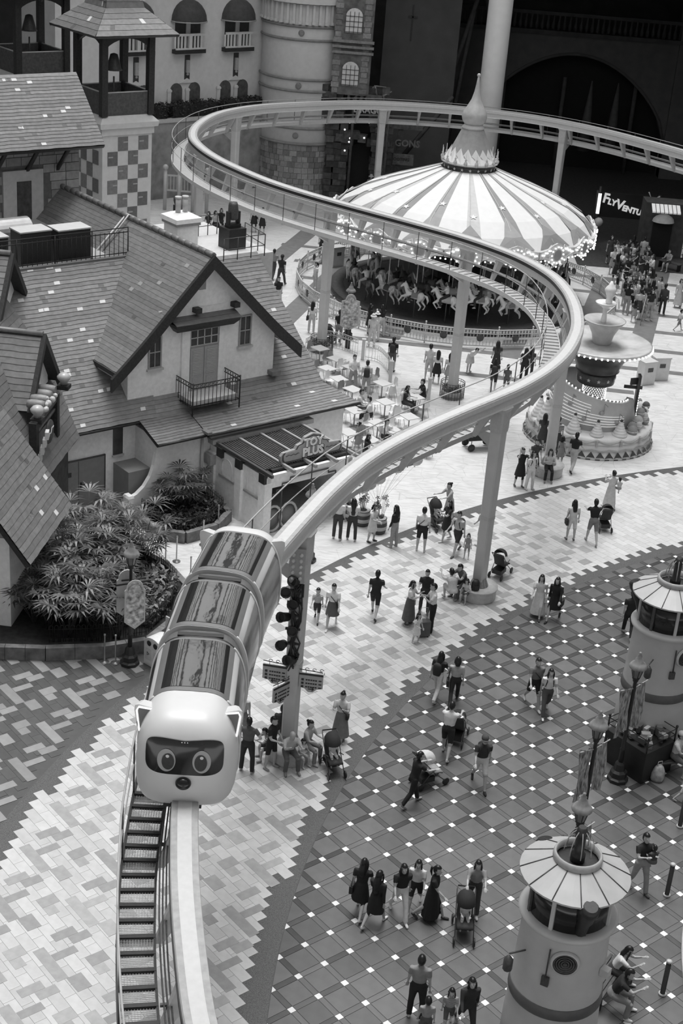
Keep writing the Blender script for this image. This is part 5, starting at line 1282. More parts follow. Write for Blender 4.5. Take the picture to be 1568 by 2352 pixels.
# gateway arches right of the wing, under the monorail
m = WB(); pl = [(-2.2, 0), (-.3, 0), (-.3, 2.0)]+[(-1.25+.95*math.cos(PI*q/12), 2.0+1.0*math.sin(PI*q/12)) for q in range(1, 12)]+[(-2.2, 2.0)]
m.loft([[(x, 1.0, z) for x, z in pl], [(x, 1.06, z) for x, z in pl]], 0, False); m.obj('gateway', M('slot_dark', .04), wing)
m = WB(); m.bx((-2.6, 0, 0), (14, 1.0, 4.3)); m.obj('lower_wall', M('lower_stone', .24, .8, ns=1.5, na=.3, bump=.3), wing)
for k in range(9):
    t = PI*(k+.5)/9; m = WB(); m.box((-1.25+1.12*math.cos(t), 1.07, 2.0+1.17*math.sin(t)), (.30, .10, .30)); m.obj('arch_stone', SC_[2+k % 2], wing)
# white pergola frames left of the gateway
pg = empty('white_trellis', (-12.1, 94.6, 0), 0, 'white latticed trellis with ball topped posts behind the house chimney', 'trellis')
for k in range(4):
    x = -.9+.9*k; m = MB(); m.tube([(x, 0, 0), (x, 0, 2.6)], .12, 8); m.ball((x, 0, 2.75), .19, 8, 6); m.obj('post', OFFW, pg)
    if k < 3:
        m = MB(); m.box((x+.45, 0, 2.25), (.9, .08, .1)); m.box((x+.45, 0, 1.3), (.9, .08, .1))
        for q in range(4): m.box((x+.15+.2*q, 0, 1.8), (.04, .05, .9))
        m.obj('lattice', OFFW, pg)
# square stone turret with bright windows right of the round tower
tu = empty('stone_turret', (-1.75, 103.0, 0), 0, 'square stone turret with bright arched windows beside the round tower', 'tower')
m = MB(); m.box((0, 0, 14.5), (2.5, 2.6, 15)); m.obj('wall', M('turret_stone', .12, .8, ns=2.5, na=.4, bump=.3), tu)
rr = random.Random(61)
for j in range(18):
    z = 7.1+.36*j
    for sx in (-1.05, .85):
        wd = .38+.14*((j+(sx > 0)) % 2); m = MB(); m.box((sx, -1.31, z+.17), (wd, .06, .33)); m.obj('stone_block', rr.choice(SC_[:3]), tu)
for z0 in (7.6, 11.0):
    pl = [(-.62, z0), (.5, z0), (.5, z0+1.0)]+[(-.06+.56*math.cos(PI*q/10), z0+1.0+.56*math.sin(PI*q/10)) for q in range(1, 10)]+[(-.62, z0+1.0)]
    m = MB(); m.loft([[(x, -1.30, z) for x, z in pl], [(x, -1.33, z) for x, z in pl]], 0, False); wn = m.obj('arched_window', M('pane_reflection', .62, .3, ns=4, na=.1), tu)  # pale pane colour stands for light reflected in the glass
    m = MB()
    for q in range(5): m.box((-.62+.28*q, -1.35, z0+.65), (.035, .03, 1.35))
    for q in range(4): m.box((-.06, -1.35, z0+.05+.33*q), (1.12, .03, .035))
    m.obj('window_bars', DARKG, wn)
for z in (9.75, 10.1, 10.45): m = MB(); m.box((0, -1.35, z), (2.75, .3, .16)); m.obj('cornice_step', SC_[1], tu)

# ------------------------------------------------------------------ dark rock gateway with the dragon signs
rock = empty('rock_gateway', (-.6, 102.3, 0), 0, 'dark stacked rock gateway with an arched entrance beside the round tower', 'gateway')
rr = random.Random(44)
RK = [M('rock_%d' % i, g, .85, ns=4, na=.4, bump=.4) for i, g in enumerate((.035, .055, .08))]
for j in range(18):
    z = .42*j
    for s, cx in ((-1, -1.75), (1, 1.35)):
        ov = .0 if z < 3.6 else (z-3.6)*.32
        ov = min(ov, .9)
        for q in range(3):
            x = cx-s*0+(q-1)*.5+s*(-.0)-(-ov if s < 0 else ov)*(-1 if s < 0 else 1)*(.6)
            m = MB(); m.box((x+rr.uniform(-.06, .06), rr.uniform(-.15, .1), z+.2), (.52, .9, .40), rz=rr.uniform(-.15, .15)); m.obj('rock_block', rr.choice(RK), rock)
for j in range(7):
    m = MB(); m.box((-1.6+.52*j, -.15, 4.1+.25*math.sin(j)), (.55, .7, .5), rz=rr.uniform(-.2, .2)); m.obj('rock_block', rr.choice(RK), rock)
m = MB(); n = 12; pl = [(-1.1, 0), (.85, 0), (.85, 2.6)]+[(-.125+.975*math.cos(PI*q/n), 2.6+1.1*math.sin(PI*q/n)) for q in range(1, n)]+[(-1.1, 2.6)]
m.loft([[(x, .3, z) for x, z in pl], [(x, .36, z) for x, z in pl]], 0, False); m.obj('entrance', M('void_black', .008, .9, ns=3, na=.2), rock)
for x, z in ((-1.0, 5.2), (.3, 5.3), (-1.3, 4.7), (-.9, 4.15), (.05, 4.25), (-1.2, 3.3), (-.95, 3.9)):
    m = MB(); m.ball((x, -.62, z), .07, 8, 6); m.obj('gate_lamp', M('gate_lamp', .9, .3, emit=.6), rock)
m = MB()
for k in range(7):
    a = -1.2+.4*k; m.tube([(a, -.3, 6.6), (a+.3*math.sin(k), -.4, 7.1+.3*(k % 3)), (a+.45, -.3, 7.4+.25*(k % 2))], [.12, .09, .03], 6)
m.obj('twisted_roots', M('root_pale', .2, .8, ns=4, na=.3), rock)
sgd = empty('dragon_sign', (-.2, 101.0, 6.2), 0, 'carved letter sign reading dragon on the rock gateway', 'sign')
m = MB(); m.box((0, .12, 0), (2.6, .1, .7)); m.obj('sign_back', M('void_black', .008), sgd)
m = MB()
for x in (-1.2, 1.2): m.tube([(x, .12, -6.2), (x, .12, .3)], .09, 6)
m.obj('sign_posts', RK[1], sgd)
text_mesh('lettering', 'DRAGON', .55, M('dragon_letter', .30, .7, ns=5, na=.3), sgd, frame((0, .04, 0), (1, 0, 0), (0, 0, 1)), .05, bold=.02)
sg2 = empty('dragons_shooting_sign', (1.9, 103.2, 0), 0, 'dark standing sign reading dragons above a plank', 'sign')
m = MB(); m.box((0, 0, 2.6), (.35, .3, 5.2)); m.obj('post', RK[1], sg2)
m = MB(); m.box((0, -.15, 5.0), (3.0, .2, .4)); m.obj('beam', RK[2], sg2)
text_mesh('lettering', 'DRAGONS', .62, M('dragon_letter2', .13, .7, ns=5, na=.3), sg2, frame((-.1, -.25, 3.85), (1, 0, 0), (0, 0, 1)), .05, bold=.02)
m = MB(); m.box((.05, -.22, 2.75), (2.0, .08, .75)); pk = m.obj('plank', M('plank_grey', .11, .8, ns=5, na=.3), sg2)
text_mesh('lettering', 'SHOOTING', .28, BLACK, sg2, frame((.05, -.27, 2.75), (1, 0, 0), (0, 0, 1)), .02, bold=.01)

# ------------------------------------------------------------------ shaded bridge, columns and hall walls at the back
DW1 = M('hall_wall_shaded', .075, .9, ns=1.2, na=.15); DW2 = M('bridge_stone_shaded', .095, .9, ns=1.5, na=.12)  # wall and bridge greys set very dark to stand for missing light
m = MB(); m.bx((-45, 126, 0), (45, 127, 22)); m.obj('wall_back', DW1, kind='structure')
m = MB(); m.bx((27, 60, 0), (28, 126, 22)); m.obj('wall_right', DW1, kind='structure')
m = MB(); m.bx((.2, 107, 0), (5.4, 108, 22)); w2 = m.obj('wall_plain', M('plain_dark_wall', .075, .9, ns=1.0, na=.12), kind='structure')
m = MB(); m.box((2.1, 106.95, 11.3), (.10, .06, 2.4)); m.box((2.1, 106.95, 11.7), (.65, .06, .12)); m.obj('sword_relief', FASCIA, w2)
m = MB(); m.bx((-.5, 103.5, 17.5), (45, 127, 18)); m.bx((14, 97, 17.5), (45, 103.5, 18)); m.obj('shade_slab', DW1, kind='structure')  # unseen slab added overhead to keep the back right area in shade
br = empty('arched_bridge', (15, 118, 0), 0, 'shaded stone footbridge with wide arch and balustrade', 'bridge')
m = MB(); n = 24; arch = [(-7.6+15.2*k/n, 2.6+6.2*math.sin(PI*k/n)**.62) for k in range(n+1)]
top = [(9.5, 0), (9.5, 10.0), (-10, 10.0), (-10, 0)]
poly = [(-7.6, 0)]+arch+[(7.6, 0)]
rings = []
for k in range(n+1): rings.append([(arch[k][0], -.6, arch[k][1]), (arch[k][0], -.6, 10.1), (arch[k][0], .9, 10.1), (arch[k][0], .9, arch[k][1])])
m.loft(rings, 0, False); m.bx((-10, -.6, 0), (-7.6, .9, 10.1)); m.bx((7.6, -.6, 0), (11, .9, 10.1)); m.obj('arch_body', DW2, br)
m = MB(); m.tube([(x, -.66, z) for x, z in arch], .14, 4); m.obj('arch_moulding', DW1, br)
m = MB(); m.box((.5, -.2, 10.25), (21, 1.5, .3)); m.box((.5, -.4, 11.6), (21, .5, .25)); m.obj('parapet_rails', M('balustrade_shaded', .05, .9, ns=2, na=.2), br)
bal_ = MB(); bal_.lathe([(.10, 0), (.14, .3), (.07, .75), (.11, 1.15)], 8, c=(0, -.4, 10.4)); bme = bal_.mesh('baluster', [MATS['balustrade_shaded']])
for k in range(48): link('baluster', bme, None, (-9.6+.42*k, 0, 0), 0, br)
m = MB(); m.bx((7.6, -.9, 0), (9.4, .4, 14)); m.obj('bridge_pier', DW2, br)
m = MB(); m.bx((-8, .9, 0), (8, 1.1, 9.5)); m.obj('void_wall', M('void_black', .008), br)
for k, x in enumerate((-5.2, -.6, 4.9)): m = MB(); m.tube([(x, -.2, 0), (x, -.2, 7)], .16, 8); m.obj('dim_post', M('dim_post', .06, .8, ns=3, na=.2), br)
for x in (1.2, 3.2): m = MB(); m.lathe([(.5, 0), (.35, 2.5), (.05, 5.2)], 8, c=(x, -2.4, 2)); m.obj('dim_spire', MATS['dim_post'], br)
# plain columns
m = MB(); m.lathe([(.82, 0), (.80, 5), (.78, 22)], 36, c=(7.55, 100.6, 0)); m.obj('round_column', M('column_white', .60, .6, ns=2, na=.04), label='tall smooth white round column rising behind the carousel spire', cat='column')
t = empty('square_column', (21.1, 94.6, 0), 0, 'tall pale square column with a flat capital at the right edge', 'column')
m = MB(); m.box((0, 0, 5.3), (1.5, 1.5, 10.6)); m.obj('shaft', M('column_pale', .5, .7, ns=2, na=.05), t)
m = MB(); m.box((0, 0, 10.7), (2.0, 2.0, .3)); m.obj('capital', MATS['column_pale'], t)
m = MB(); m.box((-.8, -.78, 6.3), (1.0, .1, .9)); m.obj('torn_poster', mg(.35), t)
# coaster trestle struts
tr_ = empty('coaster_trestle', (4.5, 110, 0), 0, 'dim slanted coaster trestle struts behind the white column', 'trestle')
for a, b in (((-.2, 0, 3.5), (2.2, 1, 13)), ((1.0, 0, 3), (2.0, 1, 12)), ((-2.2, -3, 2.2), (.9, -3, 6.6)), ((3.4, 0, 3), (3.6, 1, 15)), ((-1.2, 0, 2), (.6, 0, 9))):
    m = MB(); m.tube([a, b], .16, 6); m.obj('strut', M('strut_dim', .075, .8, ns=3, na=.2), tr_)
m = MB(); m.tube([(2.0+1.6*math.cos(t), 1.5, 9+5*math.sin(t)) for t in [x*.2-1.2 for x in range(14)]], .35, 6); m.obj('coaster_rail', M('strut_dim2', .035, .8, ns=3, na=.2), tr_)
# ride entrance at the right: winged sign and small lit facade
fv = empty('ride_sign', (16.75, 96.0, 2.0), 0, 'white letter sign reading fly venture with propeller at its end', 'sign')
text_mesh('lettering', 'F', .85, M('fly_letter', .72, .5, emit=.25), fv, frame((-1.35, 0, .75), (1, 0, -.13), (.13, 0, 1)), .06, bold=.02)
text_mesh('lettering', 'LY', .5, MATS['fly_letter'], fv, frame((-.92, 0, .52), (1, 0, -.2), (.2, 0, 1)), .06, bold=.02)
text_mesh('lettering', 'V', .85, MATS['fly_letter'], fv, frame((-.40, 0, .40), (1, 0, -.2), (.2, 0, 1)), .06, bold=.02)
text_mesh('lettering', 'ENTURE', .5, MATS['fly_letter'], fv, frame((.70, 0, .05), (1, 0, -.2), (.2, 0, 1)), .06, bold=.02)
m = MB()
for k in range(4): a = .5+PI/2*k; m.tube([(1.6, 0, .9), (1.6+.55*math.cos(a), 0, .9+.55*math.sin(a))], [.04, .10], 6, flat=.4)
m.obj('propeller', mg(.5), fv)
m = MB(); m.box((.1, .3, .3), (4.2, .1, 1.6)); m.obj('sign_back', M('void_black', .008), fv)
m = MB(); 
for x in (-1.9, 2.1): m.tube([(x, .2, -2), (x, .2, 1.2)], .1, 6)
m.obj('sign_posts', FASCIA, fv)
fa = empty('ride_entrance', (19.0, 92.9, 0), 0, 'dark ride entrance with lit striped awnings beside the square column', 'building')
m = MB(); m.box((0.3, .9, 1.7), (3.6, 1.6, 3.4)); m.obj('facade', M('facade_dark', .05, .8, ns=3, na=.3), fa)
m = MB(); m.box((-.3, .05, 1.1), (1.2, .12, 2.2)); m.obj('doorway', M('void_black', .008), fa)
for k in range(7):
    x = -1.2+.26*k; m = MB(); m.add([(x, .1, 3.35), (x+.22, .1, 3.35), (x+.22, -.6, 3.0), (x, -.6, 3.0), (x, -.6, 2.92), (x+.22, -.6, 2.92)], [(0, 1, 2, 3), (3, 2, 5, 4)]); m.obj('awning_strip', M('awning_lit', .72, .5, emit=.12), fa)
m = MB()
vs_, fs = [], []
for i in range(5):
    for j in range(9): a = PI*j/8; ph = PI/2*i/4; vs_.append((-.3-.7*math.cos(a)*math.cos(ph), .1-.6*math.sin(a)*math.cos(ph), 2.25+.5*math.sin(ph)))
for i in range(4):
    for j in range(8): a = i*9+j; fs.append((a, a+1, a+10, a+9))
m.add(vs_, fs, 0, True); m.obj('dome_awning', M('awning_pale', .5, .6, ns=5, na=.1), fa)
m = MB(); m.box((1.55, -.05, 1.3), (.8, .1, 2.4)); gw = m.obj('lit_window', M('window_lit', .55, .4, emit=.1), fa)
m = MB()
for q in range(6): m.box((1.55, -.12, .3+.4*q), (.8, .03, .05))
for q in range(3): m.box((1.25+.3*q, -.12, 1.3), (.05, .03, 2.4))
m.obj('window_grid', DARKG, gw)
t = empty('light_pylon', (14.9, 95.6, 0), 0, 'slim pylon with a glowing vertical light tube behind the carousel', 'lamp')
m = MB(); m.tube([(0, 0, 0), (0, 0, 3.6)], .09, 6); m.obj('pole', FASCIA, t)
m = MB(); m.box((0, -.1, 2.5), (.20, .14, 1.3)); m.obj('light_tube', M('tube_lamp', .95, .3, emit=.8), t)
m = MB(); m.ball((.15, -.1, 1.3), .3, 12, 8); m.obj('globe', mg(.45), t)
m = MB(); m.bx((13.2, 89.3, -.05), (45, 126, .010)); m.obj('dark_floor_sheet', M('dark_floor_sheet', .035, .9, ns=5, na=.3), floor)  # thin dark sheet laid over the rear floor
m = MB(); m.bx((-1.5, 101.0, -.05), (13.5, 126, .004)); m.obj('dark_floor_sheet', MATS['dark_floor_sheet'], floor)

# ------------------------------------------------------------------ hall shell and rooflight above (outside the picture, it shapes the daylight)
HALL = M('hall_ceiling', .5, .9, ns=1, na=.1)
OX0, OX1, OY0, OY1, OZ = -22, 26, 18, 99, 36
m = MB(); m.bx((-46, -12, OZ), (46, OY0, OZ+.6)); m.bx((-46, OY1, OZ), (46, 128, OZ+.6)); m.bx((-46, OY0, OZ), (OX0, OY1, OZ+.6)); m.bx((OX1, OY0, OZ), (46, OY1, OZ+.6)); m.obj('ceiling_main', HALL, kind='structure')
m = MB(); m.bx((-46, -12, -.3), (-45, 128, OZ)); m.obj('wall_left', HALL, kind='structure')
m = MB(); m.bx((-46, -13, -.3), (46, -12, OZ)); m.obj('wall_front', HALL, kind='structure')
m = MB(); m.bx((45, -12, -.3), (46, 128, OZ)); m.obj('wall_side', HALL, kind='structure')
m = MB(); m.bx((-46, 127, -.3), (46, 128, OZ)); m.obj('wall_rear', HALL, kind='structure')
rl = empty('rooflight_frame', (2.5, 67, OZ), 0, 'steel ribs of the big rooflight over the square', 'rooflight', kind='structure')
for k in range(17):
    x = OX0-2.5+3.0*k+.5; m = MB(); m.bx((x-.35, OY0-67, -.4), (x+.35, OY1-67, .2)); m.obj('rib', M('rib_steel', .12, .6, ns=2, na=.1), rl)
for k in range(13):
    y = OY0-67+7.4*k+1; m = MB(); m.bx((OX0-2.5, y-.15, -.2), (OX1-2.5, y+.15, .2)); m.obj('purlin', MATS['rib_steel'], rl)

# ------------------------------------------------------------------ beds, plants, lamps, signs, stands
def at(px, py, z=0.0):
    """point of the place at height z seen at a photograph pixel"""
    c, s = math.cos(CAM_R), math.sin(CAM_R); dx, dy = px-784, py-1176; a = c*dx+s*dy; b = -s*dx+c*dy
    Fw = Vector((0, math.cos(CAM_P), -math.sin(CAM_P))); Up = Vector((0, math.sin(CAM_P), math.cos(CAM_P)))
    d = Fw*CAM_F+Vector((1, 0, 0))*a-Up*b; k = (z-CAM_H)/d.z
    return Vector((d.x*k, d.y*k, z))
GZ = .013
LEAF = M('palm_leaf', .055, .45, ns=3, na=.5, spec=.6); LEAF2 = M('palm_leaf_pale', .12, .45, ns=3, na=.4, spec=.6); STEM = M('palm_stem', .05, .8, ns=8, na=.4)
SOIL = M('bed_soil', .02, .95, ns=6, na=.5); KERB = M('bed_kerb_stone', .15, .8, ns=4, na=.35, bump=.3)
def fan_palm_mesh(seed, nf=9, h=1.5):
    rr = random.Random(seed); ml, ms = MB(), MB()
    for k in range(nf):
        a = 2*PI*k/nf+rr.uniform(-.3, .3); l = rr.uniform(.25, .6); hh = h*rr.uniform(.45, 1.0)
        base = Vector((rr.uniform(-.06, .06), rr.uniform(-.06, .06), 0)); tip = Vector((l*math.cos(a), l*math.sin(a), hh))
        ms.tube([base, base.lerp(tip, .55)+Vector((0, 0, .12)), tip], [.018, .012, .008], 4)
        out = Vector((math.cos(a), math.sin(a), .25)).normalized(); sd = Vector((-math.sin(a), math.cos(a), 0)); nb = 10
        for j in range(nb):
            t = -1.9+3.8*j/(nb-1); d = (out*math.cos(t)+sd*math.sin(t)).normalized(); L = rr.uniform(.42, .6); w2 = .034
            q = d.cross(Vector((0, 0, 1))).normalized()*w2; mid = tip+d*L*.5+Vector((0, 0, .05)); e = tip+d*L+Vector((0, 0, -.07*rr.random()))
            ml.add([tip, mid+q, e, mid-q], [(0, 1, 2, 3)])
    return ml.mesh('palm_fans', [LEAF]), ms.mesh('palm_stems', [STEM])
PALMS = [fan_palm_mesh(s, 11, 1.5) for s in range(4)]
def bed(name, pts, h, label, inset=.2):
    o = empty(name, (sum(p[0] for p in pts)/len(pts), sum(p[1] for p in pts)/len(pts), 0), 0, label, 'planter'); c = Vector(o.location)
    loc = [Vector((p[0], p[1], 0))-c for p in pts]; n = len(loc)
    m = MB(); m.prism([(p.x*.985, p.y*.985) for p in loc], 0, h-.08); m.obj('soil', SOIL, o)
    for i in range(n):
        a, b = loc[i], loc[(i+1) % n]; L = (b-a).length; k = max(1, int(L/.6)); d = (b-a)/k; rz = math.atan2(d.y, d.x)
        for q in range(k):
            cc = a+d*(q+.5); m = MB(); m.box((cc.x, cc.y, h/2), (d.length-.012, .22, h), rz=rz); m.obj('kerb_stone', KERB, o)
    return o
hoop = MB(); n = 8; hoop.tube([(-.055, 0, 0), (-.055, 0, .52)]+[(-.055*math.cos(PI*k/n), 0, .52+.06*math.sin(PI*k/n)) for k in range(1, n)]+[(.055, 0, .52), (.055, 0, 0)], .010, 5); hoop_me = hoop.mesh('hoop', [BLACK])
def hoop_fence(pts, z, label):
    o = empty('hoop_fence', (pts[0][0], pts[0][1], z), 0, label, 'fence')
    for a, b in zip(pts, pts[1:]):
        a, b = Vector(a)-Vector(pts[0]), Vector(b)-Vector(pts[0]); L = (b-a).length; k = max(2, int(L/.16)); rz = math.atan2((b-a).y, (b-a).x)
        for q in range(k): c = a.lerp(b, (q+.5)/k); link('hoop', hoop_me, None, (c.x, c.y, 0), rz, o)
        for zz in (.10, .44): m = MB(); m.tube([(a.x, a.y, zz), (b.x, b.y, zz)], .010, 4); m.obj('fence_rail', BLACK, o)
    return o
def ground_cover(pts, z, n, size, seed, label, g=.06, h=.35):
    xs = [p[0] for p in pts]; ys = [p[1] for p in pts]; cx, cy = sum(xs)/len(xs), sum(ys)/len(ys)
    def inside(x, y):
        r = False; j = len(pts)-1
        for i in range(len(pts)):
            if (pts[i][1] > y) != (pts[j][1] > y) and x < (pts[j][0]-pts[i][0])*(y-pts[i][1])/(pts[j][1]-pts[i][1])+pts[i][0]: r = not r
            j = i
        return r
    rr = random.Random(seed); m = MB(); k = 0
    while k < n:
        x, y = rr.uniform(min(xs), max(xs)), rr.uniform(min(ys), max(ys)); x2, y2 = cx+(x-cx)*1.1, cy+(y-cy)*1.1
        if not inside(x2, y2): continue
        k += 1; p = Vector((x-cx, y-cy, rr.uniform(0, h))); a = Vector((rr.uniform(-1, 1), rr.uniform(-1, 1), rr.uniform(0, .8))).normalized()*size*rr.uniform(.7, 1.3); b = a.orthogonal().normalized()*size*.55; b = Matrix.Rotation(rr.random()*6.28, 3, a.normalized()) @ b
        m.add([p-a, p+b, p+a, p-b], [(0, 1, 2, 3)], rr.randrange(2))
    return m.obj('ground_cover', [M('cover_%d' % int(g*1000), g, .6, ns=5, na=.6), M('cover_l%d' % int(g*1000), g*2.2, .6, ns=5, na=.5)], None, (cx, cy, z), 0, label, 'plants', kind='stuff')
def hw(s, t): p = HT_ @ Vector((s, t, 0)); return (p.x, p.y)
# small bed by the shop
B1 = [hw(.45, 1.62), hw(.30, 2.7), hw(.40, 3.55), hw(.95, 4.15), hw(2.3, 4.1), hw(3.35, 3.4), hw(3.4, 1.62)]
bed('flower_bed', B1, .42, 'low stone kerbed bed against the white house wall')
ground_cover(B1, .36, 1500, .10, 5, 'dark leafy ground cover in the bed by the toy shop', .03)
hoop_fence([hw(.55, 1.8), hw(.45, 2.8), hw(.6, 3.5), hw(1.05, 3.95), hw(2.2, 3.9), hw(3.15, 3.3), hw(3.3, 1.9)], .34, 'black hoop topped fence around the bed by the toy shop')
def palm(x, y, z, sc, rot, k, label, grp, mat=None):
    o = empty('fan_palm', (x, y, z), rot, label, 'palm', grp, scale=sc)
    link('fans', PALMS[k % 4][0], [mat or LEAF], None, 0, o); link('stems', PALMS[k % 4][1], None, None, 0, o)
for k, (s, t, sc) in enumerate(((1.75, 2.2, 1.05), (1.5, 2.5, .9), (1.95, 2.55, .95))):
    p = hw(s, t); palm(p[0], p[1], .34, sc, k*1.3, k, 'fan palm in the tall clump against the white house wall', 'palms in the clump by the house wall', M('palm_leaf_dark', .045, .5, ns=3, na=.5))
p = hw(2.75, 2.0); palm(p[0], p[1], .34, .85, 2, 3, 'small bushy fan palm near the drain pipe', None, M('palm_leaf_dark', .045))
# big palm bed
B2 = [(-11.6, 38.3), (-8.6, 38.6), (-6.9, 39.0), (-5.65, 39.6), (-4.95, 41.2), (-4.85, 43.2), (-5.7, 44.6), (-7.3, 46.0), (-8.6, 46.4), (-10.6, 44.5)]
bed('palm_bed', B2, .45, 'large kerbed bed full of fan palms beside the dark pavers')
ground_cover([(-7.0, 40.2), (-5.6, 40.2), (-5.2, 41.5), (-5.1, 43.1), (-6.0, 44.0), (-7.2, 43.8)], .38, 1700, .12, 6, 'mixed flowering plants along the hoop fence of the palm bed', .09, .6)
hoop_fence([(-7.2, 45.6), (-6.1, 44.6), (-5.25, 43.3), (-5.2, 41.6), (-5.75, 39.95), (-7.0, 39.35), (-8.6, 39.0)], .38, 'black hoop topped fence around the big palm bed')
rr = random.Random(19); k = 0
def palm_label(x, y, mt):
    w_ = 'against the slate house wall' if x < -8.6 else 'just inside the kerb by the dark pavers' if y < 40.6 else 'next to the path fence' if y > 44.2 else 'in the middle of the large bed'
    return ('%s leaved fan palm %s' % ('pale' if mt is LEAF2 else 'dark', w_), '%s fan palms %s' % ('pale' if mt is LEAF2 else 'dark', w_))
spots_ = []
while k < 34:
    x, y = rr.uniform(-9.35, -6.3), rr.uniform(39.4, 45.8)
    if x > -7.0 and y < 44.3 and y > 40: continue
    if y > 46.2-abs(x+8)*.5 or (x < -10 and y > 44): continue
    if any((x-a)**2+(y-b)**2 < .36 for a, b in spots_): continue
    spots_.append((x, y)); k += 1; palm(x, y, .36, rr.uniform(1.0, 1.35), rr.random()*6.28, k, *palm_label(x, y, pm_ := rr.choice((LEAF, LEAF, LEAF2))), pm_)
# posts with rope
POSTM = M('satin_steel', .45, .3, metal=.8, ns=4, na=.1)
pm = MB(); pm.lathe([(.14, 0), (.14, .015), (.03, .03), (.024, .05), (.024, .92), (.035, .94), (.03, .98)], 12); post_mesh = pm.mesh('rope_post', [POSTM])
for k, (px, py) in enumerate(((240, 1521), (265, 1523), (405, 1290), (437, 1338), (466, 1252), (380, 1292), (335, 1205), (500, 1216))):
    p = at(px, py); o = link('rope_post', post_mesh, None, (p.x, p.y, GZ)); tag(o, 'slim steel rope post at the kerb of the palm bed' if k < 2 else 'slim steel rope post on the path to the grey double door', 'post', 'rope posts by the kerb' if k < 2 else 'rope posts on the path')
# street lamps
def lamp_post(x, y, h, label, banner=0, rz=0.0, sc=1.0):
    o = empty('street_lamp', (x, y, GZ), rz, label, 'street lamp', 'old style street lamps', scale=sc)
    m = MB(); m.lathe([(.30, 0), (.30, .10), (.24, .14), (.24, .30), (.17, .36), (.14, .55), (.09, .62)], 8, smooth=False); m.obj('base', BLACK, o)
    m = MB(); m.lathe([(.075, .6), (.065, 1.0), (.085, 1.03), (.06, 1.08), (.05, h-.95), (.08, h-.9), (.05, h-.84)], 12); m.obj('pole', BLACK, o)
    m = MB(); m.lathe([(.07, h-.86), (.10, h-.8), (.17, h-.46)], 6, smooth=False); m.obj('lantern_glass', M('lantern_glass', .16, .25, ns=3, na=.3), o)
    m = MB()
    for k in range(6): a = PI/3*k; m.tube([(.10*math.cos(a), .10*math.sin(a), h-.8), (.175*math.cos(a), .175*math.sin(a), h-.46)], .012, 4)
    m.lathe([(.06, h-.9), (.11, h-.82), (.10, h-.78)], 8); m.obj('lantern_frame', BLACK, o)
    m = MB(); m.lathe([(.24, h-.48), (.25, h-.44), (.20, h-.36), (.12, h-.30), (.11, h-.22), (.06, h-.18), (.07, h-.12), (.03, h-.08), (.045, h-.03), (.01, h)], 16); m.obj('lantern_cap', M('lamp_cap', .24, .35, ns=5, na=.3), o)
    if banner:
        for s in (-1, 1):
            m = MB(); m.tube([(0, 0, h-1.15), (s*.55, 0, h-1.05)], .018, 5); m.obj('banner_arm', OFFW, o)
            m = MB(); vs_, fs = [], []
            for i in range(7):
                for j in range(9): vs_.append((s*(.06+.46*i/6), .05*math.sin(i*1.3+j*.6), h-1.10-1.35*j/8+.10*i/6-(.25 if j == 8 else 0)*(i/6)))
            for i in range(6):
                for j in range(8): a = i*9+j; fs.append((a, a+1, a+10, a+9))
            m.add(vs_, fs, 0, True); m.obj('banner', M('banner_print', .30, .8, ns=7, na=.85, streak=(4, 1, .7)), o)
    return o
lamp_post(-6.06, 38.74, 4.2, 'black street lamp carrying a poster board beside the recycling bin')
lamp_post(8.32, 34.72, 4.15, 'black street lamp with flags in front of the goods cart', 1, .7)
lamp_post(6.87, 31.6, 4.15, 'black street lamp with flags between two other lamps', 1, .7)
lamp_post(6.05, 28.05, 4.15, 'black street lamp with flags close behind the round kiosk roof', 1, .7)
lamp_post(-.43, 71.5, 2.95, 'small street lamp at the carousel fence behind the poster board', sc=1.0)
lamp_post(-1.05, 46.6, 3.0, 'street lamp standing in front of the toy shop entrance')
# poster boards
def poster(o, T, w_=.62, h_=1.35):
    n = 10; pl = [(-w_/2, -.25), (0, -.5), (w_/2, -.25), (w_/2, h_-.55)]+[(.26*math.cos(PI*k/n), h_-.5+.30*math.sin(PI*k/n)) for k in range(n+1)]+[(-w_/2, h_-.55)]
    m = MB(); m.prism(pl, -.025, .025, 0, T); b = m.obj('poster_board', OFFW, o)
    m = MB(); m.prism([(x*.88, (z-.4)*.92+.4) for x, z in pl], .025, .03, 0, T); m.obj('poster_print', M('poster_print', .42, .5, ns=8, na=.75), b)
    m = MB(); m.tube([T @ Vector((.2*math.cos(PI*k/8), h_-.52+.2*math.sin(PI*k/8), .035)) for k in range(9)], .018, 4); m.obj('poster_arch', mg(.25), b)
pb = empty('poster_stand', (-6.06, 38.74, 0), 0, 'pair of arched poster boards hung on the lamp beside the palm bed', 'poster')
poster(pb, frame((.18, -.34, 1.95), (.95, .32, 0), (0, 0, 1))); poster(pb, frame((-.16, .26, 1.95), (-.95, -.32, 0), (0, 0, 1)))
m = MB(); m.tube([(-.42, -.2, 2.78), (.55, -.02, 2.95)], .03, 5); m.tube([(-.3, .1, 2.8), (.4, .3, 2.85)], .03, 5); m.obj('hanger', BLACK, pb)
p = at(797, 800); pb = empty('poster_stand', (p.x, p.y, 0), 0, 'arched poster board on a black post at the carousel fence', 'poster')
m = MB(); m.tube([(0, 0, 0), (0, 0, 1.0)], .14, 8); m.obj('post', BLACK, pb); poster(pb, frame((0, -.06, 1.45), (.98, .15, 0), (0, 0, 1)), .9, 1.55)
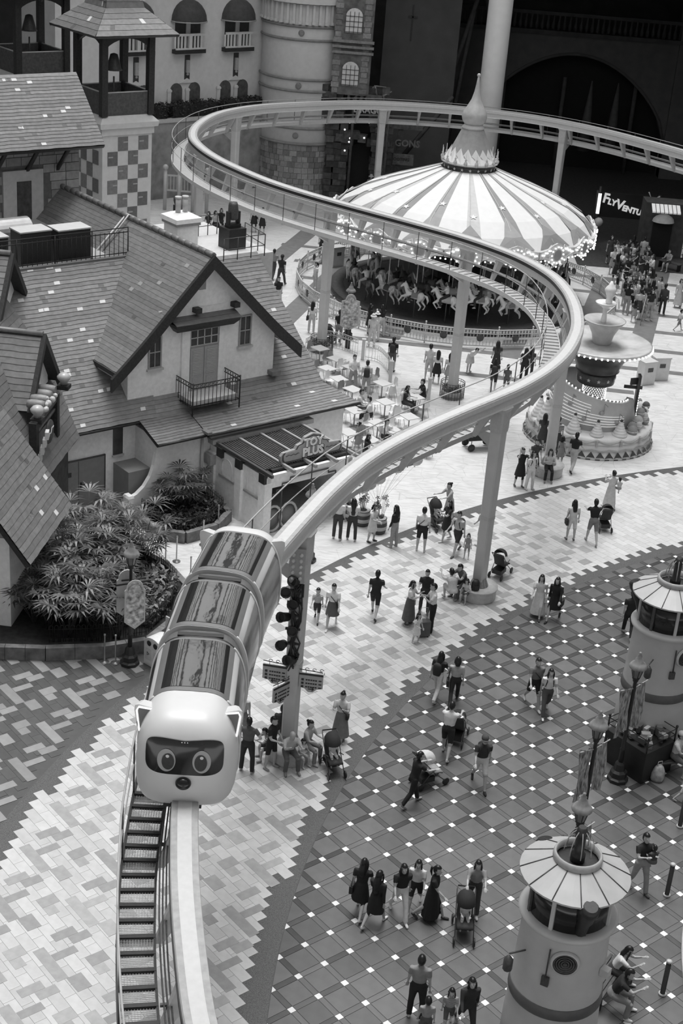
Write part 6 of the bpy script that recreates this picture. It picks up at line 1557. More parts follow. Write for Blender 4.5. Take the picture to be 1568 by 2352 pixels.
# recycling bin
p = at(352, 1540); bn = empty('recycling_bin', (p.x+.12, p.y+.35, GZ), math.radians(-40), 'white rounded recycling bin with two round holes beside the lamp', 'bin')
m = MB(); sec_ = [(-.38, 0), (.38, 0), (.38, .78)]+[(.38*math.cos(PI*k/10), .78+.22*math.sin(PI*k/10)) for k in range(1, 10)]+[(-.38, .78)]
m.loft([[(x, -.28, z) for x, z in sec_], [(x, .28, z) for x, z in sec_]], 0, False); m.obj('bin_body', M('bin_white', .66, .5, ns=8, na=.06), bn)
for x in (-.14, .14):
    m = MB(); m.lathe([(.01, 0), (.085, .0), (.09, .02)], 16, T=Matrix.Translation((x, -.285, .8)) @ Matrix.Rotation(PI/2, 4, 'X')); m.obj('bin_hole', BLACK, bn)
for x, g in ((-.19, .5), (.19, .5)):
    m = MB(); m.bx((x-.13, -.29, .2), (x+.13, -.285, .58)); lb = m.obj('bin_label', mg(.55), bn)
    m = MB(); m.tube([(x+.06*math.cos(2*PI*k/3), -.295, .42+.06*math.sin(2*PI*k/3)) for k in range(3)], .012, 4, loop=True); m.obj('recycle_mark', DARKG, lb)
m = MB(); m.box((.2, .5, .5), (.5, .4, 1.0)); m.obj('bin_sink', OFFW, bn)
m = MB(); m.box((-.1, .5, 1.2), (.36, .04, .4)); m.obj('bin_notice', OFFW, bn)
# direction signs on the pillar
ds = empty('direction_signs', (LX, LY, 0), 0, 'three scroll topped direction boards fixed to the pillar', 'sign')
def dboard(dx, dy, dirx, z0, flip=1, arrow='<'):
    d = Vector((*dirx, 0)).normalized(); T = frame((dx, dy, z0), d, (0, 0, 1)); w_ = .66; h_ = .58
    pl = [(0, h_), (0, .14), (w_*.25, .10), (w_*.4, 0), (w_*.6, 0), (w_*.75, .10), (w_, .14), (w_, h_)]
    m = MB(); m.prism(pl, -.02, .02, 0, T); b = m.obj('board', M('sign_board', .40, .5, ns=5, na=.05), ds)
    m = MB(); m.prism([(0, h_), (0, h_-.06), (w_, h_-.06), (w_, h_)], .02, .026, 0, T); m.obj('board_header', BLACK, b)
    m = MB()
    for k in range(3):
        z = h_-.20-.11*k; m.box((.10, z, .024), (.07, .07, .006), T=T)
        x = .18
        for q in range(5): m.box((x+.03, z, .024), (.05, .04, .006), T=T); x += .065
        m.box((.58, z, .024), (.08, .035, .006), T=T)
    m.obj('board_writing', BLACK, b, kind='stuff')
    m = MB(); a0 = .25 if arrow == '<' else .42; s = 1 if arrow == '<' else -1; m.tube([T @ Vector((a0, .10, .03)), T @ Vector((a0+s*.16, .10, .03))], .011, 4); m.tube([T @ Vector((a0+s*.05, .15, .03)), T @ Vector((a0, .10, .03)), T @ Vector((a0+s*.05, .05, .03))], .011, 4); m.obj('board_arrow', BLACK, b)
    m = MB(); m.tube([T @ Vector((0, h_+.10, 0)), T @ Vector((w_*.97, h_+.06, 0))], .012, 4)
    for q in range(3):
        c = T @ Vector((.2+.2*q, h_+.12, 0)); m.tube([c+d*(.06*math.cos(t*.7))*(1-t*.06)+Vector((0, 0, .05*math.sin(t*.7)*(1-t*.06))) for t in range(9)], .009, 4)
    m.tube([T @ Vector((.18, h_, 0)), T @ Vector((.18, h_+.1, 0))], .01, 4); m.tube([T @ Vector((.68, h_, 0)), T @ Vector((.68, h_+.07, 0))], .01, 4); m.obj('scroll_bracket', BLACK, b)
dboard(.16, -.14, (1, -.08), 2.25, arrow='>'); dboard(-.84, -.05, (1, -.14), 2.38, arrow='<'); dboard(-.50, -.62, (.62, .72), 1.95)
# round kiosks
KW = M('kiosk_white', .50, .5, ns=2.5, na=.06); KR = M('kiosk_roof', .40, .5, ns=3, na=.06); KG = M('kiosk_glass', .015, .15, ns=2, na=.4)
def kiosk(x, y, label, rz=0.0):
    o = empty('round_kiosk', (x, y, GZ), rz, label, 'kiosk')
    m = MB(); m.lathe([(1.02, 0), (1.0, 1.2), (.95, 2.3), (.90, 3.9), (.93, 3.98)], 48); m.obj('drum', KW, o)
    m = MB(); m.lathe([(.985, 1.95), (.995, 1.97), (.975, 2.2), (.965, 2.21)], 48); m.obj('drum_band', M('kiosk_band', .10, .5, ns=4, na=.15), o)
    m = MB(); m.lathe([(.90, 3.9), (1.0, 3.96), (1.02, 4.03), (.97, 4.08), (.86, 4.1)], 48); m.obj('sill_ring', KW, o)
    m = MB(); m.lathe([(.84, 4.05), (.84, 4.95)], 48, smooth=True); m.obj('lantern_glass', KG, o)
    for k in range(8):
        a = 2*PI*(k+.3)/8; m = MB(); m.box((.86*math.cos(a), .86*math.sin(a), 4.5), (.05, .08, .9), rz=a); m.obj('mullion', KW if k % 2 else DARKG, o)
    n = 12
    for k in range(n):
        a0, a1 = 2*PI*k/n, 2*PI*(k+1)/n; m = MB(); rings = []
        for j in range(4): a = a0+(a1-a0)*j/3; rings.append([(1.12*math.cos(a), 1.12*math.sin(a), 4.97), (1.12*math.cos(a), 1.12*math.sin(a), 5.01), (.46*math.cos(a), .46*math.sin(a), 5.34), (.46*math.cos(a), .46*math.sin(a), 5.30)])
        m.loft(rings, 0, False); m.obj('roof_panel', KR, o)
        m = MB(); m.tube([(1.12*math.cos(a0), 1.12*math.sin(a0), 5.015), (.46*math.cos(a0), .46*math.sin(a0), 5.345)], .014, 4); m.obj('roof_rib', DARKG, o)
    m = MB(); m.lathe([(.46, 5.30), (.50, 5.34), (.50, 5.42), (.48, 5.48), (.44, 5.48), (.43, 5.32)], 32, cap=False); m.obj('crown_ring', MIDG, o)
    m = MB(); m.lathe([(.44, 5.28), (.01, 5.27)], 24, cap=True); m.obj('well_floor', BLACK, o)
    m = MB(); m.lathe([(.15, 5.3), (.15, 5.45), (.10, 5.5), (.11, 5.9), (.14, 5.95), (.08, 6.1)], 12); m.obj('beacon', BLACK, o)
    m = MB()
    for k in range(4): a = PI/4*k; m.tube([(.30*math.cos(a)*math.cos(t), .30*math.sin(a)*math.cos(t), 5.5+.55*math.sin(t)) for t in [PI*j/10 for j in range(11)]], .012, 4)
    m.obj('beacon_cage', MIDG, o)
    a = math.radians(-95); m = MB(); T = frame((.93*math.cos(a), .93*math.sin(a), 3.42), (-math.sin(a), math.cos(a), 0), (0, 0, 1))
    m.lathe([(.30, -.02), (.29, .03), (.25, .04)], 24, T=T, cap=False); m.obj('vent_rim', KW, o)
    m = MB()
    for r in (.24, .19, .14, .09, .04): m.lathe([(r, .0), (r, .03+.01*(r < .2)), (r-.03, .03), (r-.03, 0)], 24, T=T)
    m.obj('round_vent', M('vent_dark', .07, .5, ns=4, na=.2), o)
    for aa, rr_ in ((math.radians(-80), 1.0), (math.radians(118), 1.0)):
        T = Matrix.Translation((1.0*math.cos(aa), 1.0*math.sin(aa), 4.75)) @ Matrix.Rotation(aa, 4, 'Z') @ Matrix.Rotation(.35, 4, 'Y')
        m = MB(); m.lathe([(.09, -.75), (.13, -.65), (.13, -.30), (.16, -.22), (.17, .0), (.20, .1), (.20, .25), (.14, .30)], 14, T=T); m.box((-.12, 0, -.1), (.25, .3, .12), T=T); m.obj('searchlight', BLACK, o)
    a = math.radians(-35); m = MB(); m.box((1.02*math.cos(a), 1.02*math.sin(a), 3.0), (.18, .18, .18), rz=a); m.obj('junction_box', KW, o)
    a = math.radians(-150); c = (1.0*math.cos(a), 1.0*math.sin(a)); m = MB(); m.tube([(c[0]*.95, c[1]*.95, 3.3), (c[0]*1.35, c[1]*1.35, 3.35)], .02, 4); m.lathe([(.03, 3.3), (.10, 3.2), (.10, 2.95), (.05, 2.9)], 8, c=(c[0]*1.35, c[1]*1.35, 0)); m.obj('wall_lantern', DARKG, o)
    a = math.radians(-115); m = MB(); m.tube([(.96*math.cos(a), .96*math.sin(a), 3.7), (1.0*math.cos(a), 1.0*math.sin(a), 3.0)], .02, 4); m.box((.98*math.cos(a), .98*math.sin(a), 2.9), (.16, .06, .22), rz=a+PI/2); m.obj('hook_lamp', DARKG, o)
    return o
kiosk(5.28, 24.1, 'round lighthouse style kiosk with a dark band near the queue bollards')
kiosk(9.38, 36.7, 'round lighthouse style kiosk behind the goods cart and flag lamp', .6)
# goods cart by the far kiosk
gc = empty('goods_cart', (8.95, 35.55, GZ), RZ, 'dark goods cart heaped with bags beside the round kiosk', 'cart')
m = MB(); m.box((0, 0, .5), (1.5, 1.25, 1.0)); m.obj('cart_body', M('cart_black', .015, .5, ns=4, na=.3), gc)
m = MB()
for x, y in ((-.72, -.6), (.72, -.6), (.72, .6), (-.72, .6)): m.tube([(x, y, 1), (x, y, 1.45)], .025, 5); m.ball((x, y, 1.48), .045, 6, 5)
for z in (1.2, 1.4):
    m.tube([(-.72, -.6, z), (.72, -.6, z), (.72, .6, z), (-.72, .6, z)], .015, 4, loop=True)
m.obj('cart_rail', BLACK, gc)
rr = random.Random(23)
for k in range(26):
    m = MB(); m.box((rr.uniform(-.62, .62), rr.uniform(-.5, .5), 1.08+.12*rr.random()), (rr.uniform(.12, .28), rr.uniform(.10, .22), rr.uniform(.1, .25)), rz=rr.random()*3); m.obj('goods_bag', mg(rr.choice((.04, .1, .2, .35, .6))), gc)
# balloon and toy barrel stand
bs = at(868, 1222)
for k, (dx, dy) in enumerate(((0, 0), (-.62, .55), (-1.1, .95))):
    o = empty('toy_barrel', (bs.x+dx, bs.y+dy, GZ), .4*k, ['striped barrel of windmill toys beside the girl in the pale dress', 'striped barrel of windmill toys in the middle of the stand', 'striped barrel of windmill toys farthest from the shoppers'][k], 'barrel', 'barrels of the toy stand')
    for j in range(4): m = MB(); r0, r1 = (.26+.05*math.sin(PI*j/4)), (.26+.05*math.sin(PI*(j+1)/4)); m.lathe([(r0, .15*j), (r1, .15*(j+1))], 20); m.obj('barrel_stripe', [DARKG, OFFW][j % 2], o)
    rr = random.Random(60+k); m = MB()
    m.lathe([(.29, .58), (.02, .62)], 16); m.obj('barrel_top', BLACK, o)
    for q in range(16):
        a = rr.random()*6.28; r = rr.uniform(.05, .3); z = rr.uniform(.75, 1.45); c = Vector((r*math.cos(a), r*math.sin(a), z)); m = MB(); m.tube([(c.x*.5, c.y*.5, .6), c], .008, 4)
        for j in range(5): t = j*2*PI/5+a; m.add([c, c+Vector((.07*math.cos(t), -.02, .07*math.sin(t))), c+Vector((.09*math.cos(t+.5), -.03, .09*math.sin(t+.5))), c+Vector((.05*math.cos(t+.9), 0, .05*math.sin(t+.9)))], [(0, 1, 2, 3)])
        m.obj('windmill', mg(rr.choice((.1, .3, .5, .7))), o)
bl = empty('balloon_bunch', (bs.x-.1, bs.y+.4, GZ), 0, 'bunch of pale foil balloons floating over the toy barrels', 'balloons')
rr = random.Random(71)
for k in range(13):
    c = Vector((-.55+.15*k+rr.uniform(-.15, .15), rr.uniform(-.25, .3)+.05*k, 1.75+.085*k+rr.uniform(-.2, .2))); m = MB(); s = rr.uniform(.16, .26)
    m.ball(c, (s*1.2, s*.8, s), 12, 8); m.lathe([(.02, -s-.05), (.01, -s+.03)], 6, c=c); b = m.obj('balloon', M('foil_%d' % (k % 4), (.62, .7, .5, .2)[k % 4], .25, ns=5, na=.2), bl)
    m = MB(); m.tube([c-Vector((0, 0, s)), (0, 0, .9)], .004, 3); m.obj('balloon_string', OFFW, b)
m = MB(); m.tube([(0, 0, 0), (0, 0, 1.1)], .03, 6); m.obj('anchor_pole', DARKG, bl)
# queue bollards and white kerb at the right edge
kb = empty('curved_barrier', (8.9, 28.5, 0), 0, 'low white curved barrier with dark posts at the edge of the slab field', 'barrier')
pts = [Vector(p)-Vector((8.9, 28.5, 0)) for p in ((10.6, 34.0, 0), (9.95, 31.63, 0), (9.3, 29.2, 0), (8.93, 27.5, 0), (8.75, 25.4, 0), (8.75, 23, 0))]
cv = crom(pts, .4)
def ribbon(o0, o1, z0, z1, name, mat):
    m = MB(); rings = []
    for i, p in enumerate(cv):
        d = (cv[min(i+1, len(cv)-1)]-cv[max(i-1, 0)]).normalized(); nn = Vector((-d.y, d.x, 0)); rings.append([p+nn*o0+Vector((0, 0, z0)), p+nn*o1+Vector((0, 0, z0)), p+nn*o1+Vector((0, 0, z1)), p+nn*o0+Vector((0, 0, z1))])
    m.loft(rings, 0, False); m.obj(name, mat, kb)
ribbon(.0, .16, 0, .62, 'barrier_wall', WHITE); ribbon(.2, .26, 0, .5, 'inner_rail', WHITE); ribbon(-.06, -.03, .0, .1, 'foot_strip', OFFW)
for k, (px, py) in enumerate(((1530, 2058), (1520, 2285), (1560, 1900))):
    p = at(px, py); o = empty('queue_bollard', (p.x, p.y, GZ), 0, 'dark bollard with pale cap along the white barrier', 'bollard', 'bollards along the barrier')
    m = MB(); m.lathe([(.085, 0), (.085, .03), (.06, .05), (.06, .95)], 14); m.obj('shaft', BLACK, o)
    m = MB(); m.lathe([(.065, .95), (.07, .99), (.04, 1.01), (.01, 1.015)], 14); m.obj('cap', OFFW, o)
    m = MB(); m.lathe([(.088, .0), (.095, .02), (.088, .05)], 14); m.obj('foot_ring', OFFW, o)
# cafe tables and chairs
tb = MB(); tb.box((0, 0, .735), (.72, .62, .03)); TTOP = tb.mesh('table_top', [WHITE])
tb = MB(); 
tb.tube([(0, 0, .72), (0, 0, .05)], .03, 6); tb.box((0, 0, .03), (.5, .06, .03)); tb.box((0, 0, .03), (.06, .44, .03)); TLEG = tb.mesh('table_leg', [MIDG])
ch = MB(); vs_, fs = [], []
prof = [(-.20, .46), (-.1, .44), (.05, .43), (.16, .45), (.20, .52), (.23, .66), (.25, .80), (.26, .86)]
for i, (y, z) in enumerate(prof):
    wd = .21 if i < 5 else .21-.03*(i-4)
    for j in range(7):
        u = -1+2*j/6; vs_.append((wd*u, y-.02*u*u*(1 if i > 4 else 0)*3, z+.035*u*u))
for i in range(len(prof)-1):
    for j in range(6): a = i*7+j; fs.append((a, a+1, a+8, a+7))
ch.add(vs_, fs, 0, True); CSH = ch.mesh('chair_shell', [WHITE])
CLG = []
for x, y in ((-.16, -.14), (.16, -.14), (-.16, .16), (.16, .16)):
    c2 = MB(); c2.tube([(x*.8, y*.8, .44), (x*1.2, y*1.25, 0)], .012, 5); CLG.append(c2.mesh('leg', [POSTM]))
TB = [(735, 800, 1), (772, 824, 1), (806, 843, 1), (836, 858, 2), (878, 880, 2), (778, 870, 1), (810, 894, 0), (815, 943, 0), (885, 923, 2), (953, 912, 0), (940, 957, 1), (868, 972, 2), (800, 993, 2), (850, 1010, 1), (905, 990, 1), (960, 1000, 1), (752, 846, 1)]
rr = random.Random(5); CHG = [M('chair_white', .70, .4, ns=3, na=.04), M('chair_grey', .26, .5, ns=3, na=.06)]
TABLES = []
for k, (px, py, nc) in enumerate(TB):
    p = at(px, py, .74); o = empty('cafe_table', (p.x, p.y, GZ), RZ+.1*rr.uniform(-1, 1), 'white square cafe table on the terrace beside the house', 'table', 'white cafe tables on the terrace')
    link('table_top', TTOP, None, None, 0, o); link('table_leg', TLEG, None, None, 0, o); TABLES.append((p.x, p.y))
    for q in range(2 if nc < 2 else 3):
        a = RZ+PI*q+(PI/2 if q == 2 else 0); d = .60; x, y = p.x+d*math.cos(a), p.y+d*math.sin(a); g = 0 if (px > 860 or rr.random() < .3) else 1
        c = empty('cafe_chair', (x, y, GZ), a-PI/2+rr.uniform(-.3, .3), ('white' if g == 0 else 'grey')+' shell cafe chair pulled up to a terrace table', 'chair', ('white' if g == 0 else 'grey')+' cafe chairs')
        link('chair_shell', CSH, [CHG[g]], None, 0, c)
        for l in CLG: link('leg', l, None, None, 0, c)
# curved white terrace railing
tr2 = empty('terrace_fence', (at(800, 805).x, at(800, 805).y, GZ), 0, 'curved white iron fence around the cafe terrace', 'fence'); t0 = Vector((tr2.location.x, tr2.location.y, 0))
for seg in (((700, 815), (735, 797), (775, 800), (825, 818)), ((838, 824), (868, 832), (890, 855), (893, 872))):
    pp = crom([at(*q)-t0 for q in seg], .17); m = MB()
    for p in pp: m.tube([p, p+Vector((0, 0, .78))], .012, 4)
    for z in (.1, .6, .8): m.tube([p+Vector((0, 0, z)) for p in pp], .02, 5)
    for p, q in zip(pp, pp[1:]):
        c = (p+q)/2; d = (q-p).normalized(); m.tube([c+d*.06*math.cos(t*PI/4)+Vector((0, 0, .69+.06*math.sin(t*PI/4))) for t in range(8)], .009, 4, loop=True)
    m.obj('fence_panel', WHITE, tr2)
for q in ((832, 826), (895, 878), (983, 918)):
    p = at(*q)-t0; m = MB(); m.box((p.x, p.y, .5), (.16, .16, 1.0)); m.box((p.x, p.y, 1.02), (.2, .2, .06)); m.obj('fence_pier', WHITE, tr2)
# white service boxes beyond the fountain and near the carousel
for k, (px, py, s) in enumerate(((1510, 870, 1.0), (1480, 880, .9), (770, 610, 1.0))):
    p = at(px, py); o = empty('ticket_box', (p.x, p.y, GZ), .3+.2*k, ['white ticket box beyond the fountain bowl', 'slim white ticket box leaning arm beside the other box', 'white service cart inside the carousel fence'][k], 'booth')
    m = MB(); m.box((0, 0, .55), (.8*s, .55, 1.1)); m.obj('box_body', M('ticket_white', .6, .5, ns=4, na=.06), o)
    m = MB(); m.box((0, 0, 1.13), (.86*s, .6, .06)); m.obj('box_lid', WHITE, o)
    m = MB(); m.box((0, -.285, .75), (.3, .02, .2)); m.obj('box_slot', DARKG, o)
m = MB()

# ------------------------------------------------------------------ people
import numpy as np
SKIN = M('skin', .42, .55, ns=6, na=.06); HAIR = M('hair_black', .012, .35, ns=30, na=.5, spec=.4); EYE = M('eye_dark', .01, .3, ns=5, na=.2)
STRIPE = {}
def striped(a, b, f=9):
    k = (a, b, f)
    if k in STRIPE: return STRIPE[k]
    m = M('striped_cloth_%d' % len(STRIPE), a, .85); nt = m.node_tree; tc = nt.nodes.new('ShaderNodeTexCoord'); wv = nt.nodes.new('ShaderNodeTexWave')
    wv.bands_direction = 'Z'; wv.inputs['Scale'].default_value = f; r = nt.nodes.new('ShaderNodeValToRGB'); r.color_ramp.interpolation = 'CONSTANT'
    r.color_ramp.elements[0].color = (a, a, a, 1); r.color_ramp.elements[1].position = .5; r.color_ramp.elements[1].color = (b, b, b, 1)
    nt.links.new(tc.outputs['Object'], wv.inputs['Vector']); nt.links.new(wv.outputs['Color'], r.inputs[0]); nt.links.new(r.outputs[0], nt.nodes['Principled BSDF'].inputs['Base Color'])
    STRIPE[k] = m; return m
def cloth(g):
    if isinstance(g, tuple): return striped(*g)
    return M('cloth_%03d' % int(g*1000), g, .85, ns=10, na=.10, bump=.2)
# pose: hips (l,r), knees (l,r), shoulder flex (l,r), abduction (l,r), elbow (l,r), torso lean, leg spread, inward forearm
POSES = {
 'stand': ((2, -3), (2, 3), (4, -4), (9, 9), (14, 12), 0, 5, .0),
 'stand2': ((6, -4), (8, 4), (12, 20), (8, 12), (30, 70), 2, 6, .25),
 'walk': ((26, -20), (8, 22), (-22, 24), (7, 7), (14, 26), 4, 3, .0),
 'walk2': ((-18, 24), (26, 6), (20, -16), (8, 8), (24, 14), 3, 3, .0),
 'push': ((20, -16), (6, 20), (42, 42), (10, 10), (38, 38), 9, 3, .1),
 'phone': ((3, -2), (3, 4), (30, 26), (10, 10), (98, 92), 3, 4, .5),
 'cross': ((2, -2), (2, 3), (18, 22), (14, 14), (92, 96), 1, 5, .85),
 'hips': ((2, -3), (2, 3), (-18, -18), (42, 42), (62, 62), 0, 8, .9),
 'carry': ((16, -12), (6, 16), (44, 40), (12, 12), (84, 88), -3, 4, .6),
 'sit': ((84, 80), (86, 82), (24, 28), (10, 10), (56, 62), 8, 7, .3),
 'sitx': ((84, 82), (84, 84), (20, 24), (14, 14), (94, 98), 4, 5, .85),
 'sitlean': ((86, 84), (84, 90), (36, 40), (12, 12), (60, 66), 24, 9, .3),
 'squat': ((112, 100), (132, 128), (46, 40), (12, 12), (50, 56), 26, 12, .2),
 'ride': ((66, 66), (74, 74), (44, 48), (12, 12), (56, 50), 4, 22, .2),
 'bend': ((-8, 4), (4, 6), (60, 56), (10, 10), (30, 30), 48, 4, .1),
 'raise': ((4, -6), (4, 6), (96, 104), (18, 18), (96, 90), 0, 5, .4),
}
def build_person(pose, sleeve, bottom, kid):
    hp, kn, sh, ab, el, lean, spr, inw = POSES[pose]; r_ = math.radians
    prims = []                                       # (label, pts, radii)
    pz = .90; P = Vector((0, 0, pz)); L = r_(lean)
    def up(v): v = Vector(v)-P; return P+Matrix.Rotation(L, 3, 'X') @ v      # lean forward (towards -y)
    def lp(a, b, n=4): return [a.lerp(b, k/n) for k in range(n+1)]
    loose = .012 if sleeve != 'none' else .004
    fem = bottom in ('skirt', 'dress', 'long_dress', 'long_skirt')
    tor = [((0, .0, .84), .145, .105), ((0, 0, .92), .150, .112), ((0, -.005, 1.03), .128 if fem else .140, .098), ((0, -.01, 1.16), .142 if fem else .158, .108), ((0, -.005, 1.28), .162 if fem else .182, .106), ((0, 0, 1.36), .160 if fem else .185, .085), ((0, .005, 1.41), .085, .062)]
    m = MB(); rings = []
    for c, rx, ry in tor:
        rx += loose; ry += loose
        ring = []
        for i in range(14): a = 2*PI*i/14; ring.append(tuple(up((c[0]+rx*math.cos(a), c[1]+ry*math.sin(a), c[2]))))
        rings.append(ring)
    m.loft(rings)
    tp = [up(c) for c, _, _ in tor]; prims.append(('torso', tp, [(a+b)/2+loose for _, a, b in tor]))
    hs = 1.28 if kid else 1.06
    nk = up((0, .005, 1.40)); hd = up((0, -.015, 1.47+.10*hs)); m.tube([nk-Vector((0, 0, .03)), hd-Vector((0, 0, .04))], [.056, .050], 10); prims.append(('neck', [nk, hd-Vector((0, 0, .05))], [.055, .05]))
    R3 = Matrix.Rotation(L*.6, 3, 'X')
    def hv(x, y, z): return hd+R3 @ (Vector((x, y, z))*hs)
    hr = []
    for z, rx, ry, yo in ((-.118, .022, .028, -.035), (-.105, .042, .052, -.03), (-.07, .058, .075, -.016), (-.02, .068, .088, -.004), (.03, .072, .094, .004), (.07, .066, .086, .008), (.10, .046, .06, .010), (.118, .016, .022, .010)):
        hr.append([tuple(hv(rx*math.cos(2*PI*i/14), yo+ry*math.sin(2*PI*i/14), z)) for i in range(14)])
    m.loft(hr); m.tube([hv(0, -.088, .012), hv(0, -.112, -.026), hv(0, -.09, -.036)], [.008, .015, .010], 6)
    for s in (-1, 1): m.ball(hv(s*.072, .0, -.012), (.014, .024, .034), 6, 5)
    prims.append(('head', [hv(0, 0, -.06), hv(0, 0, .05)], [.085, .085]))
    hands = []
    for s, k in ((1, 0), (-1, 1)):
        h = Vector((s*.088, 0, .88)); f = r_(hp[k]); kf = f-r_(kn[k]); sp = r_(spr)
        td = Vector((s*math.sin(sp), -math.sin(f)*math.cos(sp), -math.cos(f)*math.cos(sp))); sd_ = Vector((s*math.sin(sp)*.3, -math.sin(kf), -math.cos(kf))).normalized()
        kp = h+td*.42; ap = kp+sd_*.40
        wide = bottom in ('pants', 'jeans', 'long_skirt'); ext = .014 if bottom in ('pants', 'shorts', 'jeans') else 0
        m.tube([h+Vector((0, 0, .04)), h.lerp(kp, .35), h.lerp(kp, .75), kp], [.088+ext, .080+ext, .062+ext, .054+(ext if bottom != 'shorts' else ext*1.3)], 10); prims.append(('thigh', [h, kp], [.088+ext, .055+ext]))
        m.tube([kp, kp.lerp(ap, .3), kp.lerp(ap, .7), ap], [.054+(ext if wide else 0), .056+(ext if wide else 0), .042+(ext*1.6 if wide else 0), .034+(ext*2.0 if wide else 0)], 10); prims.append(('shin', [kp, ap], [.055, .036]))
        fd = Vector((s*.12, -1, 0)); fd = Vector((fd.x, fd.y, -.05 if kf > -.3 else -.75)).normalized() if pose in ('walk', 'walk2', 'push') else fd.normalized()
        fb = ap+Vector((0, 0, -.045))-fd*.05; m.tube([fb, fb+fd*.08, fb+fd*.17, fb+fd*.22], [.036, .042, .040, .026], 10, flat=.85); m.tube([ap+Vector((0, 0, .02)), fb+fd*.04], [.036, .038], 8)
        prims.append(('foot', [fb, fb+fd*.22], [.045, .04]))
        S_ = up((s*.178, .0, 1.355)); a0 = r_(ab[k]); f1 = r_(sh[k])+L; f2 = f1+r_(el[k])
        ud = Vector((s*math.sin(a0), -math.sin(f1)*math.cos(a0), -math.cos(f1)*math.cos(a0))); fd2 = Vector((s*(math.sin(a0)*.6-inw), -math.sin(f2), -math.cos(f2))).normalized()
        E = S_+ud*.27; Wr = E+fd2*.235
        sl = {'none': 0, 'short': .016, 'long': .012}[sleeve]; sl2 = .012 if sleeve == 'long' else 0
        m.tube([S_-ud*.02, S_+ud*.05, S_+ud*.16, E], [.046+sl, .050+sl, .040+sl*1.1, .034+sl2], 9); prims.append(('uarm', [S_, E], [.05+sl, .036+sl2]))
        m.tube([E, E+fd2*.09, Wr], [.035+sl2, .034+sl2, .023+sl2], 8); prims.append(('farm', [E, Wr], [.035+sl2, .024+sl2]))
        hands.append((s, Wr, fd2, ud))
    if bottom in ('skirt', 'dress', 'long_dress', 'long_skirt'):
        z1 = {'skirt': .52, 'dress': .50, 'long_dress': .16, 'long_skirt': .2}[bottom]; rg_ = []
        kx = [(P+Vector((0, 0, .0)))]; fl = .24 if bottom in ('skirt', 'dress') else .27
        sitp = pose.startswith('sit')
        for j in range(7):
            t = j/6; z = 1.02+(z1-1.02)*t; r0 = .145+(fl-.145)*t**.8
            if sitp: c = Vector((0, -.42*min(1, t*1.3), .98-.10*t-(.0 if t < .7 else (t-.7)*.9))); rx, ry = .16+.04*t, .12+.0*t
            else: c = Vector((0, 0, z)); rx, ry = r0, r0*.86
            rg_.append([(c.x+rx*math.cos(2*PI*i/16)*(1+.05*math.cos(i*2.6)*t), c.y+ry*math.sin(2*PI*i/16)*(1+.06*math.sin(i*3.1)*t), c.z) for i in range(16)])
        m.loft(rg_); prims.append(('skirt', [Vector((0, 0, 1.0)), Vector((0, -.25 if sitp else 0, (z1+.02) if not sitp else .8))], [.15, fl]))
    me = remesh(m, .019, 2)
    # clothing by nearest body segment
    n = len(me.polygons); C = np.empty(n*3); me.polygons.foreach_get('center', C); C = C.reshape(n, 3)
    best = np.full(n, 1e9); lab = np.zeros(n, int); tt = np.zeros(n); names = []
    for q, (nm, pts, rad) in enumerate(prims):
        names.append(nm); acc = 0; tot = sum((b-a).length for a, b in zip(pts, pts[1:]))
        for j, (a, b) in enumerate(zip(pts, pts[1:])):
            A_, B_ = np.array(a), np.array(b); d = B_-A_; l2 = d@d+1e-12; t = np.clip(((C-A_)@d)/l2, 0, 1); dist = np.linalg.norm(C-(A_+t[:, None]*d), axis=1)-(rad[j]+(rad[j+1]-rad[j])*t)
            g = (acc+t*math.sqrt(l2))/tot; up_ = dist < best; best[up_] = dist[up_]; lab[up_] = q; tt[up_] = g[up_]; acc += math.sqrt(l2)
    mi = np.zeros(n, int); dress = bottom in ('dress', 'long_dress')
    for q, nm in enumerate(names):
        s_ = lab == q; t = tt
        if nm == 'torso': mi[s_] = np.where(t[s_] < .33, 1 if dress else 2, 1); mi[s_ & (t > .985)] = 0
        elif nm in ('neck', 'head'): mi[s_] = 0
        elif nm == 'uarm': mi[s_] = np.where(t[s_] < {'none': .12, 'short': .62, 'long': 2}[sleeve], 1, 0)
        elif nm == 'farm': mi[s_] = 1 if sleeve == 'long' else 0
        elif nm == 'thigh': mi[s_] = np.where(t[s_] < {'pants': 2, 'jeans': 2, 'shorts': .86, 'skirt': .4, 'dress': .4, 'long_dress': 2, 'long_skirt': 2}[bottom], 1 if dress else 2, 0)
        elif nm == 'shin': mi[s_] = 2 if bottom in ('pants', 'jeans') else 0
        elif nm == 'foot': mi[s_] = 3
        elif nm == 'skirt': mi[s_] = 1 if dress else 2
    # hands with five fingers, eyes, mouth: added to the same mesh
    x = MB()
    for s, Wr, d, ud in hands:
        side = d.cross(Vector((0, 0, 1)) if abs(d.z) < .9 else Vector((0, -1, 0))).normalized(); nrm = side.cross(d).normalized()
        pc = Wr+d*.085; x.tube([Wr-d*.02, Wr+d*.03, pc], [.022, .034, .036], 8, 0, flat=.5)
        for k, (o, l) in enumerate(((-.027, .062), (-.009, .074), (.009, .070), (.027, .056))):
            b = pc+side*o-d*.006; x.tube([b, b+d*l*.5+nrm*.006, b+d*l+nrm*(-.014)], [.010, .0095, .007], 5, 0)
        th = Wr+d*.035+side*(-s)*.03; x.tube([th, th+side*(-s)*.024+d*.022, th+side*(-s)*.03+d*.052], [.012, .0105, .008], 5, 0)
    for s in (-1, 1): x.ball(hv(s*.030, -.083, .012), (.011, .007, .007), 6, 4, 4)
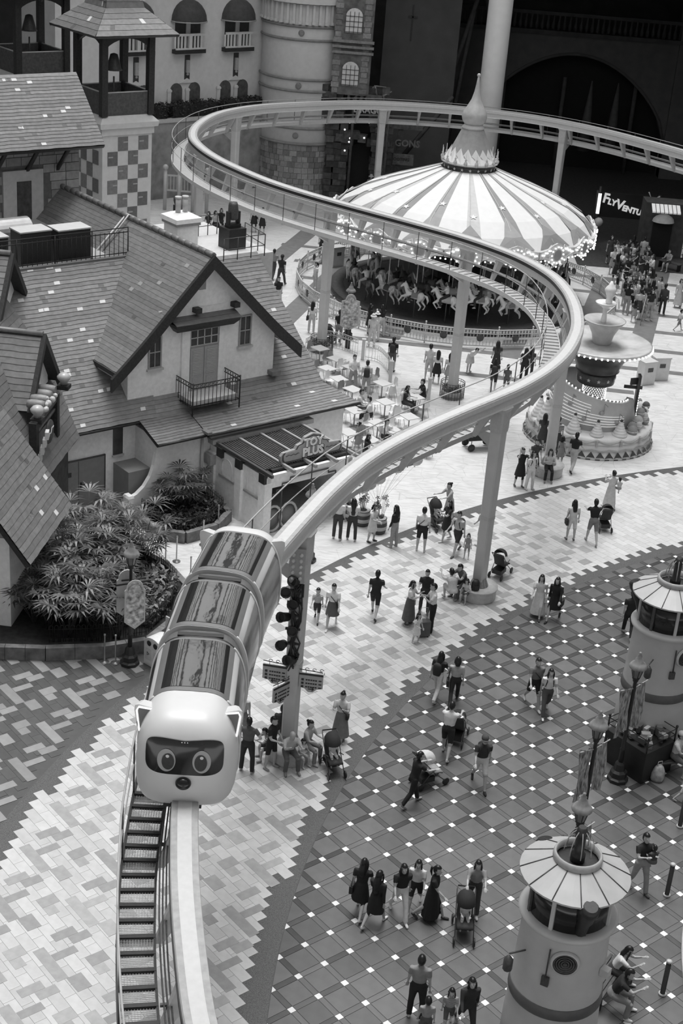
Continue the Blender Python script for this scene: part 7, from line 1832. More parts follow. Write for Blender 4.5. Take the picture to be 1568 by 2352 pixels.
    x.tube([hv(-.022, -.088, -.062), hv(0, -.094, -.060), hv(.022, -.088, -.062)], [.003, .006, .003], 5, 4)
    for s in (-1, 1): x.tube([hv(s*.016, -.092, .033), hv(s*.046, -.084, .034)], .005, 4, 4)
    V = [v.co[:] for v in me.vertices]; Fc = [tuple(p.vertices) for p in me.polygons]; bpy.data.meshes.remove(me)
    y = MB(); y.v = V; y.f = Fc; y.m = mi.tolist(); y.sm = [True]*len(Fc); y.add(x.v, x.f); y.m[len(Fc):] = x.m; y.sm[len(Fc):] = x.sm
    zmin = min(v[2] for v in y.v); seat = .80 if pose.startswith('sit') else None
    dz = -zmin; y.v = [(v[0], v[1], v[2]+dz) for v in y.v]
    out = y.mesh('body', [SKIN, SKIN, SKIN, SKIN, EYE])
    return out, hd+Vector((0, 0, dz)), R3, hs, up((0, 0, 1.2))+Vector((0, 0, dz)), dz
PM, HMC = {}, {}
def hair_mesh(style, key):
    if (style, key) in HMC: return HMC[(style, key)]
    _, hd, R3, hs, ch, dz = PM[key]; m = MB()
    def hv(x, y, z): return hd+R3 @ (Vector((x, y, z))*hs)
    vs_, fs = [], []; nu, nv = 18, 10; keep = {}
    for j in range(nv+1):
        ph = PI*j/nv*.82
        for i in range(nu):
            a = 2*PI*i/nu; x, y, z = math.sin(ph)*math.cos(a), math.sin(ph)*math.sin(a), math.cos(ph)
            front = -y; k = 1.0
            if front > .25 and z < .38: k = .80
            rj = 1+.03*math.sin(7*a+3*j)
            keep[(j, i)] = not (front > .30 and z < .30) and not (abs(x) > .75 and z < -.05 and front > -.05)
            vs_.append(hv(.086*x*rj*k, .010+.108*y*rj*k, .012+.125*z*rj))
    idx = {}
    for j in range(nv):
        for i in range(nu):
            i2 = (i+1) % nu; q = [(j, i), (j+1, i), (j+1, i2), (j, i2)]
            if all(keep[t] for t in q): fs.append(tuple(a*nu+b for a, b in q))
    m.add(vs_, fs, 0, True)
    if style in ('long', 'verylong', 'bob'):
        ln = {'bob': .17, 'long': .36, 'verylong': .52}[style]; rg_ = []
        for j in range(7):
            t = j/6; z = .04-ln*t; y = .075+.035*math.sin(min(t*1.5, 1)*PI/2); wd = .080+.022*math.sin(t*PI)-.02*t*t
            base = hv(0, y, max(z, -.12)); q = base if z > -.12 else base+Vector((0, .02, (z+.12)*hs))
            rg_.append([tuple(q+Vector((wd*hs*math.cos(a), (.030*math.sin(a)-(.05 if abs(math.cos(a)) > .8 and t < .75 else 0))*hs, 0))) for a in [2*PI*i/12 for i in range(12)]])
        m.loft(rg_)
        for s in (-1, 1): m.tube([hv(s*.070, -.03, .05), hv(s*.084, -.035, -.04), hv(s*.085, -.03, -.12), hv(s*.08, -.02, -.12)+Vector((0, 0, -(ln-.16)*hs*.7))], [.022, .024, .024, .008], 7)
    if style == 'pony': m.tube([hv(0, .10, .05), hv(0, .15, .03), hv(0, .155, -.08), hv(0, .12, -.20)], [.025, .034, .032, .010], 8)
    if style == 'bun': m.ball(hv(0, .11, .07), .045*hs, 8, 6)
    if style == 'pig':
        for s in (-1, 1): m.tube([hv(s*.08, .04, .02), hv(s*.115, .05, -.02), hv(s*.11, .03, -.14)], [.02, .03, .012], 7)
    HMC[(style, key)] = m.mesh('hair', [HAIR]); return HMC[(style, key)]
def hat_mesh(style, key):
    k = ('hat', style, key)
    if k in HMC: return HMC[k]
    _, hd, R3, hs, ch, dz = PM[key]; m = MB()
    def hv(x, y, z): return hd+R3 @ (Vector((x, y, z))*hs)
    rg_ = []
    for z, r in ((.035, 1.02), (.07, 1.0), (.11, .82), (.135, .5), (.145, .1)): rg_.append([tuple(hv(.092*r*math.cos(2*PI*i/14), .010+.113*r*math.sin(2*PI*i/14), z)) for i in range(14)])
    m.loft(rg_)
    if style == 'cap': m.loft([[tuple(hv(.07*math.cos(a), -.09-.07*math.sin(a)*t, .045-.012*t)) for a in [PI*i/8 for i in range(9)]]+[tuple(hv(.07*math.cos(a), -.09-.07*math.sin(a)*t, .037-.012*t)) for a in [PI*(8-i)/8 for i in range(9)]] for t in (.1, 1)])
    else: m.loft([[tuple(hv(.10*r*math.cos(2*PI*i/18), .010+.12*r*math.sin(2*PI*i/18), z)) for i in range(18)] for r, z in ((.95, .045), (1.55, .01), (1.57, .0), (.95, .03))])
    HMC[k] = m.mesh('hat', [OFFW]); return HMC[k]
def bag_mesh(kind, key):
    k = ('bag', kind, key)
    if k in HMC: return HMC[k]
    _, hd, R3, hs, ch, dz = PM[key]; m = MB(); c = ch
    if kind == 'backpack':
        m.loft([[(c.x+wx*.13*math.copysign(abs(math.cos(a))**.6, math.cos(a)), c.y+.17+.075*wx*math.copysign(abs(math.sin(a))**.7, math.sin(a)), c.z+z) for a in [2*PI*i/14 for i in range(14)]] for z, wx in ((-.24, .85), (-.2, 1.0), (.0, 1.05), (.12, .95), (.18, .5))])
        for s in (-1, 1): m.tube([(c.x+s*.09, c.y+.12, c.z+.12), (c.x+s*.10, c.y+.0, c.z+.205), (c.x+s*.10, c.y-.125, c.z+.10), (c.x+s*.12, c.y-.07, c.z-.10), (c.x+s*.10, c.y+.1, c.z-.18)], .018, 6)
    elif kind == 'cross':
        m.tube([(c.x-.13, c.y+.03, c.z+.18), (c.x-.06, c.y-.125, c.z+.06), (c.x+.08, c.y-.14, c.z-.10), (c.x+.17, c.y-.05, c.z-.26), (c.x+.14, c.y+.10, c.z-.15), (c.x, c.y+.13, c.z+.02), (c.x-.13, c.y+.03, c.z+.18)], .012, 5); m.box((c.x+.19, c.y-.04, c.z-.30), (.08, .17, .14))
    else:
        m.box((c.x+.24, c.y+.02, c.z-.42), (.09, .26, .22)); m.tube([(c.x+.24, c.y-.08, c.z-.31), (c.x+.22, c.y-.05, c.z-.05), (c.x+.19, c.y+.03, c.z+.16), (c.x+.22, c.y+.09, c.z-.05), (c.x+.24, c.y+.12, c.z-.31)], .010, 5)
    HMC[k] = m.mesh('bag', [BLACK]); return HMC[k]
def person(x, y, z, rot, pose, h, hair, sleeve, bottom, gt, gb, gs, label, group=None, hat=None, bag=None, gbag=.03, cat='person'):
    kid = h < 1.35; key = (pose, sleeve, bottom, kid)
    if key not in PM: PM[key] = build_person(*key)
    me = PM[key][0]
    o = empty('person', (x, y, z), math.radians(rot), label, cat, group, scale=h/1.69)
    link('body', me, [SKIN, cloth(gt), cloth(gb), cloth(gs), EYE], None, 0, o)
    if hair: link('hair', hair_mesh(hair, key), [HAIR], None, 0, o)
    if hat: link('hat', hat_mesh(hat[0], key), [cloth(hat[1])], None, 0, o)
    if bag: link('bag', bag_mesh(bag, key), [cloth(gbag)], None, 0, o)
    return o
def stroller(px, py, rot, label, hood=.02, seatg=.04, child=None):
    p = at(px, py); o = empty('stroller', (p.x, p.y, GZ), math.radians(rot), label, 'stroller', scale=1.0)
    for s in (-1, 1):
        m = MB(); m.tube([(s*.22, -.42, .12), (s*.22, -.05, .45), (s*.22, .40, .98), (s*.20, .48, 1.03)], .014, 5); m.tube([(s*.22, .38, .12), (s*.22, .05, .52), (s*.22, -.20, .62)], .014, 5); m.obj('side_frame', DARKG, o)
        for yy in (-.42, .38):
            m = MB(); m.lathe([(.03, -.02), (.10, -.02), (.115, 0), (.10, .02), (.03, .02)], 14, T=Matrix.Translation((s*.24, yy, .115)) @ Matrix.Rotation(PI/2, 4, 'Y')); m.obj('wheel', BLACK, o)
    m = MB(); m.tube([(-.2, .48, 1.03), (.2, .48, 1.03)], .02, 6); m.obj('handle', BLACK, o)
    m = MB(); m.loft([[(-.19, y, z), (.19, y, z), (.19, y+.03, z-.05), (-.19, y+.03, z-.05)] for y, z in ((-.34, .42), (-.25, .46), (.05, .46), (.16, .60), (.30, .95))]); m.obj('seat', cloth(seatg), o)
    m = MB(); vs_, fs = [], []
    for i in range(6):
        t = -.2+1.75*i/5
        for j in range(9): a = PI*j/8; vs_.append((.22*math.cos(a), .22-.34*math.sin(t)*(.35+.65*math.sin(a)), .82+.30*math.cos(t)*(.25+.75*math.sin(a))))
    for i in range(5):
        for j in range(8): a = i*9+j; fs.append((a, a+1, a+10, a+9))
    m.add(vs_, fs, 0, True); m.obj('hood', cloth(hood), o)
    m = MB(); m.box((0, .12, .25), (.36, .42, .16)); m.obj('basket', BLACK, o)
    if child:
        d = Vector((0, .08, 0)); d = Matrix.Rotation(math.radians(rot), 3, 'Z') @ d
        person(p.x+d.x, p.y+d.y, GZ+.22, rot, 'sit', .92, child[0], 'short', 'shorts', child[1], child[2], .6, child[3])
    return o
def F(px, py, *a, **k):
    p = at(px, py, GZ); return person(p.x, p.y, GZ, *a, **k)
# foreground group of five
F(824, 2098, 165, 'walk', 1.62, 'long', 'short', 'dress', .015, .015, .6, 'woman with long hair and shoulder bag in a black dress, outermost of five', bag='shoulder')
F(858, 2124, 150, 'walk2', 1.60, 'verylong', 'long', 'dress', .014, .014, .7, 'woman in a loose black dress with white shoes walking second in the row of five')
F(914, 2106, 12, 'walk', 1.64, 'long', 'short', 'pants', .014, .68, .7, 'woman in black t-shirt and wide white trousers walking among five')
F(950, 2086, -10, 'walk2', 1.50, 'bob', 'short', 'shorts', .62, .02, .7, 'girl in white t-shirt, black shorts and white headband among five', hat=None)
F(986, 2110, 75, 'walk', 1.62, 'pony', 'short', 'long_dress', .013, .013, .05, 'woman with ponytail in an ankle length black dress among five')
F(1083, 2092, -4, 'push', 1.60, 'bob', 'short', 'pants', .26, .05, .5, 'woman in grey shirt pushing a stroller with a toddler')
stroller(1062, 2145, 0, 'stroller with dark hood pushed by the woman in grey shirt', child=('short', .7, .5, 'toddler in white lying back in the dark hooded stroller'))
F(952, 2338, 172, 'stand', 1.74, 'short', 'short', 'pants', .24, .018, .7, 'man in grey t-shirt and black trousers looking down')
F(1066, 2372, 10, 'walk', 1.62, 'bob', 'long', 'pants', .03, .03, .3, 'woman in open dark cardigan beside a small child')
F(1026, 2362, 0, 'walk2', 1.15, 'bob', 'short', 'shorts', (.5, .15, 8), .1, .5, 'small child in striped shirt beside the woman in cardigan')
F(972, 2392, 180, 'stand', 1.20, 'short', 'short', 'shorts', .3, .1, .5, 'child with short hair behind the man in grey t-shirt')
F(1462, 2046, 20, 'carry', 1.74, 'short', 'short', 'pants', .016, .30, .1, 'man in black t-shirt and jeans carrying a child behind the kiosk')
p = at(1478, 2046); person(p.x+.02, p.y-.28, .80, 200, 'sit', .95, 'short', 'short', 'shorts', .05, .1, .3, 'small child held in the arms of the man in jeans')
def bench_at(px, py, rot, label, l=1.5):
    p = at(px, py); o = empty('bench', (p.x, p.y, GZ), math.radians(rot), label, 'bench')
    for k in range(5): m = MB(); m.box((0, -.18+.09*k, .42), (l, .07, .035)); m.obj('seat_slat', M('bench_slat', .06, .6, ns=8, na=.3), o)
    for sx in (-l/2+.1, l/2-.1):
        m = MB(); m.box((sx, 0, .2), (.06, .4, .4)); m.obj('leg', BLACK, o)
def sit_on(px, py, z, *a, **k):
    """px,py: ground point under the seat"""
    p = at(px, py); return person(p.x, p.y, z, *a, **k)
bench_at(1385, 2275, 60, 'dark slatted bench against the near kiosk')
sit_on(1400, 2262, GZ, 70, 'sitlean', 1.62, 'long', 'short', 'pants', .62, .06, .5, 'woman with long hair and white top sitting against the kiosk')
sit_on(1398, 2322, GZ, 75, 'sitlean', 1.72, 'short', 'short', 'pants', .015, .25, .7, 'man in black t-shirt leaning forward on the bench by the kiosk')
bench_at(1548, 1770, 20, 'dark slatted bench beside the goods cart')
sit_on(1540, 1772, GZ, 60, 'sit', 1.70, 'short', 'short', 'shorts', .60, .12, .6, 'man in pale cap and white t-shirt sitting by the goods cart', hat=('cap', .5))
p = at(1508, 1792); o = empty('shopping_bag', (p.x, p.y, GZ), .4, 'pale crumpled shopping bag on the ground beside the goods cart', 'bag')
m = MB(); m.loft([[(wx*.20*math.cos(a), wx*.15*math.sin(a)*(1+.2*math.sin(3*a)), z) for a in [2*PI*i/14 for i in range(14)]] for z, wx in ((0, .9), (.08, 1.1), (.25, 1.05), (.42, .7), (.5, .35))]); m.obj('bag_body', M('bag_pale', .36, .7, ns=7, na=.4, bump=.4), o)
m = MB(); m.tube([(-.08, 0, .45), (-.06, 0, .62), (.06, 0, .62), (.08, 0, .45)], .012, 5); m.obj('bag_handle', OFFW, o)
F(1566, 1838, 90, 'walk', 1.05, 'short', 'short', 'shorts', .65, .6, .7, 'small child in white at the edge of the slab field')
F(1438, 1462, 172, 'walk', 1.72, 'short', 'short', 'pants', .014, .016, .6, 'man in black t-shirt with pale chest print walking past the far kiosk', hat=('cap', .02))
F(1220, 1622, 10, 'walk', 1.74, 'short', 'short', 'shorts', .17, .015, .6, 'man in grey shirt and black shorts with crossbody strap walking with a woman', bag='cross')
F(1250, 1640, 5, 'walk2', 1.62, 'long', 'short', 'pants', .68, .09, .7, 'woman in white t-shirt and grey trousers beside the man in black shorts', bag='backpack')
F(1000, 1604, 152, 'walk', 1.63, 'long', 'short', 'pants', .02, .62, .6, 'woman with long hair, dark vest top and pale trousers arm outstretched', bag='backpack')
F(1040, 1614, 178, 'walk2', 1.60, 'bob', 'short', 'pants', .38, .02, .05, 'woman in beige blouse and black trousers with a dark handbag', bag='shoulder')
F(1022, 1738, 165, 'push', 1.76, 'short', 'short', 'shorts', .66, .015, .6, 'man in white polo shirt and black shorts pushing a stroller away')
stroller(1048, 1700, 165, 'dark stroller in front of the man in white polo shirt')
F(1098, 1806, 5, 'walk', 1.73, 'short', 'short', 'shorts', .035, .60, .02, 'man in cap with backpack, dark shirt and pale shorts', hat=('cap', .06), bag='backpack')
F(944, 1848, 118, 'push', 1.66, 'bun', 'short', 'pants', .012, .012, .3, 'woman all in black with hair up leaning on a stroller')
stroller(982, 1800, 120, 'stroller draped with a pale cloth beside the woman in black', hood=.55, seatg=.3)
# by the train and the sign pillar
F(566, 1772, 170, 'hips', 1.72, 'short', 'short', 'pants', .09, .02, .3, 'man in dark polo shirt with hand on hip beneath the train')
F(552, 1700, 175, 'stand', 1.60, 'short', 'short', 'shorts', .4, .2, .5, 'person half hidden behind the train flank')
F(620, 1764, 60, 'stand2', 1.66, 'short', 'short', 'shorts', .014, .014, .3, 'person in black t-shirt and shorts reaching towards the bench')
pb_ = PB.location
def bench_sit(a, rot, *args, **k):
    c, s = math.cos(math.radians(a)), math.sin(math.radians(a)); return person(pb_.x+.50*c, pb_.y+.50*s, .02, rot, *args, **k)
bench_sit(205, 290, 'sitlean', 1.35, 'short', 'short', 'shorts', (.55, .05, 10), .05, .2, 'child in striped t-shirt leaning over on the bench of the sign pillar', bag='backpack')
bench_sit(272, 20, 'sitlean', 1.72, None, 'short', 'pants', .45, .10, .2, 'bald man in pale shirt bending forward on the bench')
bench_sit(318, 40, 'sit', 1.0, 'bob', 'short', 'shorts', .66, .6, .6, 'small child in white sitting on the bench of the sign pillar')
bench_sit(350, 60, 'sit', 1.60, 'bun', 'short', 'pants', .42, .2, .4, 'woman with hair up sitting on the bench of the sign pillar')
bench_sit(120, 170, 'sit', 1.6, 'short', 'short', 'pants', .03, .05, .2, 'person in dark top sitting behind the sign pillar')
F(779, 1702, -10, 'phone', 1.64, 'bun', 'short', 'long_skirt', .64, .22, .5, 'woman in white shirt and long grey skirt looking at her phone', bag='cross')
stroller(762, 1770, 20, 'stroller with raised handle and a pale dressed child', hood=.03, child=('bob', .7, .65, 'child in pale clothes sitting in the stroller near the phone woman'))
F(726, 1426, -8, 'walk', 1.22, 'short', 'short', 'shorts', (.62, .18, 9), .03, .02, 'boy in striped t-shirt and black shorts holding a hand')
F(760, 1440, -5, 'walk2', 1.63, 'pony', 'short', 'skirt', .68, .10, .7, 'woman in white shirt and short skirt leading the striped boy', bag='cross')
F(858, 1416, 168, 'walk', 1.72, 'short', 'short', 'shorts', .016, .014, .05, 'man in black sports shirt and shorts walking towards the toy stand')
F(936, 1434, 70, 'phone', 1.60, 'bob', 'short', 'long_skirt', .68, .10, .7, 'woman in white top and dark skirt leaning over a map', bag='shoulder', gbag=.6)
F(988, 1450, -80, 'phone', 1.74, 'short', 'short', 'pants', .70, .015, .02, 'man in white shirt and black trousers holding a map')
F(972, 1408, -10, 'stand2', 1.62, 'short', 'short', 'pants', .02, .03, .1, 'person in black between the two map readers')
F(954, 1476, 40, 'stand2', 1.05, 'long', 'short', 'dress', .70, .7, .7, 'little girl in white dress leaning by the suitcase')
p = at(970, 1462); o = empty('suitcase', (p.x, p.y, GZ), .3, 'dark wheeled suitcase with raised handle beside the girl in white', 'suitcase')
m = MB(); m.box((0, 0, .32), (.40, .26, .52)); m.obj('shell', M('suitcase_dark', .08, .4, ns=5, na=.2), o)
m = MB(); m.tube([(-.12, .1, .55), (-.12, .1, 1.0), (.12, .1, 1.0), (.12, .1, .55)], .012, 5); m.obj('handle', MIDG, o)
for x in (-.15, .15):
    for y in (-.08, .08): m = MB(); m.ball((x, y, .035), .035, 6, 5); m.obj('wheel', BLACK, o)
# around the light pillar bench
F(1038, 1382, 200, 'squat', 1.70, 'short', 'short', 'shorts', .52, .45, .3, 'man in beige t-shirt squatting beside the round bench')
i = nearest(5.0, 45.0); pa_ = PATH[i]
person(pa_.x-.5, pa_.y-.05, .02, -50, 'sitlean', 1.70, 'short', 'short', 'pants', .10, .08, .2, 'man in dark shirt leaning over a child on the round bench')
person(pa_.x-.42, pa_.y-.42, .02, -30, 'sit', 1.05, 'bob', 'short', 'shorts', .6, .1, .3, 'small child sitting on the round bench by the light pillar')
o = empty('backpack', (pa_.x-.15, pa_.y-.42, .48), .3, 'black backpack standing on the round stone bench', 'backpack'); m = MB(); m.loft([[(wx*.15*math.cos(a), wx*.11*math.sin(a), z) for a in [2*PI*i/12 for i in range(12)]] for z, wx in ((0, .9), (.1, 1.05), (.28, 1.0), (.38, .5))]); m.obj('bag_body', BLACK, o); m = MB(); m.box((0, -.11, .12), (.18, .05, .16)); m.obj('bag_pocket', BLACK, o)
stroller(1147, 1322, 150, 'stroller with dark hood parked behind the light pillar', hood=.03)
F(1232, 1415, -12, 'walk', 1.62, 'long', 'short', 'long_dress', .66, .66, .05, 'woman with long hair in a long white dress beside one in black', bag='shoulder', gbag=.6)
F(1268, 1424, -25, 'walk2', 1.66, 'verylong', 'long', 'dress', .012, .012, .02, 'woman with long hair in a black coat carrying a small bag', bag='shoulder')
F(1308, 1240, 190, 'stand', 1.62, 'long', 'short', 'shorts', .66, .6, .1, 'woman in white t-shirt with black shoulder bag facing the fountain', bag='shoulder')
F(1356, 1248, 185, 'push', 1.76, 'short', 'short', 'shorts', .014, .2, .4, 'man in black t-shirt and grey shorts pushing a stroller')
stroller(1384, 1215, 185, 'black stroller in front of the man in grey shorts')
F(1396, 1168, 200, 'carry', 1.64, 'bun', 'short', 'long_skirt', .6, .55, .5, 'woman in pale clothes carrying a child on her hip')
p = at(1402, 1168); person(p.x+.18, p.y-.1, .62, 190, 'sit', .9, 'short', 'short', 'shorts', .5, .3, .3, 'toddler carried on the hip of the woman in pale clothes')
# at the fountain bench
F(1190, 1118, 20, 'raise', 1.66, 'bun', 'short', 'dress', .015, .015, .1, 'woman in black dress raising her hand to her head by the bench')
F(1214, 1124, 30, 'stand', 1.64, 'long', 'short', 'pants', .66, .66, .5, 'woman in white trousers with black backpack by the fountain bench', bag='backpack')
F(1222, 1092, 20, 'stand2', 1.60, 'short', 'short', 'skirt', .06, .05, .3, 'person in dark clothes behind the white trousered woman')
i = nearest(8.25, 56.4); ph_ = PATH[i]
person(ph_.x-.05, ph_.y-.52, .02, 0, 'sitx', 1.64, 'long', 'none', 'pants', .5, .02, .2, 'woman with long hair and folded arms sitting on the fountain bench')
F(1272, 1046, 160, 'stand', 1.75, 'short', 'short', 'pants', (.6, .02, 5), .05, .3, 'man in bold black and white striped t-shirt at the fountain')
F(1284, 1066, 150, 'stand', 1.2, 'bob', 'none', 'dress', .25, .2, .3, 'child in pinafore watching the fountain')
F(1312, 1082, 150, 'walk', 1.74, 'short', 'short', 'pants', .014, .45, .05, 'man in black t-shirt and pale trousers at the fountain edge')
F(1242, 1032, 170, 'stand', 1.62, 'long', 'short', 'dress', .05, .05, .3, 'woman with long hair behind the fountain bench pillar')
# toy stand shoppers
F(773, 1238, 165, 'stand', 1.68, None, 'short', 'pants', .66, .05, .5, 'person in white shirt and dark jeans under the walkway')
F(806, 1240, 178, 'stand2', 1.62, 'verylong', 'short', 'pants', .62, .04, .4, 'woman with very long hair, white top and dark wide jeans')
F(852, 1244, 60, 'stand2', 1.48, 'bob', 'short', 'dress', .60, .5, .03, 'girl in pale dress touching the toy windmills')
F(902, 1256, -120, 'stand', 1.64, 'long', 'long', 'pants', .012, .30, .4, 'woman in black top and grey trousers beside the toy barrel')
F(965, 1266, 175, 'stand', 1.73, 'short', 'short', 'shorts', .68, .015, .6, 'man in white t-shirt and black shorts with crossbody strap', bag='cross')
stroller(1000, 1212, 30, 'stroller with tilted dark hood facing the white t-shirt man', child=('bun', .6, .5, 'child with hair bun leaning out of the tilted stroller'))
F(1028, 1198, -60, 'push', 1.63, 'bun', 'short', 'dress', .35, .3, .3, 'woman in grey dress pushing the tilted stroller')
F(1022, 1242, -70, 'carry', 1.62, 'long', 'short', 'skirt', .02, .02, .6, 'woman in black t-shirt and skirt with a baby')
F(1046, 1272, -40, 'walk', 1.74, 'short', 'short', 'shorts', .40, .03, .1, 'man in grey t-shirt with dark backpack leading a toddler', bag='backpack')
F(1070, 1282, -10, 'stand', .95, 'bob', 'none', 'shorts', .25, .3, .5, 'toddler in romper with white headband')
F(1104, 1254, -140, 'stand2', 1.60, 'long', 'short', 'shorts', .6, .3, .4, 'woman in white cap beside the light pillar', hat=('cap', .6))
# pull-along wagon
p = at(1098, 1030); o = empty('pull_wagon', (p.x, p.y, GZ), .35, 'black folding pull wagon with children inside', 'wagon')
m = MB(); m.box((0, 0, .50), (1.2, .62, .06)); m.obj('floor_panel', BLACK, o)
for sx, sy, lx, ly in ((0, -.3, 1.2, .03), (0, .3, 1.2, .03), (-.6, 0, .03, .6), (.6, 0, .03, .6)): m = MB(); m.box((sx, sy, .70), (lx, ly, .42)); m.obj('side_panel', cloth(.02), o)
for sx in (-.48, .48):
    for sy in (-.33, .33): m = MB(); m.lathe([(.04, -.03), (.15, -.03), (.17, 0), (.15, .03), (.04, .03)], 14, T=Matrix.Translation((sx, sy, .17)) @ Matrix.Rotation(PI/2, 4, 'X')); m.obj('wheel', BLACK, o); m = MB(); m.tube([(sx, sy*.9, .17), (sx, sy*.9, .95)], .018, 5); m.obj('corner_tube', DARKG, o)
person(p.x-.25, p.y-.08, .48, 60, 'sit', .95, 'bob', 'short', 'shorts', .6, .3, .4, 'small child in white sitting at one end of the pull wagon'); person(p.x+.25, p.y+.08, .48, 250, 'sit', .95, 'short', 'short', 'shorts', .12, .1, .3, 'small child in dark clothes sitting in the pull wagon')
# between terrace and carousel
F(898, 852, 165, 'stand', 1.68, 'short', 'short', 'shorts', .014, .10, .05, 'person with black backpack and shorts standing before the carousel', bag='backpack')
F(982, 872, 170, 'stand', 1.75, 'short', 'short', 'shorts', .60, .5, .5, 'man in pale t-shirt and pale shorts beside the railed flower tub')
F(1000, 880, 175, 'stand', 1.60, 'long', 'short', 'skirt', .66, .02, .6, 'girl with long hair, white top and dark pleated skirt')
F(1028, 884, 180, 'stand', 1.55, 'long', 'short', 'skirt', .68, .35, .6, 'girl with long hair, white top and plaid skirt')
F(1076, 856, 30, 'bend', 1.62, 'short', 'short', 'skirt', .6, .5, .4, 'woman in pale skirt bending down on the white floor')
F(1136, 858, 178, 'stand', 1.63, 'long', 'short', 'skirt', .05, .03, .1, 'woman with long hair in dark clothes watching the carousel')
F(1130, 898, 170, 'walk', 1.62, 'long', 'short', 'shorts', .02, .02, .5, 'woman in black with shorts walking to the carousel', bag='backpack')
F(1200, 874, 160, 'stand', 1.62, 'long', 'short', 'pants', .02, .02, .1, 'woman in black standing behind the curved track')
F(1213, 870, 160, 'stand', 1.60, 'long', 'short', 'pants', .05, .03, .1, 'woman in dark clothes close beside the one behind the track')
F(1160, 900, 170, 'stand', 1.3, 'short', 'short', 'shorts', .1, .1, .1, 'child whose head shows above the track beam')
# left of the carousel
F(626, 640, 165, 'walk', 1.72, 'short', 'short', 'pants', .22, .05, .1, 'man in grey t-shirt on the band path behind the gable')
F(644, 655, 160, 'walk2', 1.75, 'short', 'short', 'pants', .015, .04, .1, 'man in black cap and t-shirt on the band path', hat=('cap', .02))
F(636, 706, 20, 'walk', 1.72, 'short', 'short', 'shorts', .016, .5, .5, 'man in black t-shirt and pale shorts beside the roof edge')
F(624, 712, 10, 'squat', 1.1, 'short', 'short', 'shorts', .6, .6, .5, 'child in white crouching by the roof edge')
F(714, 764, 172, 'stand', 1.62, 'long', 'short', 'pants', .66, .5, .6, 'woman in white top with dark handbag by the fence corner', bag='shoulder')
F(722, 668, -60, 'stand', 1.6, 'pony', 'short', 'pants', .66, .6, .5, 'woman in white inside the carousel fence corner')
F(776, 790, 160, 'stand', 1.73, 'short', 'short', 'shorts', .014, .3, .4, 'man in black t-shirt beside the poster board', hat=('cap', .02))
stroller(760, 790, 150, 'stroller with pale bundle beside the left carousel pillar', hood=.5)
F(852, 796, 175, 'stand', 1.68, None, 'short', 'pants', .58, .55, .5, 'person in pale clothes and bucket hat by the carousel fence', hat=('brim', .55))
F(862, 782, 190, 'stand', 1.5, 'bob', 'short', 'pants', .62, .6, .5, 'child in white with white hat by the carousel fence', hat=('brim', .65))
F(874, 772, -150, 'phone', 1.64, 'long', 'long', 'pants', .015, .5, .5, 'woman in black jacket and patterned trousers at the carousel fence')
F(846, 768, 120, 'stand', 1.6, 'long', 'short', 'dress', .02, .02, .05, 'woman with long dark hair in black at the carousel fence')
F(738, 592, 170, 'stand', 1.7, 'short', 'short', 'pants', .02, .03, .1, 'man in black behind the left carousel pillar')
F(582, 532, 10, 'stand', 1.62, 'long', 'short', 'skirt', .64, .02, .3, 'woman in white top and black skirt near the castle path', bag='cross')
F(601, 536, 0, 'stand', 1.60, 'long', 'short', 'dress', .02, .02, .3, 'woman with long hair in black dress near the castle path')
for k, (px, py, g) in enumerate(((478, 548, .03), (506, 540, .02), (492, 546, .4))): F(px, py, -30+40*k, 'stand2', 1.65, 'bob', 'short', 'pants', g, .03, .2, ['person in black at the stall behind the chimney', 'person in dark top leaning at the stall beside another', 'person in grey top at the stall behind the chimney'][k])
# cafe guests
F(808, 898, 20, 'stand2', 1.74, 'short', 'short', 'pants', .66, .3, .3, 'man in white shirt standing between the cafe tables')
F(838, 910, 176, 'stand', 1.70, 'short', 'short', 'shorts', .5, .3, .3, 'man with small black backpack standing at a cafe table', bag='backpack')
def cafe(px, py, rot, *a, **k):
    p = at(px, py, .45); r = math.radians(rot)
    c = empty('cafe_chair', (p.x+.05*math.sin(r), p.y-.05*math.cos(r), GZ), r, 'white shell cafe chair under a seated guest', 'chair', 'cafe chairs in use')
    link('chair_shell', CSH, [CHG[0]], None, 0, c)
    for l in CLG: link('leg', l, None, None, 0, c)
    return person(p.x, p.y, GZ, rot, *a, **k)
cafe(822, 940, 80, 'sit', 1.72, 'short', 'short', 'pants', .5, .05, .1, 'man in open pale shirt sitting at a cafe table')
cafe(850, 958, -90, 'sit', 1.70, 'short', 'short', 'pants', .68, .03, .1, 'man in white t-shirt sitting opposite at the cafe table')
cafe(928, 928, 80, 'sit', 1.64, 'bob', 'short', 'pants', .02, .05, .2, 'woman in black top with pale bag sitting at a cafe table', bag='backpack', gbag=.55)
cafe(972, 916, -80, 'sit', 1.70, 'short', 'short', 'pants', .013, .03, .2, 'man in black t-shirt holding a phone at a cafe table')
cafe(880, 1006, 70, 'sit', 1.62, 'bun', 'short', 'pants', .6, .03, .2, 'woman with hair up sitting at a cafe table near the track')
cafe(838, 1042, 80, 'sit', 1.62, 'long', 'short', 'pants', .013, .05, .2, 'woman in black sitting at the cafe table nearest the shop')
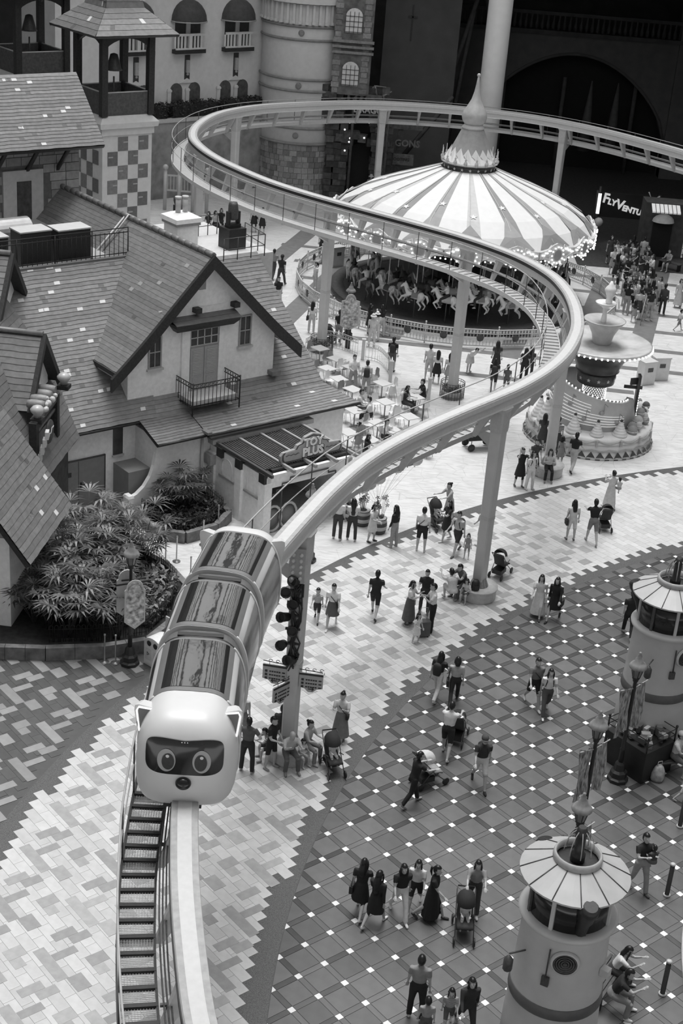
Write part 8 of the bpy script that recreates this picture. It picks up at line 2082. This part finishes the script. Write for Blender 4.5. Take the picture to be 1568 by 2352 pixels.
# beyond the fountain
F(1518, 722, 150, 'stand', 1.74, 'short', 'long', 'pants', .05, .03, .3, 'man in dark clothes with bag talking on the banded floor', bag='shoulder')
F(1508, 700, -60, 'stand', 1.62, 'bob', 'short', 'pants', .5, .4, .4, 'woman in pale top facing the man with the bag')
F(1554, 706, 10, 'stand', 1.64, 'bob', 'short', 'long_dress', .52, .5, .4, 'woman in long pale dress on the banded floor')
F(1567, 708, 0, 'stand', 1.64, 'long', 'short', 'pants', .3, .3, .3, 'person in grey beside the woman in long pale dress')
bench_at(1536, 618, -40, 'dark bench at the ride entrance')
F(1532, 622, -40, 'sit', 1.7, 'short', 'short', 'shorts', (.6, .03, 5), .05, .5, 'person in striped top sitting at the dark ride entrance')
F(1480, 632, 5, 'stand', 1.75, 'short', 'short', 'pants', .013, .02, .3, 'man in black standing behind the queue')
F(1443, 622, 0, 'stand', 1.72, 'short', 'short', 'pants', .66, .2, .3, 'man in white shirt standing behind the queue')
F(1556, 760, 100, 'walk', 1.2, 'short', 'short', 'shorts', .6, .2, .3, 'child in white walking on the banded floor')
def queue_label(h, hr_, b, g):
    t = 'black' if g < .025 else 'dark' if g < .1 else 'grey' if g < .4 else 'white'
    s = '%s with %s hair in %s top and %s in the carousel queue' % ('child' if h < 1.3 else 'person', {'short': 'short', 'long': 'long', 'bob': 'bobbed', 'pony': 'tied'}[hr_], t, {'pants': 'trousers', 'shorts': 'shorts', 'skirt': 'a skirt'}[b])
    return s, s
rq = random.Random(90); placed = []; tries = 0
while len(placed) < 44 and tries < 4000:
    tries += 1; px, py = rq.uniform(1385, 1492), rq.uniform(600, 742); c = 1395+(py-600)*.40
    if px < c-12 or px > c+78: continue
    p = at(px, py)
    if any((p.x-a)**2+(p.y-b)**2 < .34 for a, b in placed) or (p.x-CX)**2+(p.y-CY)**2 < 9.3**2: continue
    placed.append((p.x, p.y)); g = rq.choice((.014, .02, .03, .06, .2, .5, .64))
    person(p.x, p.y, GZ, rq.choice((0, 20, 180, 160, 90, -80)), rq.choice(('stand', 'stand2', 'phone')), (hq := rq.choice((1.2, 1.6, 1.64, 1.7, 1.75))), (hr_ := rq.choice(('short', 'long', 'bob', 'pony'))), 'short', (bq := rq.choice(('pants', 'shorts', 'skirt'))), g, rq.choice((.02, .05, .3)), .4, *queue_label(hq, hr_, bq, g))
# riders
rq = random.Random(17); nr = 0
for h, dz, ring, sn, hx, hy in HORSES:
    if ring == 2 or rq.random() > (.62 if ring == 0 else .5): continue
    g = rq.choice((.02, .05, .3, .5, .66)); nr += 1
    tone = 'black' if g < .03 else 'dark' if g < .1 else 'grey' if g < .4 else 'pale' if g < .6 else 'white'
    r = person(hx, hy, .33+dz+.58, math.degrees(h.rotation_euler.z)+90, 'ride', rq.choice((1.2, 1.55, 1.6)), rq.choice(('short', 'long', 'bob')), 'short', 'pants', g, rq.choice((.03, .1, .4)), .5, 'rider in %s top on the %s row of the carousel' % (tone, ('outer', 'middle')[ring]), 'carousel riders in %s tops on the %s row' % (tone, ('outer', 'middle')[ring]))
# queue rails in front of the crowd
qr = empty('queue_railing', (at(1462, 742).x, at(1462, 742).y, GZ), 0, 'grey queue railing beside the crowd at the carousel', 'railing'); q0 = Vector((qr.location.x, qr.location.y, 0))
pp = [at(*q)-q0 for q in ((1470, 748), (1483, 700), (1490, 660))]
m = MB()
for a, b in zip(pp, pp[1:]):
    for k in range(6): c = a.lerp(b, k/5); m.tube([c, c+Vector((0, 0, 1.0))], .022, 5)
    for z in (.5, 1.0): m.tube([a+Vector((0, 0, z)), b+Vector((0, 0, z))], .022, 5)
m.obj('rail_run', MIDG, qr)
# statues at the rock gateway
for k, (x, y) in enumerate(((.15, 101.2), (.75, 101.0))):
    person(x, y, .0, 10, 'cross' if k else 'stand', 1.9, None, 'long', 'pants', .3, .25, .2, ['pale helmeted guard statue at the rock gateway, upright', 'pale guard statue with folded arms at the rock gateway'][k], hat=('brim', .4), cat='statue')
bpy.data.scenes.remove(TMP)
